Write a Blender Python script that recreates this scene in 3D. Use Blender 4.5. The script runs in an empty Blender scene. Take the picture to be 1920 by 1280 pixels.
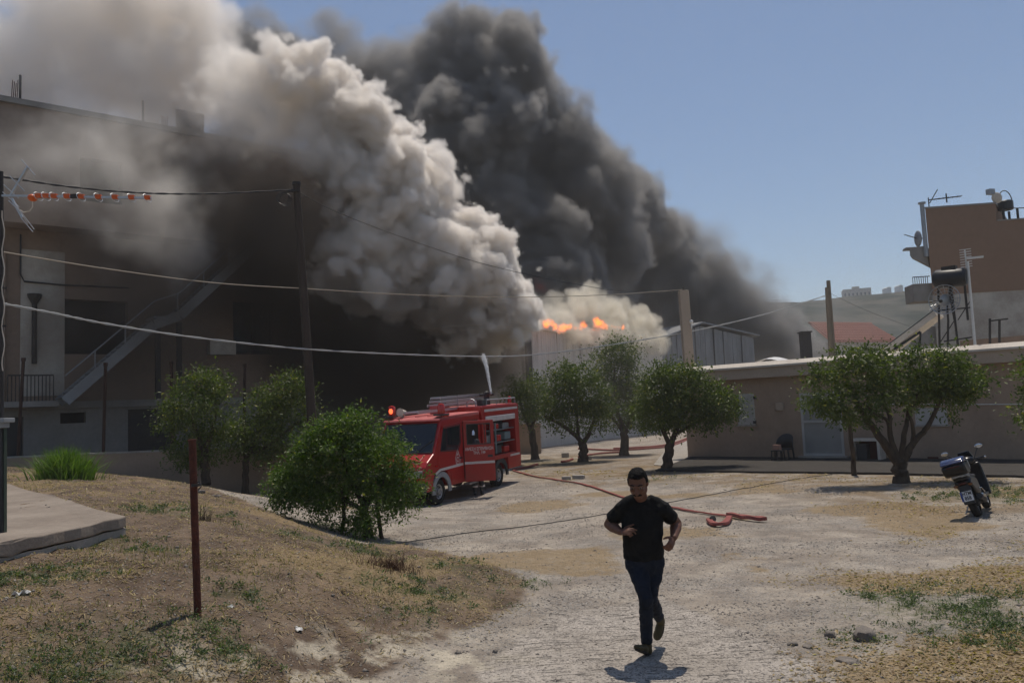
import bpy, bmesh, math, random
import numpy as np
from mathutils import Vector, Matrix, Euler, noise as mnoise
SC = bpy.context.scene
COL = SC.collection
R = math.radians
rng = np.random.default_rng(7)
random.seed(7)

# ---------------------------------------------------------------- camera
FPX = 1500.0
CAM = Vector((0, 0, 2.3))
PITCH, ROLL = R(4.88), R(2.5)
_f = Vector((0, math.cos(PITCH), math.sin(PITCH)))
_r0 = Vector((1, 0, 0)); _u0 = _r0.cross(_f)
_r = _r0 * math.cos(ROLL) - _u0 * math.sin(ROLL)
_u = _r0 * math.sin(ROLL) + _u0 * math.cos(ROLL)
cam = bpy.data.cameras.new('camera'); co = bpy.data.objects.new('camera', cam); COL.objects.link(co)
cam.sensor_width = 36; cam.lens = FPX / 1920 * 36
cam.clip_start = 0.05; cam.clip_end = 6000
co.matrix_world = Matrix(((_r.x, _u.x, -_f.x, CAM.x), (_r.y, _u.y, -_f.y, CAM.y), (_r.z, _u.z, -_f.z, CAM.z), (0, 0, 0, 1)))
SC.camera = co

# ---------------------------------------------------------------- world, sun, exposure
SUN_EL, SUN_AZ = 70.5, 15.0          # the sun stands behind the scene, a little to the right
W = bpy.data.worlds.new('World'); SC.world = W; W.use_nodes = True
wn = W.node_tree; wn.nodes.clear()
sky = wn.nodes.new('ShaderNodeTexSky'); sky.sky_type = 'NISHITA'; sky.sun_disc = False
sky.sun_elevation = R(SUN_EL); sky.sun_rotation = R(SUN_AZ)
sky.air_density = 1.0; sky.dust_density = 0.4; sky.ozone_density = 3.0; sky.altitude = 0
bg = wn.nodes.new('ShaderNodeBackground'); bg.inputs['Strength'].default_value = 0.114
wo = wn.nodes.new('ShaderNodeOutputWorld')
wn.links.new(sky.outputs[0], bg.inputs[0]); wn.links.new(bg.outputs[0], wo.inputs[0])
sl = bpy.data.lights.new('sun', 'SUN'); so = bpy.data.objects.new('sun', sl); COL.objects.link(so)
sl.energy = 4.5; sl.angle = R(0.5); sl.color = (1, 0.915, 0.80)
_sd = Vector((math.sin(R(SUN_AZ)) * math.cos(R(SUN_EL)), math.cos(R(SUN_AZ)) * math.cos(R(SUN_EL)), math.sin(R(SUN_EL))))
so.rotation_euler = _sd.to_track_quat('Z', 'Y').to_euler(); so.location = (20, 60, 60)
SC.view_settings.view_transform = 'Standard'; SC.view_settings.look = 'None'
SC.view_settings.exposure = -0.38; SC.view_settings.gamma = 1; SC.view_settings.use_curve_mapping = False
cy = SC.cycles
cy.use_denoising = True; cy.use_adaptive_sampling = True; cy.adaptive_threshold = 0.025; cy.adaptive_min_samples = 16
cy.max_bounces = 12; cy.diffuse_bounces = 3; cy.glossy_bounces = 3; cy.transmission_bounces = 4
cy.volume_bounces = 11; cy.transparent_max_bounces = 12
cy.volume_step_rate = 1.5; cy.volume_max_steps = 512
cy.sample_clamp_indirect = 6

# ---------------------------------------------------------------- helpers
def ray(u, v):
    return _r * ((u - 960) / FPX) + _u * ((640 - v) / FPX) + _f
def P(u, v, Y):
    d = ray(u, v); return CAM + d * (Y / d.y)
def lin(c):
    return tuple(((x / 255) / 12.92 if x / 255 < .04045 else ((x / 255 + .055) / 1.055) ** 2.4) for x in c) + (1,)

class NT:
    """small helper for building node trees"""
    def __init__(s, tree): s.t = tree
    def n(s, typ, **kw):
        nd = s.t.nodes.new(typ)
        for k, v in kw.items(): setattr(nd, k, v)
        return nd
    def link(s, a, b): s.t.links.new(a, b)
    def put(s, sock, v):
        if hasattr(v, 'is_linked') or hasattr(v, 'is_output'): s.t.links.new(v, sock)
        else: sock.default_value = v
    def m(s, op, a, b=0.0, c=None, clamp=False):
        nd = s.t.nodes.new('ShaderNodeMath'); nd.operation = op; nd.use_clamp = clamp
        s.put(nd.inputs[0], a); s.put(nd.inputs[1], b)
        if c is not None: s.put(nd.inputs[2], c)
        return nd.outputs[0]
    def vm(s, op, a, b=(0, 0, 0), scale=None):
        nd = s.t.nodes.new('ShaderNodeVectorMath'); nd.operation = op
        s.put(nd.inputs[0], a)
        if scale is not None: s.put(nd.inputs['Scale'], scale)
        else: s.put(nd.inputs[1], b)
        return nd.outputs[0]

def mat(name, color, rough=0.8, spec=0.3, metal=0.0, noise=None, bump=None, color2=None, emit=None, stretch=(1, 1, 1), fine=None):
    """principled material; noise=(scale, amount) mixes color and color2, bump=(scale, strength), fine=(scale, amount) a second finer grain"""
    m = bpy.data.materials.new(name); m.use_nodes = True
    t = NT(m.node_tree); b = m.node_tree.nodes['Principled BSDF']
    b.inputs['Roughness'].default_value = rough; b.inputs['Specular IOR Level'].default_value = spec; b.inputs['Metallic'].default_value = metal
    c1 = tuple(color[:3]) + (1,); b.inputs['Base Color'].default_value = c1
    tc = t.n('ShaderNodeTexCoord'); mp = t.n('ShaderNodeMapping'); mp.inputs['Scale'].default_value = stretch
    t.link(tc.outputs['Object'], mp.inputs['Vector'])
    if noise:
        nz = t.n('ShaderNodeTexNoise'); nz.inputs['Scale'].default_value = noise[0]; nz.inputs['Detail'].default_value = 6; nz.inputs['Roughness'].default_value = .62
        t.link(mp.outputs[0], nz.inputs['Vector'])
        rp = t.n('ShaderNodeValToRGB'); rp.color_ramp.elements[0].position = .36; rp.color_ramp.elements[1].position = .66
        c2 = tuple((color2 or [x * .6 for x in color[:3]])[:3]) + (1,)
        rp.color_ramp.elements[0].color = c2; rp.color_ramp.elements[1].color = c1
        mx = t.n('ShaderNodeMix', data_type='RGBA'); mx.inputs['Factor'].default_value = noise[1]
        t.link(nz.outputs[0], rp.inputs[0]); mx.inputs[6].default_value = c1; t.link(rp.outputs[0], mx.inputs[7])
        out = mx.outputs[2]
        if fine:
            n2 = t.n('ShaderNodeTexNoise'); n2.inputs['Scale'].default_value = fine[0]; n2.inputs['Detail'].default_value = 3
            t.link(mp.outputs[0], n2.inputs['Vector'])
            v = t.m('MULTIPLY_ADD', n2.outputs[0], 2 * fine[1], 1 - fine[1])
            vs = t.vm('SCALE', out, scale=v); out = vs
        t.link(out, b.inputs['Base Color'])
    if bump:
        nb = t.n('ShaderNodeTexNoise'); nb.inputs['Scale'].default_value = bump[0]; nb.inputs['Detail'].default_value = 5
        t.link(mp.outputs[0], nb.inputs['Vector'])
        bp = t.n('ShaderNodeBump'); bp.inputs['Strength'].default_value = bump[1]; bp.inputs['Distance'].default_value = .02
        t.link(nb.outputs[0], bp.inputs['Height']); t.link(bp.outputs[0], b.inputs['Normal'])
    if emit:
        b.inputs['Emission Color'].default_value = tuple(emit[0]) + (1,); b.inputs['Emission Strength'].default_value = emit[1]
    return m

class MB:
    """collects shapes into one mesh"""
    def __init__(s): s.v = []; s.f = []
    def add(s, vs, fs):
        o = len(s.v); s.v += [tuple(x) for x in vs]; s.f += [tuple(i + o for i in f) for f in fs]; return s
    def box(s, c, size, rz=0, M=None, taper=1.0):
        x, y, z = [a / 2 for a in size]; rot = Matrix.Rotation(rz, 3, 'Z') if M is None else M
        vs = [rot @ Vector((sx * x * (taper if sz > 0 else 1), sy * y * (taper if sz > 0 else 1), sz * z)) + Vector(c) for sz in (-1, 1) for sy in (-1, 1) for sx in (-1, 1)]
        return s.add(vs, [(0, 2, 3, 1), (4, 5, 7, 6), (0, 1, 5, 4), (2, 6, 7, 3), (0, 4, 6, 2), (1, 3, 7, 5)])
    def bar(s, a, b, w, h, up=(0, 0, 1)):
        a = Vector(a); b = Vector(b); d = (b - a).normalized(); up = Vector(up)
        if abs(d.dot(up)) > .98: up = Vector((0, 1, 0))
        x = d.cross(up).normalized(); z = x.cross(d)
        vs = [p + x * (i * w / 2) + z * (j * h / 2) for p in (a, b) for j in (-1, 1) for i in (-1, 1)]
        return s.add(vs, [(0, 1, 3, 2), (4, 6, 7, 5), (0, 4, 5, 1), (2, 3, 7, 6), (0, 2, 6, 4), (1, 5, 7, 3)])
    def tube(s, pts, rad, n=8, cap=True, flat=1.0):
        pts = [Vector(p) for p in pts]
        if not hasattr(rad, '__len__'): rad = [rad] * len(pts)
        rings = []; prev = None
        for i, p in enumerate(pts):
            d = (pts[min(i + 1, len(pts) - 1)] - pts[max(i - 1, 0)])
            d = d.normalized() if d.length > 1e-9 else Vector((0, 0, 1))
            if prev is None:
                up = Vector((0, 0, 1)) if abs(d.z) < .95 else Vector((1, 0, 0))
                x = d.cross(up).normalized()
            else:
                x = (prev - d * prev.dot(d))
                x = x.normalized() if x.length > 1e-6 else d.orthogonal().normalized()
            prev = x; y = d.cross(x)
            rings.append([p + (x * math.cos(2 * math.pi * k / n) + y * math.sin(2 * math.pi * k / n) * flat) * rad[i] for k in range(n)])
        vs = [q for r in rings for q in r]; fs = []
        for i in range(len(pts) - 1):
            for k in range(n):
                fs.append((i * n + k, i * n + (k + 1) % n, (i + 1) * n + (k + 1) % n, (i + 1) * n + k))
        if cap: fs += [tuple(range(n - 1, -1, -1)), tuple((len(pts) - 1) * n + k for k in range(n))]
        return s.add(vs, fs)
    def lathe(s, c, prof, n=20, axis='Z', cap=True):
        c = Vector(c); vs = []; fs = []
        for r, h in prof:
            for k in range(n):
                a = 2 * math.pi * k / n; q = (r * math.cos(a), r * math.sin(a), h)
                q = {'Z': q, 'X': (q[2], q[0], q[1]), 'Y': (q[1], q[2], q[0])}[axis]
                vs.append(c + Vector(q))
        for i in range(len(prof) - 1):
            for k in range(n): fs.append((i * n + k, i * n + (k + 1) % n, (i + 1) * n + (k + 1) % n, (i + 1) * n + k))
        if cap: fs += [tuple(range(n - 1, -1, -1)), tuple((len(prof) - 1) * n + k for k in range(n))]
        return s.add(vs, fs)
    def prism(s, poly, a, b):
        """polygon given as points, extruded from offset a to b (vectors)"""
        n = len(poly); a = Vector(a); b = Vector(b)
        vs = [Vector(p) + a for p in poly] + [Vector(p) + b for p in poly]
        return s.add(vs, [tuple(range(n - 1, -1, -1)), tuple(range(n, 2 * n))] + [(i, (i + 1) % n, n + (i + 1) % n, n + i) for i in range(n)])
    def ball(s, c, r, n=10, m=7, M=None):
        c = Vector(c); r = Vector(r) if hasattr(r, '__len__') else Vector((r, r, r)); vs = []; fs = []
        for i in range(m + 1):
            th = math.pi * i / m
            for k in range(n):
                a = 2 * math.pi * k / n; q = Vector((r.x * math.sin(th) * math.cos(a), r.y * math.sin(th) * math.sin(a), r.z * math.cos(th)))
                vs.append((M @ q if M else q) + c)
        for i in range(m):
            for k in range(n): fs.append((i * n + k, (i + 1) * n + k, (i + 1) * n + (k + 1) % n, i * n + (k + 1) % n))
        return s.add(vs, fs)
    def mesh(s, name):
        me = bpy.data.meshes.new(name); me.from_pydata(s.v, [], s.f); me.validate()
        bm = bmesh.new(); bm.from_mesh(me); bmesh.ops.remove_doubles(bm, verts=bm.verts, dist=1e-5); bmesh.ops.recalc_face_normals(bm, faces=bm.faces); bm.to_mesh(me); bm.free()
        return me
    def build(s, name, material, parent=None, smooth=False, bevel=0, loc=None):
        me = s.mesh(name); return link(name, me, material, parent, smooth, bevel, loc)

def link(name, me, material, parent=None, smooth=False, bevel=0, loc=None):
    if material and not me.materials: me.materials.append(material)
    if smooth:
        for p in me.polygons: p.use_smooth = True
        try: me.set_sharp_from_angle(angle=R(40))
        except Exception: pass
    o = bpy.data.objects.new(name, me); COL.objects.link(o)
    if parent: o.parent = parent
    if loc is not None: o.location = loc
    if bevel:
        b = o.modifiers.new('bevel', 'BEVEL'); b.width = bevel; b.segments = 2; b.limit_method = 'ANGLE'; b.angle_limit = R(40)
    return o
def tag(o, label=None, cat=None, group=None, kind=None):
    if label: o['label'] = label
    if cat: o['category'] = cat
    if group: o['group'] = group
    if kind: o['kind'] = kind
    return o
def thing(name, label, cat, loc=(0, 0, 0), rz=0, group=None):
    o = bpy.data.objects.new(name, None); COL.objects.link(o); o.empty_display_size = .2
    o.location = loc; o.rotation_euler = (0, 0, rz)
    return tag(o, label, cat, group)
def struct(o): o['kind'] = 'structure'; return o
def stuff(o, label=None): 
    o['kind'] = 'stuff'
    if label: o['label'] = label
    return o
def copy_tree(o, parent=None):
    c = o.copy(); COL.objects.link(c)
    if parent: c.parent = parent
    for ch in list(o.children): copy_tree(ch, c)
    return c
def npmesh(name, V, F, material, smooth=False):
    """fast mesh from numpy arrays; F is (n,3) or (n,4)"""
    me = bpy.data.meshes.new(name); k = F.shape[1]
    me.vertices.add(len(V)); me.vertices.foreach_set('co', np.ascontiguousarray(V, np.float32).ravel())
    me.loops.add(F.size); me.loops.foreach_set('vertex_index', np.ascontiguousarray(F, np.int32).ravel())
    me.polygons.add(len(F)); me.polygons.foreach_set('loop_start', np.arange(0, F.size, k, dtype=np.int32))
    me.update(calc_edges=True)
    if smooth: me.polygons.foreach_set('use_smooth', np.ones(len(F), bool))
    if material: me.materials.append(material)
    return me
# ---------------------------------------------------------------- terrain
def _plane_hit(u, v, z):
    d = ray(u, v); k = (z - CAM.z) / d.z; p = CAM + d * k; return p.x, p.y
_gp = [(960, 1280, 0), (1400, 1280, 0), (1900, 1280, .05), (1205, 1225, 0), (1700, 1150, 0), (1200, 1000, -.12), (1000, 1000, -.2), (1500, 1000, -.12), (1850, 980, -.15), (1900, 1100, 0),
       (826, 945, -.5), (940, 908, -.36), (1093, 865, -.38), (1170, 850, -.4), (1255, 880, -.33), (1690, 905, -.25), (1420, 900, -.3), (1000, 930, -.4), (1290, 858, -.3), (1900, 880, -.28), (690, 1012, -.12), (460, 925, -.25), (1006, 837, -.4), (1600, 890, -.27),
       (372, 1150, .7), (0, 1280, .75), (300, 1280, .48), (560, 1280, .15), (700, 1280, .02), (760, 1150, .17), (900, 1150, .02), (1000, 1095, -.04), (900, 1060, .06), (770, 1035, .0), (600, 1100, .52), (650, 1040, .36), (520, 1000, .72), (480, 958, .62), (400, 940, .8), (230, 985, 1.0), (0, 1035, 1.02), (230, 960, 1.04), (20, 900, 1.08), (120, 885, 1.06), (250, 895, .98), (330, 920, .86), (20, 876, 1.02), (180, 1100, .85)]
_cp = [_plane_hit(u, v, z) + (z,) for u, v, z in _gp] + [(0, 0, .35), (-3, 2, .75), (3, 2, .1), (-6, 4, .85), (9, 6, .1), (20, 20, -.2), (20, 36, -.3), (-14, 33, .3), (-24, 30, .9), (-14, 50, -.2), (8, 60, -.4), (30, 60, -.4), (-60, 40, .6), (60, 60, -.3), (0, 120, -.5), (120, 150, -.5), (-120, 150, -.5)]
_cp = np.array(_cp)
def _tw(x, y):
    y = np.maximum(y, -3.0); return np.stack([np.asarray(x) / (y + 5) * 1.6, np.log(y + 5) * 1.6], -1)
def _tps(r2): return np.where(r2 > 1e-12, .5 * r2 * np.log(r2 + 1e-12), 0)
_cq = _tw(_cp[:, 0], _cp[:, 1])
_K = _tps(((_cq[:, None] - _cq[None]) ** 2).sum(-1)) + np.eye(len(_cq)) * .002
_Pm = np.c_[np.ones(len(_cq)), _cq]
_A = np.block([[_K, _Pm], [_Pm.T, np.zeros((3, 3))]])
_w = np.linalg.solve(_A, np.r_[_cp[:, 2], 0, 0, 0])
def zg(x, y):
    x = np.asarray(x, float); y = np.asarray(y, float); q = _tw(x, y)
    z = _w[-3] + q @ _w[-2:]
    for i in range(len(_cq)): z = z + _w[i] * _tps(((q - _cq[i]) ** 2).sum(-1))
    z = np.clip(z, -.6, 1.15)
    k = np.clip((y - 70) / 60, 0, 1); k = k * k * (3 - 2 * k)
    return z * (1 - k) + (-.5) * k
def G(u, v):
    z = 0.0
    for _ in range(40):
        x, y = _plane_hit(u, v, z)
        if y < 0: y = 200.0
        z = .5 * z + .5 * float(zg(x, y))
    return Vector((x, y, float(zg(x, y))))

_lat = {}
def vnoise(x, y, s, seed=0):
    """smooth value noise"""
    if seed not in _lat: _lat[seed] = np.random.default_rng(1000 + seed).random((256, 256))
    L = _lat[seed]; X = np.asarray(x) / s + 57.3 * seed; Y = np.asarray(y) / s + 31.7
    i = np.floor(X).astype(int); j = np.floor(Y).astype(int); fx = X - i; fy = Y - j
    fx = fx * fx * (3 - 2 * fx); fy = fy * fy * (3 - 2 * fy); i &= 255; j &= 255; i1 = (i + 1) & 255; j1 = (j + 1) & 255
    return (L[i, j] * (1 - fx) + L[i1, j] * fx) * (1 - fy) + (L[i, j1] * (1 - fx) + L[i1, j1] * fx) * fy
def fbm(x, y, s, seed=0, n=4):
    a = 0; t = 0; w = 1
    for k in range(n): a = a + w * vnoise(x, y, s / 2 ** k, seed + k); t += w; w *= .5
    return a / t
def sstep(a, b, x):
    t = np.clip((np.asarray(x) - a) / (b - a), 0, 1); return t * t * (3 - 2 * t)
def poly_in(x, y, poly, soft):
    """signed distance style mask: 1 inside a polygon, fading over `soft` metres"""
    x = np.asarray(x, float); y = np.asarray(y, float); ins = np.zeros(x.shape, bool); dm = np.full(x.shape, 1e9)
    for (x0, y0), (x1, y1) in zip(poly, poly[1:] + poly[:1]):
        c = ((y0 > y) != (y1 > y)) & (x < (x1 - x0) * (y - y0) / ((y1 - y0) if y1 != y0 else 1e-9) + x0); ins ^= c
        dx, dy = x1 - x0, y1 - y0; t = np.clip(((x - x0) * dx + (y - y0) * dy) / (dx * dx + dy * dy + 1e-9), 0, 1)
        dm = np.minimum(dm, np.hypot(x - x0 - t * dx, y - y0 - t * dy))
    return sstep(-soft, soft, np.where(ins, dm, -dm))
def gpoly(pts): return [tuple(G(u, v)[:2]) for u, v in pts]
MOUND = gpoly([(-200, 1500), (-300, 870), (60, 866), (300, 900), (420, 925), (500, 955), (640, 1008), (760, 1022), (880, 1045), (985, 1085), (985, 1125), (900, 1165), (780, 1215), (690, 1290), (600, 1600)])
RAMP = gpoly([(1040, 1150), (1240, 1120), (1420, 1190), (1640, 1290), (1700, 1500), (850, 1500), (900, 1250)])
LITTER = gpoly([(1480, 1090), (1640, 1010), (1800, 990), (2100, 1010), (2300, 1500), (1650, 1500), (1560, 1240), (1650, 1180), (1600, 1130)])
UNDER = gpoly([(960, 850), (1290, 850), (1480, 880), (1960, 895), (1960, 960), (1640, 968), (1480, 915), (1230, 905), (1100, 915), (960, 890)])
def m_mound(x, y): return poly_in(x, y, MOUND, .35)
def m_ramp(x, y): return poly_in(x, y, RAMP, .25)
def m_litter(x, y): return np.clip(poly_in(x, y, LITTER, .7) * sstep(.3, .6, fbm(x, y, 1.6, 3)) * 1.1, 0, 1)
def m_under(x, y): return poly_in(x, y, UNDER, 1.0)
# weed patches: (u, v, radius m, strength)
WEED = [(1770, 1140, .75, 1), (1690, 1125, .5, .8), (1860, 1175, .7, .9), (1740, 1100, .35, .7), (830, 1112, .5, 1), (770, 1145, .3, .8), (850, 1060, .5, .8), (900, 1080, .4, .6), (680, 1030, .5, .7), (100, 1085, .35, .9), (30, 1100, .3, .8), (150, 1225, .45, 1), (240, 1235, .4, 1), (440, 1230, .22, .9), (90, 1260, .4, .8), (320, 960, .6, .6), (280, 1030, .3, .5), (560, 1005, .5, .7), (620, 985, .4, .8), (960, 1085, .4, .6), (985, 868, 2.2, .7), (1880, 925, 1.6, .8), (1600, 1195, .3, .5), (200, 1010, .3, .7), (110, 1010, .3, .6), (700, 1095, .4, .5), (450, 1110, .3, .5), (400, 1180, .3, .5), (1250, 900, .8, .4), (1930, 1180, .7, .8)]
WEEDG = [(G(u, v), r, s) for u, v, r, s in WEED]
def m_weed(x, y):
    a = np.zeros(np.shape(x))
    for p, r, s in WEEDG: a = np.maximum(a, s * np.exp(-((x - p.x) ** 2 + (y - p.y) ** 2) / (r * r)))
    return a
def relief(x, y):
    m = m_mound(x, y)
    r = (fbm(x, y, .9, 11) - .5) * (.05 + .09 * m) + (fbm(x, y, .26, 17, 3) - .5) * (.014 + .075 * m)
    return r * np.clip(1.6 - np.asarray(y) / 40, .1, 1)
def ztop(x, y): return zg(x, y) + relief(x, y)

_ys = np.concatenate([[-40, -20, -8, -3], np.geomspace(1.5, 60, 420), np.geomspace(66, 1200, 40)])
_ts = np.sinh(np.linspace(-2.2, 2.2, 340)) / np.sinh(2.2) * 3.0
_Y = np.repeat(_ys[:, None], len(_ts), 1); _X = _ts[None] * (np.maximum(_ys, 0)[:, None] * .62 + 5)
_Zt = ztop(_X, _Y)
_V = np.stack([_X, _Y, _Zt], -1).reshape(-1, 3)
_i = np.arange((len(_ys) - 1) * len(_ts)).reshape(len(_ys) - 1, -1)[:, :-1].ravel()
_F = np.stack([_i, _i + 1, _i + 1 + len(_ts), _i + len(_ts)], 1)
def ground_material():
    m = bpy.data.materials.new('ground'); m.use_nodes = True; t = NT(m.node_tree); b = m.node_tree.nodes['Principled BSDF']
    b.inputs['Roughness'].default_value = .95; b.inputs['Specular IOR Level'].default_value = .12
    pos = t.n('ShaderNodeTexCoord').outputs['Object']
    def nz(scale, det=6, ro=.6, vec=pos):
        n = t.n('ShaderNodeTexNoise'); n.inputs['Scale'].default_value = scale; n.inputs['Detail'].default_value = det; n.inputs['Roughness'].default_value = ro
        t.link(vec, n.inputs['Vector']); return n.outputs[0]
    def ramp(f, a, c):
        r = t.n('ShaderNodeMapRange', interpolation_type='SMOOTHSTEP'); t.link(f, r.inputs[0]); r.inputs[1].default_value = a; r.inputs[2].default_value = c; return r.outputs[0]
    def mix(f, a, c):
        n = t.n('ShaderNodeMix', data_type='RGBA'); t.put(n.inputs[0], f); t.put(n.inputs[6], a if not isinstance(a, tuple) else a + (1,)); t.put(n.inputs[7], c if not isinstance(c, tuple) else c + (1,)); return n.outputs[2]
    def att(n):
        a = t.n('ShaderNodeAttribute'); a.attribute_name = n; return a.outputs['Fac']
    grav = mix(ramp(nz(1.1), .35, .65), (.235, .198, .162), (.38, .328, .268))
    grav = mix(t.m('MULTIPLY', ramp(nz(.45, 4), .5, .7), .7), grav, (.43, .37, .30))
    vo = t.n('ShaderNodeTexVoronoi'); vo.inputs['Scale'].default_value = 26; t.link(pos, vo.inputs['Vector'])
    pe = t.n('ShaderNodeSeparateColor'); t.link(vo.outputs['Color'], pe.inputs[0])
    stone = t.m('MULTIPLY', ramp(vo.outputs['Distance'], .45, .25), ramp(pe.outputs[0], .55, .62))
    grav = mix(t.m('MULTIPLY', stone, .8), grav, mix(pe.outputs[1], (.10, .095, .09), (.42, .40, .37)))
    vo2 = t.n('ShaderNodeTexVoronoi'); vo2.inputs['Scale'].default_value = 60; t.link(pos, vo2.inputs['Vector'])
    pe2 = t.n('ShaderNodeSeparateColor'); t.link(vo2.outputs['Color'], pe2.inputs[0])
    grav = mix(t.m('MULTIPLY', t.m('MULTIPLY', ramp(pe2.outputs[0], .45, .5), .65), ramp(nz(.8, 4), .4, .6)), grav, mix(pe2.outputs[1], (.09, .085, .08), (.38, .36, .33)))
    # dusty concrete ramp with cross grooves
    mp = t.n('ShaderNodeMapping'); mp.inputs['Rotation'].default_value = (0, 0, R(-8)); mp.inputs['Scale'].default_value = (1.2, 9, 1); t.link(pos, mp.inputs['Vector'])
    gr = ramp(nz(2.6, 5, .7, mp.outputs[0]), .56, .66)
    conc = mix(ramp(nz(1.3), .3, .7), (.34, .30, .255), (.46, .41, .355))
    conc = mix(t.m('MULTIPLY', gr, .5), conc, (.20, .18, .155))
    conc = mix(t.m('MULTIPLY', ramp(pe2.outputs[0], .80, .84), .7), conc, (.10, .09, .085))
    rmask = ramp(t.m('ADD', att('ramp'), t.m('MULTIPLY_ADD', nz(2.2), .9, -.45)), .35, .65)
    col = mix(rmask, grav, conc)
    # mound soil
    soil = mix(ramp(nz(2.0), .35, .65), (.105, .075, .055), (.185, .135, .095))
    soil = mix(t.m('MULTIPLY', ramp(nz(.7, 5), .52, .68), .8), soil, (.27, .195, .12))
    soil = mix(t.m('MULTIPLY', ramp(nz(14, 4), .55, .68), .6), soil, (.085, .062, .045))
    soil = mix(t.m('MULTIPLY', stone, .5), soil, (.30, .27, .23))
    mmask = ramp(t.m('ADD', att('mound'), t.m('MULTIPLY_ADD', nz(3.0), .8, -.4)), .3, .7)
    col = mix(mmask, col, soil)
    # pale dry clay showing at the foot of the mound
    col = mix(t.m('MULTIPLY', att('clay'), ramp(nz(3.2), .42, .62)), col, (.50, .44, .34))
    # straw coloured litter
    st = mix(nz(30, 6, .7), (.15, .105, .06), (.37, .275, .155))
    smask = ramp(t.m('ADD', att('litter'), t.m('MULTIPLY_ADD', nz(5.0, 8, .72), 1.5, -.75)), .35, .75)
    col = mix(t.m('MULTIPLY', smask, .82), col, st)
    umask = t.m('MULTIPLY', att('under'), ramp(nz(1.3, 6), .35, .62))
    col = mix(t.m('MULTIPLY', umask, .8), col, mix(nz(9), (.12, .08, .05), (.30, .22, .125)))
    wmask = t.m('MULTIPLY', att('weed'), ramp(nz(7, 5), .4, .6))
    col = mix(t.m('MULTIPLY', wmask, .8), col, (.085, .10, .045))
    fine = t.m('MULTIPLY_ADD', nz(48, 7, .75), 1.5, .25)
    col = t.vm('SCALE', col, scale=fine)
    mid = t.m('MULTIPLY_ADD', nz(5.5, 5, .65), .7, .65)
    col = t.vm('SCALE', col, scale=mid)
    t.link(col, b.inputs['Base Color'])
    h = t.m('ADD', t.m('MULTIPLY', nz(18, 6, .7), .6), t.m('MULTIPLY', stone, .35))
    h = t.m('SUBTRACT', h, t.m('MULTIPLY', t.m('MULTIPLY', gr, rmask), .5))
    bp = t.n('ShaderNodeBump'); bp.inputs['Strength'].default_value = .9; bp.inputs['Distance'].default_value = .05
    t.link(h, bp.inputs['Height']); t.link(bp.outputs[0], b.inputs['Normal'])
    return m
M_ground = ground_material()
gme = npmesh('ground', _V, _F, M_ground, True)
_x, _y = _V[:, 0], _V[:, 1]
CLAY = [(G(u, v), r) for u, v, r in [(700, 1225, .5), (800, 1215, .5), (860, 1240, .5), (330, 1250, .35), (520, 1275, .5), (640, 1250, .5), (580, 1225, .3)]]
_clay = np.zeros(len(_x))
for p, r in CLAY: _clay = np.maximum(_clay, np.exp(-((_x - p.x) ** 2 + (_y - p.y) ** 2) / r ** 2))
for nm, val in (('mound', m_mound(_x, _y)), ('ramp', m_ramp(_x, _y)), ('litter', np.maximum(m_litter(_x, _y), .75 * sstep(.50, .70, fbm(_x, _y, 2.4, 23)) * (1 - m_ramp(_x, _y)) * sstep(7, 10, _y) * (_y < 40))), ('under', m_under(_x, _y)), ('weed', m_weed(_x, _y)), ('clay', _clay)):
    gme.attributes.new(nm, 'FLOAT', 'POINT').data.foreach_set('value', np.asarray(val, np.float32))
ground = struct(link('ground', gme, None)); ground['label'] = 'gravel yard with a dry soil mound on the left'

# far hills behind the town
def hills():
    m = bpy.data.materials.new('hillside'); m.use_nodes = True; t = NT(m.node_tree); b = m.node_tree.nodes['Principled BSDF']
    b.inputs['Roughness'].default_value = 1; b.inputs['Specular IOR Level'].default_value = 0
    tc = t.n('ShaderNodeTexCoord').outputs['Object']
    n = t.n('ShaderNodeTexNoise'); n.inputs['Scale'].default_value = .03; n.inputs['Detail'].default_value = 8; n.inputs['Roughness'].default_value = .7; t.link(tc, n.inputs['Vector'])
    r = t.n('ShaderNodeValToRGB'); r.color_ramp.elements[0].position = .42; r.color_ramp.elements[1].position = .6
    r.color_ramp.elements[0].color = (.018, .028, .020, 1); r.color_ramp.elements[1].color = (.085, .080, .062, 1)
    t.link(n.outputs[0], r.inputs[0]); t.link(r.outputs[0], b.inputs['Base Color'])
    for nm, y0, dep, base, amp, s, seed, lab in (('hill', 520, 300, 62.5, 14, 220, 41, 'hazy scrub covered hill behind the town'), ('mountain', 1350, 300, 165, 60, 700, 47, 'faint blue mountain ridge on the horizon')):
        xs = np.linspace(-1.2 * y0, 1.6 * y0, 320); k = np.linspace(0, 1, 26)
        X = np.repeat(xs[None], 26, 0); Yy = y0 + dep * (k[:, None] - .5) * 2 + 0 * X
        top = base + amp * (fbm(xs, xs * 0, s, seed, 3) - .5) * 2
        if nm == 'hill':
            top = top * (1 + .13 * sstep(250, 420, xs) - .0 * xs); 
        prof = np.sin(np.clip(k, 0, 1) * math.pi) ** .8
        Zz = top[None] * prof[:, None] + (fbm(X, Yy, 26, seed + 5, 4) - .5) * (9 if nm == 'hill' else 20) * prof[:, None] - 1.0
        V = np.stack([X, Yy, Zz], -1).reshape(-1, 3); i = np.arange(25 * 320).reshape(25, -1)[:, :-1].ravel()
        F = np.stack([i, i + 1, i + 321, i + 320], 1)
        o = struct(link(nm, npmesh(nm, V, F, m, True), None)); o['label'] = lab
hills()
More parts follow.
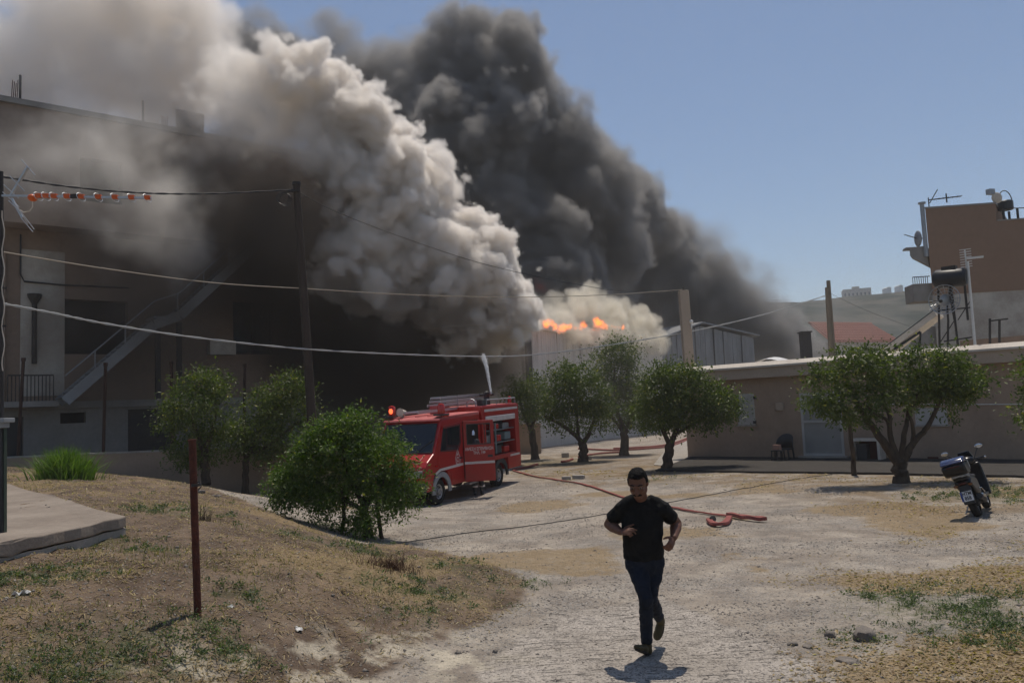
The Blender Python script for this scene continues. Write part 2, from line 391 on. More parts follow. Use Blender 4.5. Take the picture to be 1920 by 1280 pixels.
# ---------------------------------------------------------------- buildings
FAC = lambda u: 1 / max(.0168, .0303 - 1.1e-5 * u)     # distance of the left house front along the picture
class Facade:
    """a vertical plane through two ground points; s runs along it, off is metres towards the viewer"""
    def __init__(s, a, b):
        s.a = Vector((a[0], a[1], 0)); e = Vector((b[0] - a[0], b[1] - a[1], 0)); s.len = e.length; s.e = e.normalized()
        s.n = Vector((s.e.y, -s.e.x, 0)); s.M = Matrix((s.e, -s.n, Vector((0, 0, 1)))).transposed()
        s.rz = math.atan2(s.e.y, s.e.x)
    def hit(s, u, v, off=0):
        d = ray(u, v); q = s.a + s.n * off; k = (q - CAM).dot(s.n) / d.dot(s.n); p = CAM + d * k
        return (p - s.a).dot(s.e), p.z
    def W(s, x, z, off=0): return s.a + s.e * x + s.n * off + Vector((0, 0, z))
    def rect(s, u0, v0, u1, v1, off=0):
        a = s.hit(u0, (v0 + v1) / 2, off)[0]; b = s.hit(u1, (v0 + v1) / 2, off)[0]; um = (u0 + u1) / 2
        return a, b, s.hit(um, v1, off)[1], s.hit(um, v0, off)[1]
    def box(s, mb, x0, x1, z0, z1, o0, o1):
        return mb.box(s.W((x0 + x1) / 2, (z0 + z1) / 2, (o0 + o1) / 2), (x1 - x0, abs(o1 - o0), z1 - z0), M=s.M)
def wall_open(f, s0, s1, z0, z1, ops, dep=.25, back=False):
    mb = MB(); S = sorted({s0, s1} | {x for o in ops for x in o[:2]}); Zs = sorted({z0, z1} | {x for o in ops for x in o[2:4]})
    q = lambda a, b, c, d: mb.add([a, b, c, d], [(0, 1, 2, 3)])
    for a, b in zip(S, S[1:]):
        for c, d in zip(Zs, Zs[1:]):
            m, n = (a + b) / 2, (c + d) / 2
            if any(o[0] < m < o[1] and o[2] < n < o[3] for o in ops): continue
            q(f.W(a, c), f.W(b, c), f.W(b, d), f.W(a, d))
            if back: q(f.W(a, c, -dep), f.W(a, d, -dep), f.W(b, d, -dep), f.W(b, c, -dep))
    for a, b, c, d in [o[:4] for o in ops]:
        q(f.W(a, c), f.W(a, d), f.W(a, d, -dep), f.W(a, c, -dep)); q(f.W(b, c), f.W(b, c, -dep), f.W(b, d, -dep), f.W(b, d))
        q(f.W(a, c), f.W(a, c, -dep), f.W(b, c, -dep), f.W(b, c)); q(f.W(a, d), f.W(b, d), f.W(b, d, -dep), f.W(a, d, -dep))
    return mb
def ends_and_roof(f, s0, s1, z0, z1, depth):
    mb = MB(); q = lambda *p: mb.add(list(p), [(0, 1, 2, 3)])
    q(f.W(s1, z0), f.W(s1, z0, -depth), f.W(s1, z1, -depth), f.W(s1, z1)); q(f.W(s0, z0), f.W(s0, z1), f.W(s0, z1, -depth), f.W(s0, z0, -depth))
    q(f.W(s0, z0, -depth), f.W(s0, z1, -depth), f.W(s1, z1, -depth), f.W(s1, z0, -depth)); q(f.W(s0, z1), f.W(s1, z1), f.W(s1, z1, -depth), f.W(s0, z1, -depth))
    return mb

M_tan = mat('tan_render', (.37, .27, .195), .9, .15, noise=(.6, .55), color2=(.24, .18, .135), fine=(9, .12), bump=(30, .15))
M_stucco = mat('pale_stucco', (.46, .43, .38), .92, .15, noise=(.8, .8), color2=(.28, .24, .20), fine=(12, .12), bump=(25, .2))
M_lhouse = mat('brown_render', (.25, .185, .14), .92, .12, noise=(.35, .6), color2=(.17, .13, .105), fine=(6, .15), bump=(22, .2))
M_basement = mat('grey_render', (.25, .235, .215), .92, .12, noise=(.5, .6), color2=(.17, .155, .14), fine=(8, .12), bump=(22, .2))
M_conc = mat('concrete', (.36, .33, .29), .9, .2, noise=(1.6, .6), color2=(.23, .205, .175), fine=(20, .15), bump=(18, .35))
M_concdark = mat('grey_concrete', (.27, .255, .235), .9, .2, noise=(1.4, .6), color2=(.17, .16, .145), fine=(20, .12), bump=(25, .3))
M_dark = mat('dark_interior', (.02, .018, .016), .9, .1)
M_glass = mat('window_glass', (.03, .035, .04), .08, .5)
M_white = mat('white_paint', (.66, .65, .62), .5, .4, noise=(3, .3), color2=(.5, .48, .44))
M_pane = mat('frosted_pane', (.30, .29, .27), .6, .3, noise=(2, .25))
M_steel = mat('grey_steel', (.32, .33, .34), .45, .5, metal=.6, noise=(6, .4))
M_greysteel = mat('painted_steel', (.28, .29, .30), .6, .4, noise=(3, .4))
M_rust = mat('rusty_steel', (.13, .042, .026), .85, .25, noise=(14, .8), color2=(.055, .024, .018), bump=(60, .4), fine=(60, .25))
M_postbrown = mat('brown_post_paint', (.06, .034, .026), .85, .2, noise=(8, .6))
M_black = mat('black_paint', (.018, .018, .02), .45, .4)
M_iron = mat('dark_iron', (.05, .045, .042), .7, .3, noise=(8, .5))

# --- the big house on the left, in the smoke
LH = Facade(P(-140, 700, FAC(-140)), P(838, 700, FAC(838)))
def left_house():
    t = thing('left_house', 'large unfinished brown apartment house with outside stairs, wrapped in smoke', 'house', LH.W(LH.len / 2, -.3, -6))
    inv = lambda o: (setattr(o, 'matrix_parent_inverse', Matrix.Translation(-t.location)), o)[1]
    B = lambda mb, n, m, par=t, **k: (inv(mb.build(n, m, par, **k)) if par is t else mb.build(n, m, par, **k))
    ztop = LH.hit(200, 226)[1]; zf1 = LH.hit(220, 751)[1]; zf2 = LH.hit(120, 425)[1]
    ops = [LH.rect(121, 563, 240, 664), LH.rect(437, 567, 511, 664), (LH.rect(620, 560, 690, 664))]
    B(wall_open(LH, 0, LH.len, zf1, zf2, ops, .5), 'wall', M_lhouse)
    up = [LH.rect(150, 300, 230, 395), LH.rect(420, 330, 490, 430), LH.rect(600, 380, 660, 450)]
    B(wall_open(LH, 0, LH.len, zf2, ztop, up, .4), 'wall', M_lhouse)
    low = [LH.rect(113, 773, 161, 793), LH.rect(240, 766, 330, 880), LH.rect(-10, 782, 44, 880)]
    low = [(a, b, max(c, -.25), d) for a, b, c, d in low]
    B(wall_open(LH, 0, LH.len, -.6, zf1, low, .3), 'basement_wall', M_basement)
    B(ends_and_roof(LH, 0, LH.len, -.6, ztop - .9, 13), 'roof', M_lhouse)
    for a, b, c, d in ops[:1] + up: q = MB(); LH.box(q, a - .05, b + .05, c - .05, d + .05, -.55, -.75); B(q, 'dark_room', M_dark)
    for a, b, c, d in ops[1:]:
        w = MB(); LH.box(w, a, b, c, c + .09, -.1, -.2); LH.box(w, a, b, d - .09, d, -.1, -.2)
        LH.box(w, a, a + .09, c + .09, d - .09, -.1, -.2); LH.box(w, b - .09, b, c + .09, d - .09, -.1, -.2); LH.box(w, (a + b) / 2 - .04, (a + b) / 2 + .04, c + .09, d - .09, -.11, -.19)
        fr = B(w, 'window', M_iron); g = MB(); LH.box(g, a, b, c, d, -.22, -.24); k = g.build('pane', M_glass, fr); k.matrix_parent_inverse = Matrix.Translation(-t.location)
    for k, (a, b, c, d) in enumerate(low):
        g = MB(); LH.box(g, a, b, c, d, -.28, -.32)
        if k == 1:
            for j in range(10): LH.box(g, a, b, c + (d - c) * j / 10 + .02, c + (d - c) * (j + 1) / 10 - .03, -.24, -.28)
        B(g, ('vent', 'garage_door', 'door')[k], (M_dark, M_iron, M_black)[k])
    # floor bands, parapet
    q = MB(); LH.box(q, -.1, LH.len + .1, zf1 - .28, zf1 + .02, .16, -.05); B(q, 'floor_slab', M_concdark)
    q = MB(); LH.box(q, -.1, LH.hit(420, 430)[0], zf2 - .3, zf2 + .95, 1.25, .02); B(q, 'balcony_front', M_lhouse)
    q = MB(); LH.box(q, -.1, LH.len + .15, ztop - .02, ztop + .22, .18, -.25); B(q, 'parapet', M_concdark)
    # patched pale plaster at the left corner
    a, b, c, d = LH.rect(38, 470, 121, 742); q = MB(); LH.box(q, a, b, c, d, .03, 0); B(q, 'plaster_patch', M_stucco)
    a, b, c, d = LH.rect(-30, 470, 8, 760); q = MB(); LH.box(q, a, b, c, d, .2, 0); B(q, 'corner_column', M_lhouse)
    # drainpipe with funnel head
    s1, z1 = LH.hit(64, 555); s2, z2 = LH.hit(64, 682); q = MB(); q.tube([LH.W(s1, z1 - .2, .12), LH.W(s1, z2, .12)], .1, 8); q.lathe(LH.W(s1, z1 - .35, .12), [(.1, 0), (.26, .3), (.28, .42)], 10); B(q, 'drain_pipe', M_iron)
    q = MB(); pts = [LH.hit(*p) for p in [(38, 440), (38, 515), (45, 528), (120, 535), (240, 540)]]; q.tube([LH.W(x, z, .09) for x, z in pts], .035, 5); B(q, 'wall_cable', M_black)
    a, b, c, d = LH.rect(388, 640, 436, 666); q = MB(); LH.box(q, a, b, c, d, .45, 0); B(q, 'wall_box', M_stucco)
    # roof cabin at the far right, just showing past the smoke
    a, b, c, d = LH.rect(775, 300, 832, 420, -1); q = MB(); LH.box(q, a, b, ztop - 1.0, d, -1, -4); B(q, 'roof_cabin', M_concdark)
    q = MB(); a2, b2, c2, d2 = LH.rect(806, 314, 829, 350, -1); LH.box(q, a2, b2, c2, d2, -.9, -1); B(q, 'roof_cabin_panel', M_iron)
    # outside stairs
    st = MB(); O = 1.6
    pts = [LH.hit(u, v, O) for u, v in [(122, 752), (290, 608), (337, 592), (470, 470), (520, 430)]]
    W3 = [LH.W(x, z, O) for x, z in pts]; dn = LH.n * -1.3
    for off in (0, 1):
        for a, b in zip(W3, W3[1:]): st.bar(a + dn * off, b + dn * off, .08, .42)
    stair = B(st, 'staircase', M_greysteel)
    for i in (0, 2):
        a, b = W3[i], W3[i + 1]; n = max(3, int((b.z - a.z) / .19))
        for k in range(n):
            p = a.lerp(b, (k + .5) / n); q = MB(); q.box(p + dn * .5 + Vector((0, 0, .1)), (.3, 1.24, .05), M=LH.M); o = q.build('step', M_greysteel, stair); o.matrix_parent_inverse = Matrix.Translation(-t.location)
    q = MB(); q.box((W3[1] + W3[2]) / 2 + dn * .5 + Vector((0, 0, .12)), ((W3[2] - W3[1]).length, 1.24, .1), M=LH.M); o = q.build('landing', M_greysteel, stair); o.matrix_parent_inverse = Matrix.Translation(-t.location)
    for u, v in [(178, 705), (235, 655), (333, 592), (382, 551), (430, 508)]:
        x, z = LH.hit(u, v, O); q = MB(); q.tube([LH.W(x, z, O), LH.W(x, z + 1.05, O)], .035, 6); o = q.build('baluster', M_greysteel, stair); o.matrix_parent_inverse = Matrix.Translation(-t.location)
    q = MB(); q.tube([p + Vector((0, 0, 1.05)) for p in W3], .035, 6); o = q.build('handrail', M_greysteel, stair); o.matrix_parent_inverse = Matrix.Translation(-t.location)
    x, z = LH.hit(338, 600, O)
    for xx in (LH.hit(298, 610, O)[0], x):
        q = MB(); LH.box(q, xx - .1, xx + .1, zf1, z - .1, O - .1, O - .3); o = q.build('stair_post', M_iron, stair); o.matrix_parent_inverse = Matrix.Translation(-t.location)
    q = MB(); x0, x1 = LH.hit(14, 740, .9)[0], LH.hit(100, 740, .9)[0]; zz = LH.hit(60, 702, .9)[1]
    LH.box(q, x0, x1, zz - .06, zz, .9, .95)
    n = 12
    for k in range(n + 1): s = x0 + (x1 - x0) * k / n; q.tube([LH.W(s, zf1, .92), LH.W(s, zz - .06, .92)], .02, 5)
    B(q, 'railing', M_iron)
    q = MB(); LH.box(q, x0 - .2, x1 + .2, zf1 - .2, zf1 + .04, 1.0, .17); B(q, 'balcony_slab', M_concdark)
    return ztop
LH_TOP = left_house()
def roof_bits():
    a, b, c, d = LH.rect(329, 212, 380, 262, -.3)
    t = thing('framed_panel', 'dark framed panel standing on the left house parapet in the smoke', 'panel', LH.W((a + b) / 2, LH_TOP + .2, -.3))
    q = MB(); z0 = LH_TOP + .22; mi = Matrix.Translation(-t.location)
    LH.box(q, a, b, d - .12, d, -.1, -.3); LH.box(q, a, a + .12, z0, d - .12, -.1, -.3); LH.box(q, b - .12, b, z0, d - .12, -.1, -.3); LH.box(q, a + .12, b - .12, z0, z0 + .1, -.1, -.3)
    q.build('frame', M_concdark, t).matrix_parent_inverse = mi
    q = MB(); LH.box(q, a + .12, b - .12, z0 + .1, d - .12, -.18, -.24); q.build('sheet', M_iron, t).matrix_parent_inverse = mi
    for (u, v0, r, lab) in [(268, 189, .055, 'tall bare rod rising from the left house parapet between smoke'), (38, 141, .05, 'bare rod sticking up at the far left roof corner')]:
        x, z = LH.hit(u, v0, -.1); q = MB(); q.tube([LH.W(x, LH_TOP + .22, -.1), LH.W(x, z, -.1)], r, 6)
        tag(q.build('steel_rod', M_iron), lab, 'rod')
    for (u0, n, v0, lab) in [(303, 4, 217, 'bundle of thin starter bars beside the framed roof panel'), (322, 2, 233, 'two short starter bars next to the framed roof panel'), (22, 4, 150, 'thin starter bars on the far left roof corner')]:
        q = MB()
        for k in range(n): x, z = LH.hit(u0 + k * 3.4, v0 + (k % 3) * 3, -.1); q.tube([LH.W(x, LH_TOP + .22, -.1), LH.W(x + .03, z, -.1)], .018, 5)
        tag(q.build('starter_bars', M_rust), lab, 'rebar')
roof_bits()

# --- low boundary wall in front of it
def low_wall():
    a = P(-160, 850, 29.8); b = P(640, 850, 29.2); f = Facade(a, b); zt = f.hit(150, 850)[1]
    q = MB(); f.box(q, 0, f.len, -.7, zt - .06, 0, -.22)
    o = tag(q.build('boundary_wall', M_tan), 'low beige rendered wall below the smoke covered house', 'wall')
    q = MB(); f.box(q, -.05, f.len + .05, zt - .06, zt, .03, -.25); q.build('coping', M_conc, o)
    for (u0, v0, u1, v1, lab) in [(44, 672, 30, 862, 'leaning rusty fence post at the left end of the wall'), (198, 681, 192, 850, 'straight dark fence post halfway along the wall'), (321, 678, 323, 846, 'fence post rising behind the small tree'), (459, 683, 456, 842, 'fence post behind the second tree, nearest the utility pole')]:
        s0, z0 = f.hit(u0, v0, -.4); s1, z1 = f.hit(u1, v1, -.4); q = MB()
        q.bar(f.W(s1, 0, -.4), f.W(s0, z0, -.4), .09, .09); q.bar(f.W(s0, z0, -.4) - Vector((0, 0, .1)), f.W(s0, z0 + .03, -.4), .12, .12)
        tag(q.build('fence_post', M_postbrown, bevel=.01), lab, 'post', 'fence posts along the low wall')
low_wall()

# --- the burning warehouse
WH = Facade(P(986, 700, 55), P(1243, 700, 78))
M_panel = mat('warehouse_sheet', (.56, .54, .50), .75, .25, noise=(.5, .45), color2=(.38, .36, .33), stretch=(1, 1, .3), fine=(3, .08))
def scorched():
    m = M_panel.copy(); m.name = 'scorched_sheet'; t = NT(m.node_tree); b = m.node_tree.nodes['Principled BSDF']
    src = b.inputs['Base Color'].links[0].from_socket
    tc = t.n('ShaderNodeTexCoord').outputs['Object']; mp = t.n('ShaderNodeMapping'); mp.inputs['Scale'].default_value = (1.1, 1.1, .12); t.link(tc, mp.inputs[0])
    n = t.n('ShaderNodeTexNoise'); n.inputs['Scale'].default_value = 1.3; n.inputs['Detail'].default_value = 5; t.link(mp.outputs[0], n.inputs['Vector'])
    s = t.n('ShaderNodeSeparateXYZ'); t.link(tc, s.inputs[0])
    k = t.m('MULTIPLY', t.m('MULTIPLY_ADD', n.outputs[0], 6, -3.1), t.m('MULTIPLY_ADD', s.outputs[2], .30, -1.45, clamp=True), clamp=True)
    x = t.n('ShaderNodeMix', data_type='RGBA'); t.link(k, x.inputs[0]); t.link(src, x.inputs[6]); x.inputs[7].default_value = (.15, .10, .06, 1)
    t.link(x.outputs[2], b.inputs['Base Color']); return m
M_scorch = scorched()
def warehouse():
    zt = WH.hit(1000, 606)[1]; L = WH.len
    t = thing('warehouse', 'pale sheet clad warehouse with its roof edge on fire', 'warehouse', WH.W(L / 2, -.5, -8)); mi = Matrix.Translation(-t.location)
    n = 13; w = (L - .7) / n
    for k in range(n):
        q = MB(); a = .7 + k * w + .012; b = .7 + (k + 1) * w - .012; tl = random.uniform(-.02, .02)
        WH.box(q, a, b, -.7, zt - .45, .06 + tl, -.1)
        for j in range(3): c = a + (b - a) * (j + .5) / 3; WH.box(q, c - .03, c + .03, -.7, zt - .46, .075 + tl, .055 + tl)
        q.build('wall_panel', M_scorch, t).matrix_parent_inverse = mi
    q = MB(); WH.box(q, 0, .7, -.7, zt - .1, .16, -.2); q.build('corner_post', M_iron, t).matrix_parent_inverse = mi
    q = MB(); WH.box(q, 0, L, -.7, zt - .5, -.12, -.3); q.build('inner_wall', M_dark, t).matrix_parent_inverse = mi
    q = MB(); WH.box(q, -.1, L + .1, zt - .45, zt, .25, -.1); q.build('gutter', M_scorch, t, bevel=.05).matrix_parent_inverse = mi
    ends_and_roof(WH, 0, L, -.7, zt - .6, 22).build('roof', M_panel, t).matrix_parent_inverse = mi
    return zt
WH_TOP = warehouse()
def back_walls():
    f = Facade(P(870, 800, 50), P(1012, 800, 49)); zt = f.hit(985, 797)[1]; q = MB(); f.box(q, 0, f.len, -.8, zt, 0, -.25); f.box(q, -.05, f.len + .05, zt, zt + .08, .04, -.29)
    tag(q.build('yard_wall', M_tan), 'low tan wall behind the fire truck, left of the warehouse', 'wall')
back_walls()

# --- grey gabled shed behind
M_sheet = mat('weathered_sheet', (.20, .21, .22), .55, .4, metal=.3, noise=(1.2, .6), color2=(.12, .12, .125), stretch=(1, 1, .3))
def shed():
    f = Facade(P(1238, 650, 88), P(1412, 650, 97)); t = thing('metal_shed', 'grey corrugated shed with warped gable roof right of the warehouse', 'shed', f.W(f.len / 2, -.5, -8)); mi = Matrix.Translation(-t.location)
    L = f.len; z1 = f.hit(1242, 634)[1]; z2 = f.hit(1310, 607)[1]; z3 = f.hit(1404, 630)[1]; sr = f.hit(1310, 607)[0]
    zt = lambda s: z1 + (z2 - z1) * s / sr if s < sr else z2 + (z3 - z2) * (s - sr) / (L - sr)
    n = 20; w = L / n
    for k in range(n):
        a, b = k * w + .02, (k + 1) * w - .02; o = random.uniform(0, .12) + (.05 if k % 2 else 0); sl = random.uniform(-.1, .1); q = MB()
        vs = [f.W(a, -.6, o), f.W(b, -.6, o), f.W(b, zt(b) - .25, o + .1 + sl), f.W(a, zt(a) - .25, o + .1 + sl)]
        q.prism(vs, (0, 0, 0), f.n * -.1); q.build('cladding_sheet', M_sheet, t).matrix_parent_inverse = mi
    q = MB()
    for (a, za, b, zb) in [(-.4, z1 - .15, sr, z2), (sr, z2, L + .5, z3 - .05)]:
        q.prism([f.W(a, za, .7), f.W(b, zb, .7), f.W(b, zb + .18, .7), f.W(a, za + .18, .7)], (0, 0, 0), f.n * -16)
    q.build('roof', M_sheet, t).matrix_parent_inverse = mi
    q = MB(); q.prism([f.W(0, -.6), f.W(L, -.6), f.W(L, z3 - .3), f.W(sr, z2 - .3), f.W(0, z1 - .3)], f.n * -.2, f.n * -14); q.build('inner_wall', M_dark, t).matrix_parent_inverse = mi
shed()

# --- single storey house on the right
RH = Facade((8.03, 37.98), P(2010, 800, 27.5))
M_fascia = mat('fascia_render', (.42, .335, .26), .9, .15, noise=(1, .4), color2=(.32, .25, .19), fine=(15, .1))
M_cream = mat('cream_coping', (.60, .54, .46), .85, .2, noise=(1.5, .5), color2=(.42, .36, .30), fine=(12, .12))
M_shutter = mat('grey_shutter', (.46, .44, .41), .6, .3, noise=(2, .3))
def right_house():
    L = RH.len; t = thing('right_house', 'single storey tan house with flat roof on the right of the yard', 'house', RH.W(L / 2, -.35, -5)); mi = Matrix.Translation(-t.location)
    def B(q, n, m, par=t, **k): o = q.build(n, m, par, **k); o.matrix_parent_inverse = mi; return o
    zt = RH.hit(1400, 684)[1]; zb = -.8; zw = zt - .62
    door = RH.rect(1503, 735, 1580, 854); door = (door[0], door[1], RH.hit(1540, 854)[1], door[3])
    win = RH.rect(1383, 738, 1415, 796); win2 = RH.rect(1716, 764, 1776, 796)
    B(wall_open(RH, 0, L, zb, zw, [door, win, win2], .18), 'wall', M_tan)
    B(ends_and_roof(RH, 0, L, zb, zt - .12, 9), 'roof', M_cream)
    q = MB(); RH.box(q, -.45, L, zw, zt - .18, .5, -.1); B(q, 'fascia', M_fascia)
    q = MB(); q.prism([RH.W(-.5, zt - .18, .62), RH.W(-.5, zt - .10, .62), RH.W(-.5, zt + .08, .25), RH.W(-.5, zt + .08, -.3), RH.W(-.5, zt - .18, -.3)], (0, 0, 0), RH.e * (L + .5)); B(q, 'coping', M_cream)
    # door
    a, b, c, d = door; q = MB(); w = .1; zm = c + (d - c) * .54
    RH.box(q, a, a + w, c + w, d, .02, -.1); RH.box(q, b - w, b, c + w, d, .02, -.1); RH.box(q, a, b, c, c + w, .02, -.1); RH.box(q, a + w, b - w, d - w, d, .02, -.1); RH.box(q, a + w, b - w, zm - .05, zm + .05, .015, -.09)
    fr = B(q, 'door', M_shutter, bevel=.008)
    q = MB(); RH.box(q, a + w, b - w, c + w, zm - .05, -.04, -.06); B(q, 'pane', M_pane, fr)
    q = MB(); RH.box(q, a + w, b - w, zm + .05, d - w, -.04, -.06); B(q, 'pane', M_pane, fr)
    q = MB(); RH.box(q, b - w - .02, b - w + .05, c + 1.0, c + 1.12, .06, .015); B(q, 'handle', M_iron, fr)
    q = MB(); RH.box(q, a - .1, b + .2, c - .16, c, .35, -.05); B(q, 'door_step', M_conc)
    for (a, b, c, d) in (win, win2):
        q = MB(); w = .07; RH.box(q, a, a + w, c, d, .015, -.1); RH.box(q, b - w, b, c, d, .015, -.1); RH.box(q, a + w, b - w, c, c + w, .015, -.1); RH.box(q, a + w, b - w, d - w, d, .015, -.1)
        fr = B(q, 'window', M_shutter)
        n = 14
        for k in range(n):
            z = c + w + (d - c - 2 * w) * (k + .5) / n; q = MB(); RH.box(q, a + w, b - w, z - (d - c) / n * .36, z + (d - c) / n * .40, .008, -.03); B(q, 'slat', M_shutter, fr)
        q = MB(); RH.box(q, a - .06, b + .06, c - .07, c, .08, -.05); B(q, 'sill', M_conc, fr)
        q = MB(); RH.box(q, a + w, b - w, c + w, d - w, -.08, -.1); B(q, 'backing', M_shutter, fr)
    for (u, v, lab) in [(1413, 745, 0), (1413, 791, 0)]:
        s, z = RH.hit(u + 3, v); q = MB(); RH.box(q, s - .05, s + .05, z - .06, z + .06, .1, .002); B(q, 'shutter_catch', M_iron)
    a, b, c, d = RH.rect(1456, 754, 1470, 769); q = MB(); RH.box(q, a, b, c, d, .1, .002); B(q, 'meter_box', M_fascia, bevel=.01)
    a, b, c, d = RH.rect(1740, 856, 1760, 868); q = MB(); RH.box(q, a, b, c, d, .03, .002); B(q, 'vent', M_rust)
    s0, z0 = RH.hit(1640, 757); s1, z1 = RH.hit(1990, 757); q = MB(); q.tube([RH.W(s0, z0, .05), RH.W((s0 + s1) / 2, (z0 + z1) / 2 - .02, .05), RH.W(s1, z1, .05)], .02, 6); B(q, 'conduit', M_white)
    return zt
RH_TOP = right_house()
M_shadepave = mat('shade_dark_paving', (.062, .056, .05), .92, .12, noise=(1.2, .5), color2=(.043, .039, .035), fine=(30, .2), bump=(40, .3))  # paving kept near black: the shade beside the house is put into its colour
def ground_sheet(name, pts, m, lift, thick, label=None, sub=6):
    """a slab or sheet laid over the terrain: a polygon of (x, y), subdivided and draped"""
    bm = bmesh.new(); vs = [bm.verts.new((x, y, 0)) for x, y in pts]; bm.faces.new(vs)
    bmesh.ops.triangulate(bm, faces=bm.faces[:])
    for _ in range(sub): 
        es = [e for e in bm.edges if e.calc_length() > .8]
        if not es: break
        bmesh.ops.subdivide_edges(bm, edges=es, cuts=1); bmesh.ops.triangulate(bm, faces=[f for f in bm.faces if len(f.verts) > 3])
    zs = ztop([v.co.x for v in bm.verts], [v.co.y for v in bm.verts])
    for v, z in zip(bm.verts, zs): v.co.z = z + lift
    bmesh.ops.recalc_face_normals(bm, faces=bm.faces)
    r = bmesh.ops.extrude_face_region(bm, geom=bm.faces[:])
    for g in r['geom']:
        if isinstance(g, bmesh.types.BMVert): g.co.z -= thick
    bmesh.ops.recalc_face_normals(bm, faces=bm.faces)
    me = bpy.data.meshes.new(name); bm.to_mesh(me); bm.free()
    o = struct(link(name, me, m)); 
    if label: o['label'] = label
    return o
_wv = lambda s, off: tuple(RH.W(s, 0, off)[:2])
ground_sheet('pavement', [_wv(.2, .0), _wv(RH.len, .0), _wv(RH.len, 6.4), _wv(8, 6.4), _wv(2.6, 6.6)], M_shadepave, .07, .3, 'grey paved strip along the single storey house')
ground_sheet('path', [tuple(G(u, v)[:2]) for u, v in [(1290, 826), (1291, 858), (1252, 874), (1226, 872), (1252, 838)]], M_conc, .03, .2, 'pale concrete path past the house corner')

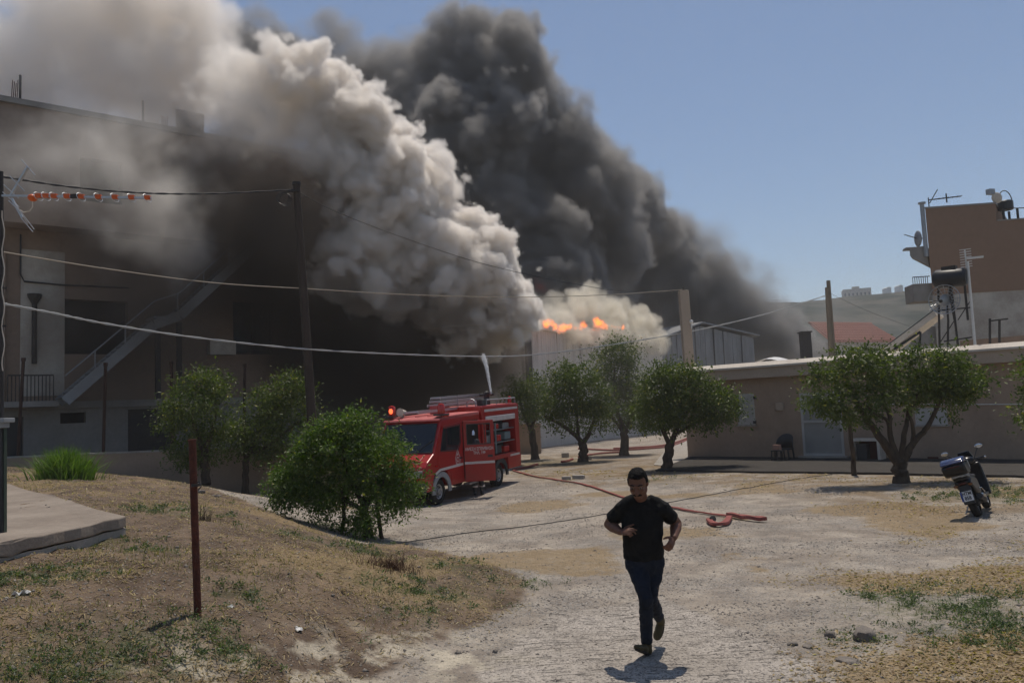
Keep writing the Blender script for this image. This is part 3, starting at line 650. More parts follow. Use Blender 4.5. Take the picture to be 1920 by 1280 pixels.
# --- roof clutter of the single storey house
def roof_clutter():
    f = Facade(RH.W(0, 0, -1.0), RH.W(RH.len, 0, -1.0)); z0 = RH_TOP - .1
    def pt(u, v, off=0): s, z = f.hit(u, v, off); return f.W(s, z, off)
    # pillar at the corner
    fp = Facade(P(1200, 600, 39.5), P(1400, 600, 39.5))
    a = fp.W(*fp.hit(1292, 688)); b = fp.W(*fp.hit(1281, 545)); q = MB(); d = (b - a); base = a - d * (a.z + .6) / d.z
    q.bar(base, b, .46, .46, (0, 1, 0)); o = tag(q.build('concrete_pole', M_fascia, bevel=.02), 'square beige concrete pole behind the house corner holding wires', 'pole')
    q = MB(); q.bar(b, b + Vector((0, 0, .16)), .05, .05); q.bar(b + Vector((-.2, 0, .04)), b + Vector((.12, 0, .04)), .05, .05); q.build('bracket', M_iron, o)
    p = fp.W(*fp.hit(1296, 603, .25), .25); q = MB(); q.tube([p + Vector((-.1, .1, 0)), p], .03, 6); q.ball(p, .1, 8, 6); q.tube([p, p + Vector((0, 0, -.35))], .03, 6); q.build('lamp', M_white, o)
    # black horizontal solar tank on a stand
    t = thing('water_tank', 'black horizontal solar water tank on a rooftop stand', 'water tank', pt(1780, 650)); mi = Matrix.Translation(-t.location)
    a, b = pt(1751, 524), pt(1813, 519); q = MB(); r = .36
    ax = (b - a).normalized(); M = Matrix((Vector((0, 0, 1)).cross(ax).cross(ax), Vector((0, 0, 1)).cross(ax), ax)).transposed(); n = 18
    q.tube([a, a + ax * .06, a + ax * .1, b - ax * .1, b - ax * .06, b], [r * .75, r * .94, r, r, r * .94, r * .75], n); q.build('tank', M_black, t, smooth=True).matrix_parent_inverse = mi
    m = (a + b) / 2 + Vector((0, 0, r)); q = MB(); q.box(m + Vector((0, 0, .03)), (.5, .3, .14), rz=RH.rz); q.build('lid', M_iron, t).matrix_parent_inverse = mi
    for u0, v0, u1, v1 in [(1759, 530, 1762, 652), (1783, 535, 1797, 655), (1778, 535, 1790, 600), (1808, 528, 1815, 600)]:
        q = MB(); q.bar(pt(u1, v1), pt(u0, v0), .06, .06); q.build('leg', M_iron, t).matrix_parent_inverse = mi
    q = MB(); q.bar(pt(1762, 582), pt(1824, 576), .05, .05); q.bar(pt(1770, 640), pt(1822, 632), .05, .05); q.bar(pt(1764, 640), pt(1790, 600), .03, .03); q.bar(pt(1796, 600), pt(1822, 560), .03, .03); q.build('brace', M_iron, t).matrix_parent_inverse = mi
    # inclined solar collector seen edge on
    t = thing('solar_panel', 'tilted solar collector seen edge on above the roof', 'solar panel', pt(1660, 655)); mi = Matrix.Translation(-t.location)
    a, b = pt(1655, 656), pt(1752, 583); q = MB(); dep = f.n * -.9
    q.prism([a, b, b + (pt(1757, 592) - pt(1752, 583)) , a + (pt(1664, 662) - pt(1655, 656))], f.n * .1, dep); q.build('collector', M_cream, t).matrix_parent_inverse = mi
    q = MB(); q.prism([a + Vector((0, 0, .02)), b + Vector((0, 0, .02)), b + Vector((0, 0, .05)), a + Vector((0, 0, .05))], f.n * .08, dep * .98); q.build('glass', M_glass, t).matrix_parent_inverse = mi
    q = MB(); q.bar(pt(1676, 655), pt(1726, 622), .09, .09); q.bar(pt(1726, 622), pt(1724, 652), .06, .06); q.build('support', M_black, t).matrix_parent_inverse = mi
    q = MB(); q.tube([pt(1744, 582), pt(1760, 568)], .04, 6); q.ball(pt(1760, 567), .1, 8, 6); q.build('pipe', M_white, t).matrix_parent_inverse = mi
    # antenna mast with grid reflector
    t = thing('grid_antenna', 'pale rooftop mast with a grid television antenna', 'antenna', pt(1829, 653)); mi = Matrix.Translation(-t.location)
    q = MB(); q.tube([pt(1829, 655), pt(1814, 490)], .05, 8); q.build('mast', M_white, t).matrix_parent_inverse = mi
    q = MB(); c = pt(1812, 485)
    for k in range(8): z = .34 - k * .095; q.bar(c + Vector((-.24, 0, z)), c + Vector((.20, 0, z + .04)), .022, .022)
    q.bar(c + Vector((-.02, .02, -.36)), c + Vector((-.02, .02, .36)), .04, .04); q.build('reflector', M_white, t).matrix_parent_inverse = mi
    q = MB(); q.bar(c + Vector((-.05, -.04, 0)), c + Vector((.48, -.3, .0)), .07, .07); q.build('boom', M_white, t).matrix_parent_inverse = mi
    # mesh dish
    t = thing('satellite_dish', 'see-through grey mesh satellite dish on the house roof', 'satellite dish', pt(1776, 652)); mi = Matrix.Translation(-t.location)
    q = MB(); c = pt(1774, 562); R0 = .56
    for k in range(1, 6): 
        rr = R0 * k / 5; q.tube([c + f.e * (rr * math.cos(x)) + Vector((0, 0, rr * math.sin(x))) + f.n * (.25 * (rr / R0) ** 2) for x in np.linspace(0, 2 * math.pi, 25)], .012 if k < 5 else .022, 4, cap=False)
    for k in range(16): x = k * math.pi / 8; q.tube([c + (f.e * math.cos(x) + Vector((0, 0, math.sin(x)))) * (R0 * j / 3) + f.n * (.25 * (j / 3) ** 2) for j in range(4)], .012, 4)
    q.ball(c + f.n * .03, (.22, .05, .22), 12, 6); q.build('reflector', M_steel, t).matrix_parent_inverse = mi
    q = MB(); q.tube([c - f.n * .05, pt(1778, 600), pt(1777, 654)], .04, 6); q.build('stand', M_iron, t).matrix_parent_inverse = mi
    q = MB(); q.tube([c + f.n * .15 - f.e * .4, c + f.n * .7 + Vector((0, 0, -.1))], .02, 5); q.ball(c + f.n * .7 + Vector((0, 0, -.1)), .07, 8, 6); q.build('feed_arm', M_iron, t).matrix_parent_inverse = mi
    # rods for drying lines
    for (u0, v0, u1, v1, w, lab) in [(1859, 656, 1856, 597, .0, 'thin upright rod on the roof, left of the clothes line post'), (1875, 652, 1874, 598, .35, 'T shaped clothes line post on the flat roof')]:
        q = MB(); q.bar(pt(u1, v0), pt(u1, v1), .06, .06)
        if w: q.bar(pt(u1, v1 + 2) - f.e * w, pt(u1, v1 + 1) + f.e * w * .8, .05, .05)
        tag(q.build('roof_post', M_iron), lab, 'post')
    a, b, c_, d = f.rect(1800, 632, 2000, 652, -2.5); q = MB(); f.box(q, a, b, z0, f.hit(1880, 632, -2.5)[1], -2.5, -2.9)
    tag(q.build('roof_wall', M_lhouse), 'dark low parapet wall on the roof below the apartment block', 'wall')
    # scraps on the roof edge
    q = MB(); c = pt(1442, 671, -1.5); s = f.hit(1442, 671, -1.5)[0]
    vs = []; fs = []
    for i in range(7):
        for j in range(3): vs.append(f.W(s - .7 + i * .24, RH_TOP + .16 + .16 * math.sin(i * .55) + .05 * j, -1.2 - j * .4))
    for i in range(6):
        for j in range(2): fs.append((i * 3 + j, i * 3 + j + 1, i * 3 + j + 4, i * 3 + j + 3))
    q.add(vs, fs); o = tag(q.build('bent_sheet', M_white), 'bent white sheet lying on the flat roof near its left end', 'sheet'); o.modifiers.new('thick', 'SOLIDIFY').thickness = .02
roof_clutter()

# --- apartment block at the right edge
M_brick = mat('brown_wall', (.25, .165, .115), .9, .12, noise=(.3, .4), color2=(.21, .14, .1), fine=(4, .08))
def apartment():
    Yf = 47; f = Facade(P(1746, 520, Yf), P(2090, 520, Yf - 1.2)); L = f.len
    t = thing('apartment_block', 'brown and beige apartment block with balconies at the right edge', 'apartment block', f.W(L / 2, -.5, -6)); mi = Matrix.Translation(-t.location)
    def B(q, n, m, par=t, **k): o = q.build(n, m, par, **k); o.matrix_parent_inverse = mi; return o
    zt = f.hit(1800, 387)[1]; zt2 = f.hit(1895, 413)[1]; zm = f.hit(1840, 548)[1]; ss = f.hit(1867, 400)[0]
    D = Vector((.60, .80, 0)) * 11
    pr = lambda pts, o, d=1.0: MB().prism([f.W(x, z, o) for x, z in pts], (0, 0, 0), D * d)
    B(pr([(0, -.6), (L, -.6), (L, zm), (0, zm)], -.03), 'lower_wall', M_stucco)
    B(pr([(0, zm), (L, zm), (L, zt2), (0, zt2)], 0), 'upper_wall', M_brick)
    B(pr([(0, zt2), (ss, zt2), (ss, zt), (0, zt)], 0), 'roof_storey', M_brick)
    B(pr([(-.04, zt), (ss + .04, zt), (ss + .04, zt + .1), (-.04, zt + .1)], .05), 'coping', M_concdark); B(pr([(ss + .04, zt2), (L, zt2), (L, zt2 + .08), (ss + .04, zt2 + .08)], .05), 'coping', M_concdark)
    for (u0, v0, u1, v1, nm, m) in [(1714, 531, 1748, 564, 'balcony', M_concdark), (1724, 612, 1758, 645, 'balcony', M_concdark)]:
        a, b, c, d = f.rect(u0, v0, u1, v1, -.2); q = MB(); b = min(b, 0) if b > 0 else b
        f.box(q, a, .9, c, c + .2, -.3, -1.7); f.box(q, a, a + .1, c + .2, d, -.3, -1.7); f.box(q, a + .1, .35, c + .2, d, -.3, -.42)
        o = B(q, nm, m); q = MB()
        if v0 < 600:
            zz = d + .38
            f.box(q, a, 0, zz, zz + .05, -.22, -.27)
            for k in range(8): x = a + (0 - a) * k / 8; q.tube([f.W(x, d, -.25), f.W(x, zz, -.25)], .02, 5)
            B(q, 'railing', M_iron, o)
    a, b, c, d = f.rect(1706, 463, 1744, 488, -.2); q = MB(); q.prism([f.W(a, d, -.2), f.W(0, d + .05, -.2), f.W(0, c - .35, -.2), f.W(a, d - .5, -.2)], (0, 0, 0), f.n * -1.2 + f.e * .55); B(q, 'awning', M_concdark)
    q = MB(); q.box(f.W(a + .25, d + .05, -1), (.5, .6, .12), rz=f.rz); B(q, 'awning_box', M_concdark)
    s, z = f.hit(1733, 383, -.1); q = MB(); q.tube([f.W(-.12, f.hit(1745, 480)[1], -.1), f.W(-.12, z, -.1)], .13, 8); q.lathe(f.W(-.12, z, -.1), [(.13, 0), (.22, .03), (.22, .12)], 10); B(q, 'chimney_pipe', M_steel)
    for zz in np.linspace(zm + 1.5, zt - 1.5, 3): pass
    def small(name, lab, cat, parts, base):
        tt = thing(name, lab, cat, base)
        for n, m, q in parts: o = q.build(n, m, tt); o.matrix_parent_inverse = Matrix.Translation(-Vector(base))
    # rooftop antenna
    s, z = f.hit(1743, 399, -.8); p = f.W(s, zt + .1, -.8); q = MB(); q.tube([p, p + Vector((0, 0, .75))], .03, 6); q2 = MB(); q2.bar(p + Vector((0, 0, .6)), p + Vector((2.0, 0, .75)), .06, .06)
    for k in range(6): q2.bar(p + Vector((.5 + k * .28, -.3, .62 + .02 * k)), p + Vector((.5 + k * .28, .3, .66 + .02 * k)), .025, .025)
    q2.bar(p + Vector((.05, 0, .4)), p + Vector((.55, -.1, 1.2)), .05, .05); q2.bar(p + Vector((1.1, 0, .4)), p + Vector((1.1, 0, .95)), .06, .06)
    small('roof_antenna', 'small television antenna on the left roof corner of the block', 'antenna', [('mast', M_iron, q), ('boom', M_iron, q2)], p)
    # dish and floodlight on a mast
    s, z = f.hit(1866, 378, -.5); p = f.W(ss - .1, zt2, -.5); top = f.W(f.hit(1864, 366, -.5)[0], f.hit(1864, 362, -.5)[1], -.5); q = MB(); q.tube([p, f.W(f.hit(1866, 400, -.5)[0], zt, -.5), top], .05, 6)
    q2 = MB(); c = f.W(*f.hit(1869, 371, -.3), -.3); q2.ball(c, (.32, .12, .34), 16, 8); q3 = MB(); q3.box(f.W(*f.hit(1857, 360, -.3), -.3), (.4, .3, .32), rz=.3)
    small('rooftop_dish', 'round cream dish and floodlight on a mast at the roof step', 'satellite dish', [('mast', M_iron, q), ('dish', M_cream, q2), ('floodlight', M_steel, q3)], p)
    # tank
    s, z = f.hit(1888, 412, -1); p = f.W(s, zt2 + .08, -1); q = MB(); 
    for dx in (-.42, .42):
        for dy in (-.4, .4): q.bar(p + Vector((dx, dy, 0)), p + Vector((dx, dy, .75)), .1, .1)
    q2 = MB(); q2.lathe(p + Vector((0, 0, .75)), [(.38, 0), (.42, .05), (.42, .5), (.36, .56), (.1, .6)], 16); q3 = MB(); q3.tube([p + Vector((.42 * math.cos(x), 0, 1.2 + .75 * max(0, math.sin(x)))) for x in np.linspace(0, math.pi, 13)], .03, 5)
    q4 = MB(); q4.tube([p + Vector((.4, 0, .85)), p + Vector((4, 0, .8))], .03, 5)
    small('roof_tank', 'small dark barrel tank on a stand with a hoop over it', 'water tank', [('stand', M_iron, q), ('tank', M_black, q2), ('hoop', M_iron, q3), ('pipe', M_iron, q4)], p)
    # wall dish on the left side
    c = f.W(-.25, f.hit(1737, 442)[1], -.8); q = MB(); q.ball(c, (.12, .42, .5), 14, 8); q2 = MB(); q2.bar(c, f.W(0, c.z, -.8), .05, .05); q2.bar(c, c + Vector((-.9, -.2, .25)), .04, .04)
    small('wall_dish', 'grey dish fixed to the side of the apartment block', 'satellite dish', [('dish', M_steel, q), ('arm', M_iron, q2)], c)
apartment()

# --- tiled roof house and the blocks far away
M_tile = mat('roof_tiles', (.36, .15, .10), .85, .2, noise=(2, .6), color2=(.25, .10, .07))
def far_things():
    f = Facade(P(1558, 640, 120), P(1682, 640, 126)); L = f.len; t = thing('tiled_house', 'distant house with an orange tiled roof in thin smoke', 'house', f.W(L / 2, -.5, -5)); mi = Matrix.Translation(-t.location)
    zt = f.hit(1620, 606, -4)[1]; ze = f.hit(1620, 639)[1]
    q = MB(); f.box(q, .2, L - .2, -.6, ze, -.4, -9); q.build('wall', M_stucco, t).matrix_parent_inverse = mi
    q = MB(); q.prism([f.W(-.3, ze - .1, .3), f.W(L + .3, ze - .1, .3), f.W(L - .2, zt - .1, -4.5), f.W(.6, zt - .1, -4.5)], (0, 0, 0), (0, 0, -.15)); rf = q.build('roof', M_tile, t); rf.matrix_parent_inverse = mi
    n = 26; slope = [f.W(0, ze, .3) - f.W(0, zt, -4.5)]
    rows = 7; tq = None
    for r_ in range(rows):
        for k in range(n):
            a = f.W(-.2 + (L + .4) * (k + .5) / n, ze, .3).lerp(f.W(.65 + (L - .9) * (k + .5) / n, zt, -4.5), r_ / rows)
            b = f.W(-.2 + (L + .4) * (k + .5) / n, ze, .3).lerp(f.W(.65 + (L - .9) * (k + .5) / n, zt, -4.5), (r_ + 1.1) / rows)
            if tq is None: tq = MB()
            tq.tube([a + Vector((0, 0, .06)), b], [.17, .14], 6)
    o = tq.build('tiles', M_tile, rf); o['kind'] = 'stuff'; o.matrix_parent_inverse = mi
    q = MB(); q.tube([f.W(.5, zt + .03, -4.5), f.W(L - .1, zt + .03, -4.5)], .2, 8); q.build('ridge', M_tile, rf).matrix_parent_inverse = mi
    f = Facade(P(1581, 550, 505), P(1634, 550, 500)); zb, zt = f.hit(1605, 575)[1], f.hit(1605, 541)[1]
    t = thing('hilltop_block', 'grey apartment block on top of the hazy hill', 'apartment block', f.W(f.len / 2, zb, -5)); mi = Matrix.Translation(-t.location)
    cols = 7; ops = []
    for k in range(cols):
        for j in range(2): ops.append((f.len * (k + .25) / cols, f.len * (k + .7) / cols, zt - 4.4 - j * 3.2, zt - 2.6 - j * 3.2 ))
    w = wall_open(f, 0, f.len, zb - 6, zt, ops, .4); w.build('wall', M_stucco, t).matrix_parent_inverse = mi
    ends_and_roof(f, 0, f.len, zb - 6, zt, 12).build('roof', M_stucco, t).matrix_parent_inverse = mi
    for a, b, c, d in ops: q = MB(); f.box(q, a, b, c, d, -.38, -.42); q.build('window', M_glass, t).matrix_parent_inverse = mi
    q = MB(); f.box(q, f.len * .35, f.len * .6, zt, zt + 1.6, -2, -7); q.build('stair_tower', M_stucco, t).matrix_parent_inverse = mi
    for (u, v, w_, lab) in [(1662, 541, 9, 'left one of two white houses on the hill crest'), (1685, 537, 8, 'right one of two white houses on the hill crest')]:
        f = Facade(P(u, v, 510), P(u + w_, v, 510)); z = f.hit(u, v - 1)[1]; q = MB(); f.box(q, 0, f.len, z - 5, z, 0, -6); q.prism([f.W(-.2, z, .2), f.W(f.len + .2, z, .2), f.W(f.len / 2, z + .8, .2)], (0, 0, 0), f.n * -6.4)
        tag(q.build('white_house', M_white), lab, 'house')
    # dark chimney box in the smoke behind the flat roof
    f = Facade(P(1500, 640, 75), P(1530, 640, 75)); a, b, c, d = f.rect(1506, 623, 1522, 664); q = MB(); f.box(q, a, b, -.5, d, 0, -1); f.box(q, a - .1, b + .1, d, d + .12, .1, -1.1)
    tag(q.build('chimney_stack', M_iron), 'dark square chimney in the smoke behind the flat roof', 'chimney')
far_things()

M_slab = mat('stained_slab', (.29, .245, .20), .92, .15, noise=(1.1, .8), color2=(.19, .155, .125), fine=(14, .2), bump=(20, .4))
# concrete slab on the mound
_sl = [tuple(G(u, v)[:2]) for u, v in [(-60, 1040), (230, 977), (20, 904), (-260, 925)]]
def mound_slab():
    q = MB(); z = 1.2
    pts = [(x, y, z) for x, y in [(-5.3, 7.2), (-4.85, 10.0), (-10.9, 17.3), (-16, 12.5)]]
    n = 14; poly = []
    for i, (a, b) in enumerate(zip(pts, pts[1:] + pts[:1])):
        for k in range(n):
            p = Vector(a).lerp(Vector(b), k / n); j = .035 if k else 0; poly.append(p + Vector((random.uniform(-j, j), random.uniform(-j, j), random.uniform(-.01, .01))))
    q.prism(poly, (0, 0, 0), (0, 0, -.13)); o = struct(q.build('concrete_slab', M_slab, bevel=.015)); o['label'] = 'weathered concrete slab on top of the mound'
    q = MB(); poly2 = [Vector((p.x * 1.005 + .0, p.y * 1.005 - .01, p.z - .15)) for p in poly]
    q.prism(poly2, (0, 0, 0), (0, 0, -.35)); o2 = struct(q.build('slab_footing', M_conc)); 
mound_slab()
# ---------------------------------------------------------------- trees
def leaf_material(name, dark, light, yellow):
    m = bpy.data.materials.new(name); m.use_nodes = True; t = NT(m.node_tree); b = m.node_tree.nodes['Principled BSDF']; out = m.node_tree.nodes['Material Output']
    a = t.n('ShaderNodeAttribute'); a.attribute_name = 'tint'
    r = t.n('ShaderNodeValToRGB'); e = r.color_ramp.elements; e[0].color = dark + (1,); e[0].position = 0; e[1].color = light + (1,); e[1].position = .85
    x = e.new(1.0); x.color = yellow + (1,); t.link(a.outputs['Fac'], r.inputs[0]); t.link(r.outputs[0], b.inputs['Base Color'])
    b.inputs['Roughness'].default_value = .5; b.inputs['Specular IOR Level'].default_value = .32
    tr = t.n('ShaderNodeBsdfTranslucent'); sc = t.vm('MULTIPLY', r.outputs[0], (1.3, 1.7, .5)); t.link(sc, tr.inputs[0])
    mx = t.n('ShaderNodeMixShader'); mx.inputs[0].default_value = .3; t.link(b.outputs[0], mx.inputs[1]); t.link(tr.outputs[0], mx.inputs[2]); t.link(mx.outputs[0], out.inputs['Surface'])
    return m
M_leaf = leaf_material('citrus_leaf', (.032, .052, .014), (.13, .155, .036), (.32, .28, .06))
M_leaf2 = leaf_material('bush_leaf', (.030, .055, .012), (.13, .19, .034), (.30, .28, .06))
M_bark = mat('bark', (.10, .075, .055), .95, .1, noise=(9, .8), color2=(.045, .035, .028), bump=(30, .6), stretch=(1, 1, .4))
def unit(n): v = rng.normal(size=(n, 3)); return v / np.linalg.norm(v, axis=1, keepdims=True)
def leaves(name, pos, out, size, material, droop=.25, up=.6, aspect=.42, jitter=.35, tint=None, zs=1.0):
    n = len(pos); ax = out * .7 + unit(n) * .9 * np.array([1, 1, zs]); ax[:, 2] -= droop; ax /= np.linalg.norm(ax, axis=1, keepdims=True)
    nr = unit(n) * .9; nr[:, 2] += up; nr -= ax * (nr * ax).sum(1, keepdims=True); nr /= np.linalg.norm(nr, axis=1, keepdims=True) + 1e-9
    sd = np.cross(ax, nr); L = (size * (1 + jitter * rng.normal(size=n)).clip(.4, 1.8))[:, None]
    w = L * aspect; fold = nr * w * .25
    V = np.stack([pos, pos + ax * L * .5 + sd * w * .5 + fold, pos + ax * L, pos + ax * L * .5 - sd * w * .5 + fold], 1).reshape(-1, 3)
    i = np.arange(n)[:, None] * 4; F = np.concatenate([i + np.array([[0, 1, 2]]), i + np.array([[0, 2, 3]])], 1).reshape(-1, 3)
    me = npmesh(name, V, F, material)
    ti = np.clip(rng.beta(2, 2.6, n) if tint is None else tint, 0, 1)
    me.attributes.new('tint', 'FLOAT', 'FACE').data.foreach_set('value', np.repeat(ti, 2).astype(np.float32))
    return me
def crown(blobs, d, n_leaf, size, name='crown', material=None, clump=.3, shell=.55, flat=.85, depth=1.0, base=None, sprig=.20, gaps=True):
    C = []
    for b in blobs:
        u, v, r = b[:3]; dd = b[3] if len(b) > 3 else rng.normal() * .25
        p = P(u, v, d + dd); C.append((p.x, p.y, p.z, r * d / FPX))
    C = np.array(C); wgt = C[:, 3] ** 2; wgt /= wgt.sum(); pos = []; outv = []; tin = []
    per = 34; nc = max(8, int(n_leaf * 1.3) // per); which = rng.choice(len(C), nc, p=wgt)
    q = unit(nc); rad = 1 - (1 - shell) * rng.random(nc) ** 1.6
    rad = np.where(rng.random(nc) < sprig, rad * (1.05 + .32 * rng.random(nc)), rad)
    cc = C[which, :3] + q * (C[which, 3] * rad)[:, None] * np.array([1, depth, flat])
    keep = np.array([mnoise.noise(Vector(p) * 1.35) + .6 * mnoise.noise(Vector(p) * 3.1) for p in cc]) > (-.16 if gaps else -9); cc, q, rad = cc[keep], q[keep], rad[keep]; nc = len(cc)
    ct = rng.beta(2, 2.4, nc)
    k = rng.integers(per // 2, per * 3 // 2, nc); idx = np.repeat(np.arange(nc), k); n = len(idx)
    cr = clump * (.5 + .9 * rng.random(nc)); off = rng.normal(size=(n, 3)) * .55 * cr[idx][:, None]; off[:, 2] *= .75
    pos = cc[idx] + off; outv = q[idx] * .6 + off / (cr[idx][:, None] + 1e-6) * .6
    tint = np.clip(ct[idx] * .75 + .35 * rng.random(n) - .05, 0, .93); tint = np.where(rng.random(n) < .02, 1.0, tint)
    return leaves(name, pos, outv, size, material or M_leaf, tint=tint)
def limb(mb, pts, r0, r1, d, n=9):
    """pts: (u, v[, depth offset])"""
    W3 = [P(p[0], p[1], d + (p[2] if len(p) > 2 else 0)) for p in pts]
    if len(W3) > 2 or True:   # smooth the path
        fine = []; m = 4
        for i in range(len(W3) - 1):
            p0 = W3[max(i - 1, 0)]; p1 = W3[i]; p2 = W3[i + 1]; p3 = W3[min(i + 2, len(W3) - 1)]
            for k in range(m):
                t = k / m; fine.append(.5 * ((2 * p1) + (p2 - p0) * t + (2 * p0 - 5 * p1 + 4 * p2 - p3) * t * t + (3 * p1 - p0 - 3 * p2 + p3) * t ** 3))
        fine.append(W3[-1]); W3 = fine
    N = len(W3); W3 = [p + Vector((random.uniform(-1, 1), random.uniform(-1, 1), 0)) * r1 * .35 if 0 < i < N - 1 else p for i, p in enumerate(W3)]
    mb.tube(W3, [r0 + (r1 - r0) * (i / (N - 1)) ** .8 for i in range(N)], n)
def tree(name, label, cat, base, d, blobs, limbs, n_leaf, size, group=None, **kw):
    """base is a pixel on the ground; blobs and limbs are given on the photograph at distance d"""
    g = P(base[0], base[1], d); t = thing(name, label, cat, (g.x, g.y, float(ztop(g.x, g.y))), 0, group)
    mi = Matrix.Translation(-t.location); q = MB()
    for pts, r0, r1 in limbs: limb(q, pts, r0, r1, d)
    q.lathe(t.location + Vector((0, 0, -.15)), [(limbs[0][1] * 1.35, 0), (limbs[0][1] * 1.15, .17), (limbs[0][1] * .95, .34)], 10)
    o = q.build('trunk', M_bark, t, smooth=True); o.matrix_parent_inverse = mi
    o = link('crown', crown(blobs, d, n_leaf, size, **kw), None, t); o.matrix_parent_inverse = mi
    return t
OR = 'orange trees around the yard'
# the wide tree on the right
tree('orange_tree', 'wide spreading orange tree with several forked limbs, left of the scooter', 'tree', (1690, 905), 23.1,
     [(1560, 725, 50), (1600, 700, 48), (1640, 690, 42), (1540, 745, 32), (1585, 760, 42), (1620, 755, 40), (1675, 690, 34, .5), (1660, 735, 30, .6), (1700, 705, 30, .6), (1735, 690, 40), (1770, 690, 42), (1745, 735, 42), (1790, 720, 42), (1820, 718, 28), (1780, 750, 36), (1715, 740, 26, .6), (1720, 665, 22), (1770, 668, 20), (1590, 668, 20), (1645, 662, 20), (1545, 700, 24), (1835, 705, 14), (1700, 770, 14)],
     [([(1691, 908), (1688, 880), (1684, 862)], .22, .17), ([(1684, 866), (1660, 835), (1635, 800), (1618, 775), (1600, 740)], .15, .06), ([(1686, 868), (1669, 815), (1668, 780), (1657, 755, .2), (1655, 715, .3)], .09, .04), ([(1668, 800), (1660, 785), (1640, 775), (1625, 760)], .06, .03), ([(1690, 868), (1695, 815), (1700, 790, .3), (1705, 760, .4)], .09, .05), ([(1692, 866), (1706, 840), (1715, 825), (1735, 805), (1750, 780), (1765, 745)], .12, .05), ([(1712, 830), (1712, 800), (1706, 775), (1720, 740)], .07, .03)],
     17500, .11, OR, clump=.30)
tree('orange_tree', 'orange tree left of the house corner, right behind the running man', 'tree', (1250, 882), 32.0,
     [(1235, 735, 42), (1275, 720, 40), (1310, 735, 44), (1345, 755, 40), (1370, 768, 26), (1265, 770, 44), (1310, 775, 38), (1225, 775, 36), (1245, 790, 24), (1330, 790, 22), (1290, 700, 22), (1230, 705, 24), (1205, 760, 26)],
     [([(1250, 884), (1253, 850), (1257, 830)], .22, .17), ([(1257, 835), (1270, 800), (1290, 770)], .13, .06), ([(1256, 834), (1243, 805), (1235, 770)], .12, .05), ([(1262, 815), (1300, 795), (1335, 770)], .08, .04)],
     21000, .115, OR, clump=.42)
tree('orange_tree', 'tall narrow orange tree in front of the burning warehouse', 'tree', (1170, 850), 43.5,
     [(1150, 672, 34), (1165, 665, 28), (1150, 700, 36), (1172, 720, 34), (1150, 745, 34), (1185, 755, 32), (1160, 780, 30), (1195, 790, 22), (1158, 648, 16), (1205, 735, 18), (1130, 765, 24)],
     [([(1170, 853), (1170, 825), (1172, 805)], .26, .2), ([(1172, 808), (1160, 780), (1152, 740), (1152, 690)], .16, .05), ([(1172, 806), (1185, 780), (1190, 755)], .12, .05), ([(1170, 815), (1158, 795), (1145, 780)], .1, .05)],
     19000, .125, OR, clump=.46)
tree('orange_tree', 'orange tree with a forked trunk between truck and warehouse', 'tree', (1093, 865), 39.6,
     [(1055, 720, 34), (1085, 710, 36), (1050, 750, 36), (1100, 745, 38), (1125, 760, 26), (1075, 780, 34), (1110, 790, 26), (1040, 785, 24), (1060, 695, 20), (1030, 765, 16), (1130, 735, 18), (1115, 715, 14)],
     [([(1093, 868), (1093, 845), (1093, 828)], .25, .2), ([(1093, 832), (1075, 812), (1050, 795), (1020, 780)], .15, .06), ([(1093, 830), (1105, 812), (1115, 780)], .15, .06), ([(1085, 822), (1082, 790), (1080, 750)], .1, .05)],
     19000, .125, OR, clump=.46)
tree('orange_tree', 'orange tree whose crown shows just behind the fire truck', 'tree', (1003, 850), 43.5,
     [(985, 725, 30), (965, 730, 24), (1005, 735, 26), (985, 755, 34), (1010, 765, 24), (960, 755, 20), (985, 782, 24), (1000, 705, 14), (970, 710, 14)],
     [([(1003, 855), (1000, 820), (995, 800)], .22, .16), ([(995, 803), (980, 770), (972, 735)], .12, .05), ([(996, 803), (1008, 775), (1008, 745)], .1, .05)],
     9000, .125, OR, clump=.46)
tree('orange_tree', 'bushy orange tree behind the rusty post, in front of the low wall', 'tree', (385, 905), 27.2,
     [(375, 735, 40), (400, 720, 32), (350, 755, 40), (410, 760, 34), (375, 790, 44), (330, 790, 34), (415, 800, 32), (355, 830, 36), (395, 840, 32), (385, 715, 20), (320, 770, 22), (345, 860, 20), (375, 868, 16)],
     [([(387, 908), (385, 870), (382, 840)], .16, .12), ([(382, 845), (365, 800), (360, 760)], .09, .04), ([(383, 845), (400, 800), (405, 755)], .09, .04)],
     15000, .095, OR, clump=.34)
tree('orange_tree', 'orange tree with a thin dark trunk left of the big bush', 'tree', (460, 927), 28.4,
     [(545, 725, 30), (520, 740, 34), (560, 750, 32), (490, 765, 36), (530, 780, 42), (465, 800, 36), (500, 820, 40), (450, 830, 26), (480, 850, 24), (575, 780, 30), (440, 810, 18), (555, 705, 14), (570, 830, 36), (545, 860, 30)],
     [([(460, 930), (461, 890), (462, 860)], .13, .1), ([(462, 866), (480, 825), (505, 780), (540, 740)], .09, .04), ([(462, 862), (455, 830), (460, 800)], .07, .04), ([(466, 852), (510, 830), (560, 790)], .07, .035)],
     16000, .098, OR, clump=.36)
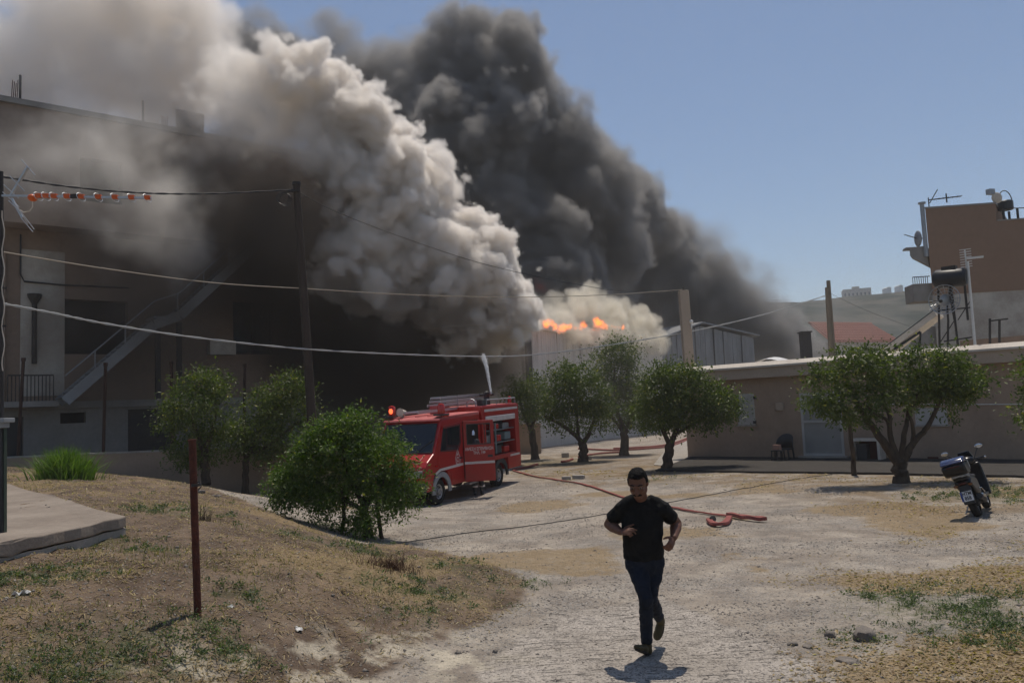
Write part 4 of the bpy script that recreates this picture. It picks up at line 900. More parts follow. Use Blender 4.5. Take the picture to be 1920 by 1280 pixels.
tree('green_bush', 'large dense green bush hiding the front of the fire truck', 'bush', (690, 1012), 16.3,
     [(640, 790, 40), (665, 800, 44), (610, 810, 40), (700, 830, 44), (640, 850, 60), (590, 850, 44), (560, 880, 40), (730, 860, 40), (760, 890, 34), (690, 890, 60), (620, 910, 60), (540, 910, 40), (750, 920, 42), (700, 950, 56), (640, 960, 50), (580, 950, 42), (530, 940, 28), (770, 880, 26), (735, 965, 34), (690, 985, 30), (660, 770, 18), (625, 775, 20), (780, 905, 16), (530, 885, 20), (735, 830, 18)],
     [([(690, 1015), (688, 975), (680, 930)], .10, .07), ([(684, 950), (650, 880), (640, 820)], .06, .03), ([(684, 950), (720, 900), (740, 870)], .06, .03), ([(686, 960), (620, 920), (570, 890)], .05, .03), ([(640, 1002), (645, 960), (640, 920)], .05, .03), ([(716, 1016), (712, 980), (705, 930)], .05, .03)],
     42000, .062, material=M_leaf2, clump=.20, shell=.35, depth=.9)
tree('orange_tree', 'orange tree at the right picture edge with only leaf tips in view', 'tree', (2040, 960), 18.5,
     [(1962, 690, 40), (1955, 750, 42), (1950, 790, 34), (1980, 730, 50), (2020, 720, 70), (2060, 760, 60), (1930, 700, 14), (1922, 765, 12)],
     [([(2040, 962), (2035, 900), (2030, 840)], .14, .1), ([(2030, 845), (1990, 790), (1970, 740)], .08, .03), ([(2030, 845), (2050, 780)], .08, .04)],
     9000, .09, OR, clump=.3)
# dead sapling next to the pavement
def sapling():
    g = P(1602, 893, 26.0); t = thing('sapling', 'thin bare stake-like sapling trunk left of the wide orange tree', 'sapling', (g.x, g.y, float(ztop(g.x, g.y)))); mi = Matrix.Translation(-t.location); q = MB()
    limb(q, [(1602, 896), (1599, 850), (1594, 800), (1592, 770)], .09, .055, 26.0); q.build('trunk', M_bark, t, smooth=True).matrix_parent_inverse = mi
sapling()
# ---------------------------------------------------------------- fire truck
M_red = mat('fire_red', (.36, .012, .010), .33, .5, noise=(2, .35), color2=(.26, .012, .012), fine=(8, .1))
M_redroof = mat('sunlit_red_roof', (.50, .13, .12), .6, .4, noise=(2.5, .6), color2=(.40, .06, .055), fine=(14, .15))  # truck red lightened to pink: sunlight on the roof is put into the colour
M_redlamp = mat('red_lamp', (.45, .02, .015), .15, .6)
M_litlamp = mat('lit_red_lamp', (.6, .05, .02), .2, .5, emit=((1, .13, .04), 3.0))
M_stripe = mat('reflective_stripe', (.62, .56, .54), .4, .5, noise=(5, .4))
M_tyre = mat('tyre', (.022, .021, .02), .9, .2, noise=(8, .4), color2=(.05, .045, .04))
M_rim = mat('wheel_rim', (.38, .37, .36), .5, .5, metal=.3, noise=(10, .6), color2=(.16, .15, .14))
M_alu = mat('ladder_aluminium', (.50, .51, .52), .4, .5, metal=.7, noise=(6, .3))
M_plastic = mat('dark_plastic', (.035, .035, .037), .6, .4)
M_tglass = mat('truck_glass', (.012, .016, .022), .06, .6)
M_hose = mat('red_hose', (.30, .10, .085), .88, .2, noise=(12, .7), color2=(.19, .06, .05), bump=(80, .3))
M_cyan = mat('folded_fabric', (.18, .23, .24), .8, .2, noise=(5, .5))
TW = Vector((-2.42, 24.96, 0)); TF = Vector((-.42, -.9075, 0)).normalized(); TL = Vector((-TF.y, TF.x, 0))
TO = TW - TL * .93; _rear = TO - TF * 4.2
TO.z = float(zg(TO.x + TL.x * .9, TO.y + TL.y * .9)); _rear.z = float(zg(_rear.x + TL.x * .9, _rear.y + TL.y * .9))
_tx = (TO - _rear).normalized(); _tz = _tx.cross(TL).normalized(); _tl = _tz.cross(_tx)
TM = Matrix(((_tx.x, _tl.x, _tz.x, TO.x), (_tx.y, _tl.y, _tz.y, TO.y), (_tx.z, _tl.z, _tz.z, TO.z), (0, 0, 0, 1)))
def text_mesh(body, size, M, material, name, parent, bold=0, thick=.002, align='CENTER', sx=1.0):
    c = bpy.data.curves.new(name, 'FONT'); c.body = body; c.size = size; c.align_x = align; c.extrude = thick; c.offset = bold; c.space_line = .95; c.resolution_u = 2
    o = bpy.data.objects.new(name, c); COL.objects.link(o)
    dg = bpy.context.evaluated_depsgraph_get(); me = bpy.data.meshes.new_from_object(o.evaluated_get(dg)); bpy.data.objects.remove(o)
    me.transform(Matrix.Diagonal((sx, 1, 1, 1))); me.transform(M); me.materials.clear()
    return link(name, me, material, parent)
SIDE = lambda x, y, z: Matrix(((-1, 0, 0, x), (0, 0, 1, y), (0, 1, 0, z), (0, 0, 0, 1)))   # text lying on the left side, reading towards the rear
def fire_truck():
    t = thing('fire_truck', 'red fire truck with open crew door and roof ladder, half hidden by the bush', 'fire truck'); t.matrix_world = TM
    hw = 1.03
    def side(poly, y, dy): return MB().prism([(x, y, z) for x, z in poly], (0, 0, 0), (0, dy, 0))
    # cab shell
    prof = [(.98, .48), (1.0, .95), (.93, 1.22), (.80, 1.36), (.42, 1.58), (-.08, 2.50), (-.16, 2.60), (-2.74, 2.66), (-2.74, .50), (-.52, .50), (-.50, .78), (-.36, .98), (0, 1.06), (.36, .98), (.5, .78), (.52, .48)]
    body = MB(); body.prism([(x, -hw, z) for x, z in prof], (0, 0, 0), (0, 2 * hw, 0)); body = body.build('cab', M_red, t, bevel=.035)
    rf = MB().prism([(x, 0, z) for x, z in [(.02, 2.545), (-.02, 2.62), (-.3, 2.69), (-2.7, 2.73), (-2.7, 2.61), (-.16, 2.602)]], (0, -hw - .01, 0), (0, hw + .01, 0)).build('roof', M_redroof, t, bevel=.03)
    q = MB()
    for k in range(3): q.box((-.75, -.45 + k * .45, 2.70), (.9, .03, .02))
    q.box((-1.2, 0, 2.705), (.03, 1.0, .02)); q.build('roof_ribs', M_red, t)
    # windscreen
    d = Vector((-.50, 0, .92)).normalized(); n = Vector((.92, 0, .50)).normalized(); c = Vector((.17, 0, 2.04))
    q = MB(); q.prism([c + d * a + Vector((0, b, 0)) for a, b in ((-.46, -.94), (-.46, .94), (.46, .90), (.46, -.90))], n * -.02, n * .012); ws = q.build('windscreen', M_tglass, t)
    q = MB()
    for a0, b0, a1, b1 in ((-.48, -.97, -.48, .97), (.48, -.93, .48, .93), (-.48, -.96, .48, -.92), (-.48, .96, .48, .92)): q.bar(c + d * a0 + Vector((0, b0, 0)) + n * .01, c + d * a1 + Vector((0, b1, 0)) + n * .01, .035, .025, n)
    q.build('seal', M_plastic, ws)
    for y in (-.35, .45):
        q = MB(); q.bar(c + d * -.45 + Vector((0, y, 0)) + n * .04, c + d * -.08 + Vector((0, y + .45, 0)) + n * .03, .018, .018); q.build('wiper', M_plastic, ws)
    # grille, bumper, lamps at the front (behind the bush)
    q = MB(); q.box((1.02, 0, .60), (.16, 2.1, .34)); q.build('bumper', M_plastic, t, bevel=.03)
    q = MB(); q.box((.99, 0, 1.04), (.03, 1.2, .22)); gr = q.build('grille', M_plastic, t)
    for k in range(4): q = MB(); q.box((1.01, 0, .96 + k * .055), (.02, 1.16, .02)); q.build('bar', M_steel, gr)
    for y in (-.80, .80): q = MB(); q.box((.985, y, 1.02), (.05, .30, .22)); q.build('headlight', M_pane, t, bevel=.02)
    q = MB(); q.box((.64, .0, 1.475), (.36, 1.5, .015), M=Euler((0, R(30), 0)).to_matrix()); q.build('bonnet', M_red, t, bevel=.006)
    # front side door with its window
    dp = side([(.12, .62), (.34, 1.0), (.30, 1.40), (-.12, 2.46), (-1.38, 2.50), (-1.40, .62), (-.56, .60), (-.50, .86), (-.36, 1.03), (-.1, 1.10), (.08, 1.09)][:0] + [(.06, 1.12), (.22, 1.30), (.16, 1.62), (-.14, 2.40), (-1.36, 2.44), (-1.38, .62), (-.60, .62), (-.56, .86), (-.40, 1.06), (-.18, 1.14)], hw, .018)
    dr = dp.build('door', M_red, t, bevel=.008)
    q = side([(.02, 1.64), (-.20, 2.30), (-1.22, 2.34), (-1.22, 1.80), (-1.02, 1.58), (-.6, 1.60)], hw + .016, .006); q.build('window', M_tglass, dr)
    q = MB(); pl = [(.04, 1.62), (-.20, 2.33), (-1.25, 2.37), (-1.25, 1.78), (-1.04, 1.55), (-.6, 1.575), (.04, 1.62)]
    for a, b in zip(pl, pl[1:]): q.bar((a[0], hw + .024, a[1]), (b[0], hw + .024, b[1]), .022, .022)
    q.build('window_seal', M_plastic, dr)
    q = MB(); q.box((-1.22, hw + .035, 1.30), (.16, .03, .045)); q.build('handle', M_plastic, dr, bevel=.008)
    # crest on the door: pale triangle shield outline with a disc
    q = MB(); tri = [(-.92, 1.14), (-1.14, 1.12), (-1.19, 1.30), (-1.03, 1.58), (-.88, 1.32)]
    for a, b in zip(tri, tri[1:] + tri[:1]): q.bar((a[0], hw + .022, a[1]), (b[0], hw + .022, b[1]), .022, .006, (0, 1, 0))
    q.lathe((-1.03, hw + .019, 1.27), [(.085, 0), (.085, .005)], 16, 'Y'); q.lathe((-1.03, hw + .019, 1.43), [(.04, 0), (.04, .005)], 10, 'Y'); q.build('crest', M_stripe, dr)
    q = MB(); q.lathe((-1.03, hw + .023, 1.27), [(.055, 0), (.055, .005)], 16, 'Y'); q.build('crest_disc', M_red, dr)
    q = MB(); q.prism([(.40, hw + .022, 1.0), (.12, hw + .022, 1.10), (-1.37, hw + .022, 1.13), (-1.37, hw + .022, 1.05), (.10, hw + .022, 1.02), (.38, hw + .022, .93)], (0, -.004, 0), (0, 0, 0)); q.build('stripe', M_stripe, t)
    q = MB(); q.box((.32, hw + .02, 1.20), (.12, .03, .05)); q.build('indicator', M_litlamp if False else M_redlamp, t)
    # crew doorway (dark) and the open crew door, hinged at its front edge
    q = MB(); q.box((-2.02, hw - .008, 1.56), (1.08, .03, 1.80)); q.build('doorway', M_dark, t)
    q = MB(); q.box((-2.0, .2, 1.0), (1.0, 1.4, .12)); q.build('bench', M_plastic, t)
    for k in range(2): q = MB(); q.box((-2.0, .93 + k * .08, .42 + (1 - k) * .2), (.8, .22, .05)); q.build('step', M_steel, t)
    ang = R(63); ca, sa = math.cos(ang), math.sin(ang); DM = Matrix.Translation((-1.46, hw + .03, 0)) @ Matrix.Rotation(-ang, 4, 'Z')
    # local door frame: x from 0 to -w (towards the rear), y is outward
    w = .98; q = MB(); A = lambda x0, x1, z0, z1, y0=-.025, y1=.025, qq=None: (qq or q).box(((x0 + x1) / 2, (y0 + y1) / 2, (z0 + z1) / 2), (abs(x1 - x0), y1 - y0, z1 - z0), M=None)
    dz0, dz1 = .50, 2.46; wz0, wz1 = 1.70, 2.34
    A(-w, 0, dz0, wz0); A(-w, 0, wz1, dz1); A(-.10, 0, wz0, wz1); A(-w, -w + .10, wz0, wz1)
    def dbuild(qq, name, m, par, **k): o = qq.build(name, m, par, **k); o.matrix_local = DM if par is t else Matrix(); return o
    od = dbuild(q, 'door', M_red, t, bevel=.012); od['label'] = 'open crew door with white lettering and see-through window'
    q = MB(); A(-.125, -.10, wz0 - .02, wz1 + .02, .0, .035); A(-w + .10, -w + .125, wz0 - .02, wz1 + .02, .0, .035); A(-w + .125, -.125, wz0 - .02, wz0 + .01, .0, .035); A(-w + .125, -.125, wz1 - .01, wz1 + .02, .0, .035); A(-.70, -.675, wz0 + .01, wz1 - .01, .0, .03); dbuild(q, 'window_seal', M_plastic, od)
    q = MB(); A(-w + .002, -.002, 1.06, 1.14, .025, .031); dbuild(q, 'stripe', M_stripe, od)
    q = MB(); A(-w + .06, -w + .22, 1.26, 1.33, .025, .05); dbuild(q, 'handle', M_plastic, od)
    text_mesh('ΑΜΕΣΗ ΕΠΕΜΒΑΣΗ\nΤΗΛ. 199', .135, SIDE(-w / 2, .0275, 1.50), M_stripe, 'lettering', od, bold=.0025, sx=.72)
    q = MB(); q.tube([(0, -.01, .6), (0, -.01, 2.3)], .025, 6); dbuild(q, 'hinge', M_plastic, od)
    # equipment body
    x0, x1, z0, z1, bw = -2.80, -5.80, .98, 2.86, 1.08
    cx0, cx1, cz0, cz1 = -3.05, -5.45, 1.12, 2.52
    q = MB()
    bx = lambda a, b, y0, y1, c, e: q.box(((a + b) / 2, (y0 + y1) / 2, (c + e) / 2), (abs(a - b), abs(y1 - y0), e - c))
    bx(x0, x1, -bw, bw - .55, z0, z1); bx(x0, cx0, bw - .55, bw, z0, z1); bx(cx1, x1, bw - .55, bw, z0, z1); bx(cx0, cx1, bw - .55, bw, cz1, z1); bx(cx0, cx1, bw - .55, bw, z0, cz0)
    bx(-4.72, x1, -bw, bw, .55, z0); bx(x0, -3.62, -bw, bw, .55, z0)
    bb = q.build('equipment_body', M_red, t, bevel=.012)
    q = MB(); q.box(((x0 + x1) / 2, 0, z1 + .015), (abs(x1 - x0) - .1, 2 * bw - .1, .03)); q.build('deck', M_redroof, t)
    q = MB(); q.box(((cx0 + cx1) / 2, bw - .53, (cz0 + cz1) / 2), (cx0 - cx1 - .02, .02, cz1 - cz0 - .02)); q.build('locker_back', M_plastic, bb)
    q = MB(); q.box(((cx0 + cx1) / 2, bw - .02, cz1 - .10), (cx0 - cx1 - .02, .10, .19)); q.build('roller_shutter', M_stripe, bb, bevel=.02)
    for z in (1.55, 2.0): q = MB(); q.box(((cx0 + cx1) / 2, bw - .27, z), (cx0 - cx1 - .04, .46, .025)); q.build('shelf', M_steel, bb)
    q = MB(); q.box((-3.55, bw - .04, 1.72), (.06, .05, 1.1)); q.box((-3.85, bw - .04, 1.72), (.05, .05, 1.1)); q.build('shutter_rail', M_cyan, bb)
    for (x, z, sx, sz, m) in [(-3.3, 1.28, .3, .26, M_cyan), (-4.2, 1.30, .5, .30, M_plastic), (-4.9, 1.26, .4, .22, M_redlamp), (-3.5, 1.72, .4, .26, M_steel), (-4.3, 1.70, .3, .24, M_redlamp), (-5.0, 1.74, .5, .28, M_cyan), (-4.0, 2.12, .6, .2, M_redlamp), (-4.9, 2.11, .5, .2, M_steel)]:
        q = MB(); q.box((x, bw - .28, z), (sx, .34, sz)); q.build('gear_box', m, bb, bevel=.03)
    q = MB(); q.box(((x0 + x1) / 2 - .05, bw + .004, 2.72), (2.7, .01, .085)); q.build('stripe', M_stripe, t)
    q = MB(); q.box((-5.3, bw + .004, 1.02), (.8, .01, .07)); q.build('stripe', M_stripe, t)
    q = MB(); q.box((-5.82, 0, .68), (.1, 2.0, .18)); q.build('rear_bumper', M_plastic, t, bevel=.02)
    for y in (-.9, .9): q = MB(); q.box((-5.82, y, .95), (.04, .14, .32)); q.build('tail_light', M_redlamp, t)
    q = MB(); q.box((-2.4, 0, .52), (6.2, .7, .22)); q.build('chassis', M_plastic, t)
    # wheels
    for x in (0, -4.2):
        for s in (1, -1):
            q = MB(); q.lathe((x, s * .80, .39), [(.24, -.12), (.34, -.13), (.385, -.10), (.39, -.05), (.39, .05), (.385, .10), (.34, .13), (.24, .12)], 28, 'Y', cap=False); ty = q.build('wheel', M_tyre, t, smooth=True)
            o = s * .05; q = MB(); q.lathe((x, s * .80 + o, .39), [(.245, -.02 * s), (.225, .05 * s), (.17, .02 * s), (.14, -.02 * s), (.10, .01 * s), (.09, .07 * s), (.02, .08 * s)], 24, 'Y', cap=False); q.build('rim', M_rim, ty, smooth=True)
            q = MB()
            for k in range(8): a = k * math.pi / 4; q.lathe((x + .17 * math.cos(a), s * .80 + o + .015 * s, .39 + .17 * math.sin(a)), [(.03, -.01), (.03, .012)], 8, 'Y')
            q.build('rim_holes', M_plastic, ty)['kind'] = 'stuff'
        q = MB(); pts = [(x + .50 * math.cos(a), 0, .42 + .50 * math.sin(a)) for a in np.linspace(R(-8), R(188), 15)]
        for a, b in zip(pts, pts[1:]): q.bar(Vector(a) + Vector((0, hw - .02, 0)), Vector(b) + Vector((0, hw - .02, 0)), .16, .05, (0, 1, 0))
        q.build('wheel_arch', M_plastic if x else M_greysteel, t)
    q = MB(); q.box((0, 0, .62), (.95, 1.5, .8)); q.box((-4.2, 0, .62), (.95, 1.4, .7)); q.build('axle_housing', M_dark, t)
    # beacons, horn
    for y, lit in ((-.88, True), (.95, False)):
        q = MB(); q.box((-.30, y, 2.735), (.42, .34, .05)); be = q.build('beacon', M_plastic, t)
        q = MB(); q.lathe((-.30, y, 2.76), [(.115, 0), (.12, .04), (.115, .26), (.09, .31), (.03, .33)], 16); q.build('dome', M_redlamp, be, smooth=True)
        if lit: q = MB(); q.ball((-.19, y + .03, 2.91), (.045, .07, .085), 12, 8); q.build('lit_bulb', M_litlamp, be)
    q = MB(); q.box((-.42, 1.0, 2.72), (.3, .14, .12)); q.build('marker_box', M_redlamp, t, bevel=.02)
    q = MB(); q.lathe((-.36, -.55, 2.86), [(.05, -.22), (.08, -.1), (.12, .06), (.14, .1)], 14, 'X'); q.box((-.4, -.55, 2.75), (.1, .1, .14)); q.build('siren_horn', M_cream, t, smooth=True)
    q = MB(); q.lathe((-5.55, .86, 2.9), [(.07, 0), (.07, .2), (.03, .26)], 12); q.build('rear_beacon', M_redlamp, t, smooth=True)
    # roof rails and monitor
    for y in (-.98, .98):
        q = MB(); q.tube([(-3.4, y, 2.9), (-3.4, y, 3.08), (-5.75, y, 3.08), (-5.75, y, 2.9)], .025, 8)
        for x in (-4.2, -5.0): q.tube([(x, y, 2.88), (x, y, 3.08)], .02, 6)
        q.build('roof_rail', M_steel, t)
    q = MB(); q.box((-3.25, .86, 2.99), (.28, .22, .24)); q.build('rail_post', M_plastic, t, bevel=.02)
    q = MB(); q.tube([(-2.95, .62 + .18 * math.cos(a), 2.95 + .18 * math.sin(a)) for a in np.linspace(0, 2 * math.pi, 17)], .03, 6, cap=False); q.build('hand_wheel', M_steel, t)
    q = MB(); q.lathe((-4.9, .25, 2.88), [(.12, 0), (.12, .22), (.09, .3)], 14); q.ball((-4.9, .25, 3.26), .13, 12, 8); q.tube([(-4.9, .25, 3.26), (-4.75, .42, 3.30), (-4.55, .60, 3.32)], [.09, .075, .06], 12); q.lathe((-4.9, .25, 3.26), [(.05, -.3), (.05, .3)], 8, 'Y')
    q.build('water_cannon', M_plastic, t, smooth=True)
    q = MB(); q.box((-2.2, -.2, 2.86), (.7, .4, .30)); q.build('ladder_support', M_redroof, t, bevel=.03)
    return t
TRUCK = fire_truck()
def roof_ladder():
    t = thing('ladder', 'stacked aluminium extension ladder lying on the roof of the fire truck', 'ladder'); t.matrix_world = TM
    for k, (xa, xb, y, z, w) in enumerate([(-.25, -4.6, -.12, 2.83, .50), (-1.7, -5.1, -.16, 3.0, .46), (-1.9, -5.2, -.20, 3.12, .42), (-2.0, -5.25, -.24, 3.24, .38)]):
        sec = MB()
        zz = lambda x: z + .03 * (x - xa) / (xb - xa)
        for s in (-1, 1): sec.bar((xa, y + s * w / 2, z), (xb, y + s * w / 2, z + .03), .035, .08)
        so_ = sec.build('ladder_section', M_alu, t)
        n = int((xa - xb) / .28)
        for j in range(n): x = xa - .15 - j * .28; q = MB(); q.tube([(x, y - w / 2, zz(x)), (x, y + w / 2, zz(x))], .015, 6); q.build('rung', M_alu, so_)
    q = MB()
    for y in (-.36, .12): q.tube([(-2.9, y, 2.73), (-2.9, y, 3.30)], .02, 6); q.tube([(-4.9, y, 2.86), (-4.9, y, 3.30)], .02, 6)
    q.build('clamp', M_steel, t)
roof_ladder()
M_water = bpy.data.materials.new('water_spray'); M_water.use_nodes = True
_b = M_water.node_tree.nodes['Principled BSDF']; _b.inputs['Base Color'].default_value = (.85, .87, .9, 1); _b.inputs['Roughness'].default_value = .25; _b.inputs['Alpha'].default_value = .32
def water_jet():
    a = TM @ Vector((-4.55, .60, 3.32)); b = P(906, 668, a.y + 3.5); n = 5200
    t = rng.random(n) ** 1.6; c = np.array(a)[None] * (1 - t[:, None]) + np.array(b)[None] * t[:, None]
    c[:, 2] += 0.25 * np.sin(t * math.pi); sp = .022 + .06 * t
    c += rng.normal(size=(n, 3)) * sp[:, None] * np.array([.55, .8, .8]); L = (.05 + .06 * rng.random(n))[:, None]; dr = (np.array(b) - np.array(a)); dr /= np.linalg.norm(dr)
    w = (.006 + .007 * rng.random(n)) * (1.15 - .5 * t); s1 = np.array([1, 0, 0]) * w[:, None]; s2 = np.cross(dr, [1, 0, 0]) * w[:, None]
    V = np.stack([c - dr * L, c + s1, c + s2, c - s1, c - s2, c + dr * L * .6], 1).reshape(-1, 3); i = np.arange(n)[:, None, None] * 6
    F = (i + np.array([[0, 2, 1], [0, 3, 2], [0, 4, 3], [0, 1, 4], [5, 1, 2], [5, 2, 3], [5, 3, 4], [5, 4, 1]])[None]).reshape(-1, 3)
    stuff(link('water_spray', npmesh('water_spray', V, F, M_water), None), 'white jet of water from the truck roof')
water_jet()
# ---------------------------------------------------------------- people
M_skin = mat('skin', (.145, .068, .043), .55, .3, noise=(20, .35), color2=(.11, .05, .032), bump=(180, .1))
M_hair = mat('black_hair', (.009, .008, .0075), .75, .15, noise=(60, .5), bump=(220, .8), stretch=(1, 1, .3))
M_tee = mat('black_tshirt', (.014, .014, .014), .92, .15, noise=(6, .5), color2=(.009, .009, .009), bump=(26, .35))
M_jeans = mat('dark_blue_jeans', (.018, .023, .036), .9, .2, noise=(5, .7), color2=(.010, .013, .019), bump=(30, .4), fine=(120, .2))
M_shoe = mat('olive_shoe', (.085, .068, .035), .8, .3, noise=(14, .5), bump=(90, .3))
M_sole = mat('shoe_sole', (.05, .042, .035), .9, .2, noise=(12, .5))
M_eye = mat('eye', (.16, .13, .11), .3, .3)
def fuse(name, mb, voxel, material, parent, smooth=4, wrinkle=0, wscale=.09):
    """join overlapping shapes into one continuous skin"""
    me = mb.mesh(name); o = bpy.data.objects.new(name, me); COL.objects.link(o)
    r = o.modifiers.new('r', 'REMESH'); r.mode = 'VOXEL'; r.voxel_size = voxel
    s = o.modifiers.new('s', 'SMOOTH'); s.factor = .5; s.iterations = smooth
    if wrinkle:
        tx = bpy.data.textures.new(name, 'CLOUDS'); tx.noise_scale = wscale; tx.noise_depth = 2
        d = o.modifiers.new('d', 'DISPLACE'); d.texture = tx; d.strength = wrinkle; d.mid_level = .5
    dg = bpy.context.evaluated_depsgraph_get(); m2 = bpy.data.meshes.new_from_object(o.evaluated_get(dg)); bpy.data.objects.remove(o); m2.name = name
    m2.materials.clear(); m2.polygons.foreach_set('use_smooth', np.ones(len(m2.polygons), bool)); m2.materials.append(material)
    k = bpy.data.objects.new(name, m2); COL.objects.link(k); k.parent = parent; k.matrix_parent_inverse = Matrix.Translation(-parent.location); return k
def chain(mb, pts, rad, n=14, flat=1.0, sub=4):
    """smooth tapered limb with round ends"""
    pts = [Vector(p) for p in pts]; fine = []; fr = []
    for i in range(len(pts) - 1):
        p0 = pts[max(i - 1, 0)]; p1 = pts[i]; p2 = pts[i + 1]; p3 = pts[min(i + 2, len(pts) - 1)]
        for k in range(sub):
            t = k / sub; q = .5 * ((2 * p1) + (p2 - p0) * t + (2 * p0 - 5 * p1 + 4 * p2 - p3) * t * t + (3 * p1 - p0 - 3 * p2 + p3) * t ** 3)
            fine.append(p1.lerp(p2, t) * .5 + q * .5); fr.append(rad[i] * (1 - t) + rad[i + 1] * t)
    fine.append(pts[-1]); fr.append(rad[-1]); mb.tube(fine, fr, n, flat=flat)
    mb.ball(pts[0], rad[0], n, 8); mb.ball(pts[-1], rad[-1], n, 8)
def ell_loft(mb, secs, n=20):
    """torso: sections (centre, half width vector, half depth vector)"""
    vs = []; fs = []
    for c, a, b in secs:
        for k in range(n):
            t = 2 * math.pi * k / n; ct, st = math.cos(t), math.sin(t); e = .8
            vs.append(Vector(c) + Vector(a) * (math.copysign(abs(ct) ** e, ct)) + Vector(b) * (math.copysign(abs(st) ** e, st)))
    for i in range(len(secs) - 1):
        for k in range(n): fs.append((i * n + k, i * n + (k + 1) % n, (i + 1) * n + (k + 1) % n, (i + 1) * n + k))
    fs += [tuple(range(n - 1, -1, -1)), tuple((len(secs) - 1) * n + k for k in range(n))]; mb.add(vs, fs)
def hand(mb, wrist, palm_dir, palm_n, thumb_side, curl, spread=.25, s=1.0):
    """palm, four unequal curled fingers and a thumb from the side of the palm"""
    w = Vector(wrist); d = Vector(palm_dir).normalized(); nrm = Vector(palm_n); nrm = (nrm - d * nrm.dot(d)).normalized(); sd = d.cross(nrm).normalized() * thumb_side
    c = w + d * .055 * s; M = Matrix((sd, d, nrm)).transposed()
    mb.ball(c, (.040 * s, .055 * s, .017 * s), 12, 8, M=M); mb.ball(w + d * .085 * s, (.039 * s, .022 * s, .015 * s), 12, 8, M=M)
    for i, (o, L) in enumerate([(.030, .072), (.010, .080), (-.010, .075), (-.029, .060)]):
        cu = curl[i]; p = w + d * .09 * s + sd * o * s; dd = (d + sd * (o * spread * 10)).normalized(); pts = [p - d * .02]; 
        for k, f in enumerate((.45, .32, .23)):
            a = cu * (.6 + .5 * k); dd = (dd * math.cos(a * .6) + nrm * math.sin(a * .6)).normalized() if k == 0 else (Matrix.Rotation(a * .6, 3, dd.cross(nrm).normalized() if dd.cross(nrm).length > .1 else sd) @ dd)
            pts.append(p); p = p + dd * L * f * s
        pts.append(p); mb.tube(pts, [.0095 * s, .0098 * s, .0088 * s, .0082 * s, .007 * s][:len(pts)], 8); mb.ball(p, .0072 * s, 8, 6)
    p = w + d * .03 * s + sd * .032 * s; dd = (sd * .75 + d * .75 + nrm * .25).normalized(); pts = [p]
    for L in (.035, .03, .024): p = p + dd * L * s; pts.append(p); dd = (dd + d * .3).normalized()
    mb.tube(pts, [.0125 * s, .0115 * s, .0105 * s, .008 * s], 8); mb.ball(p, .008 * s, 8, 6)
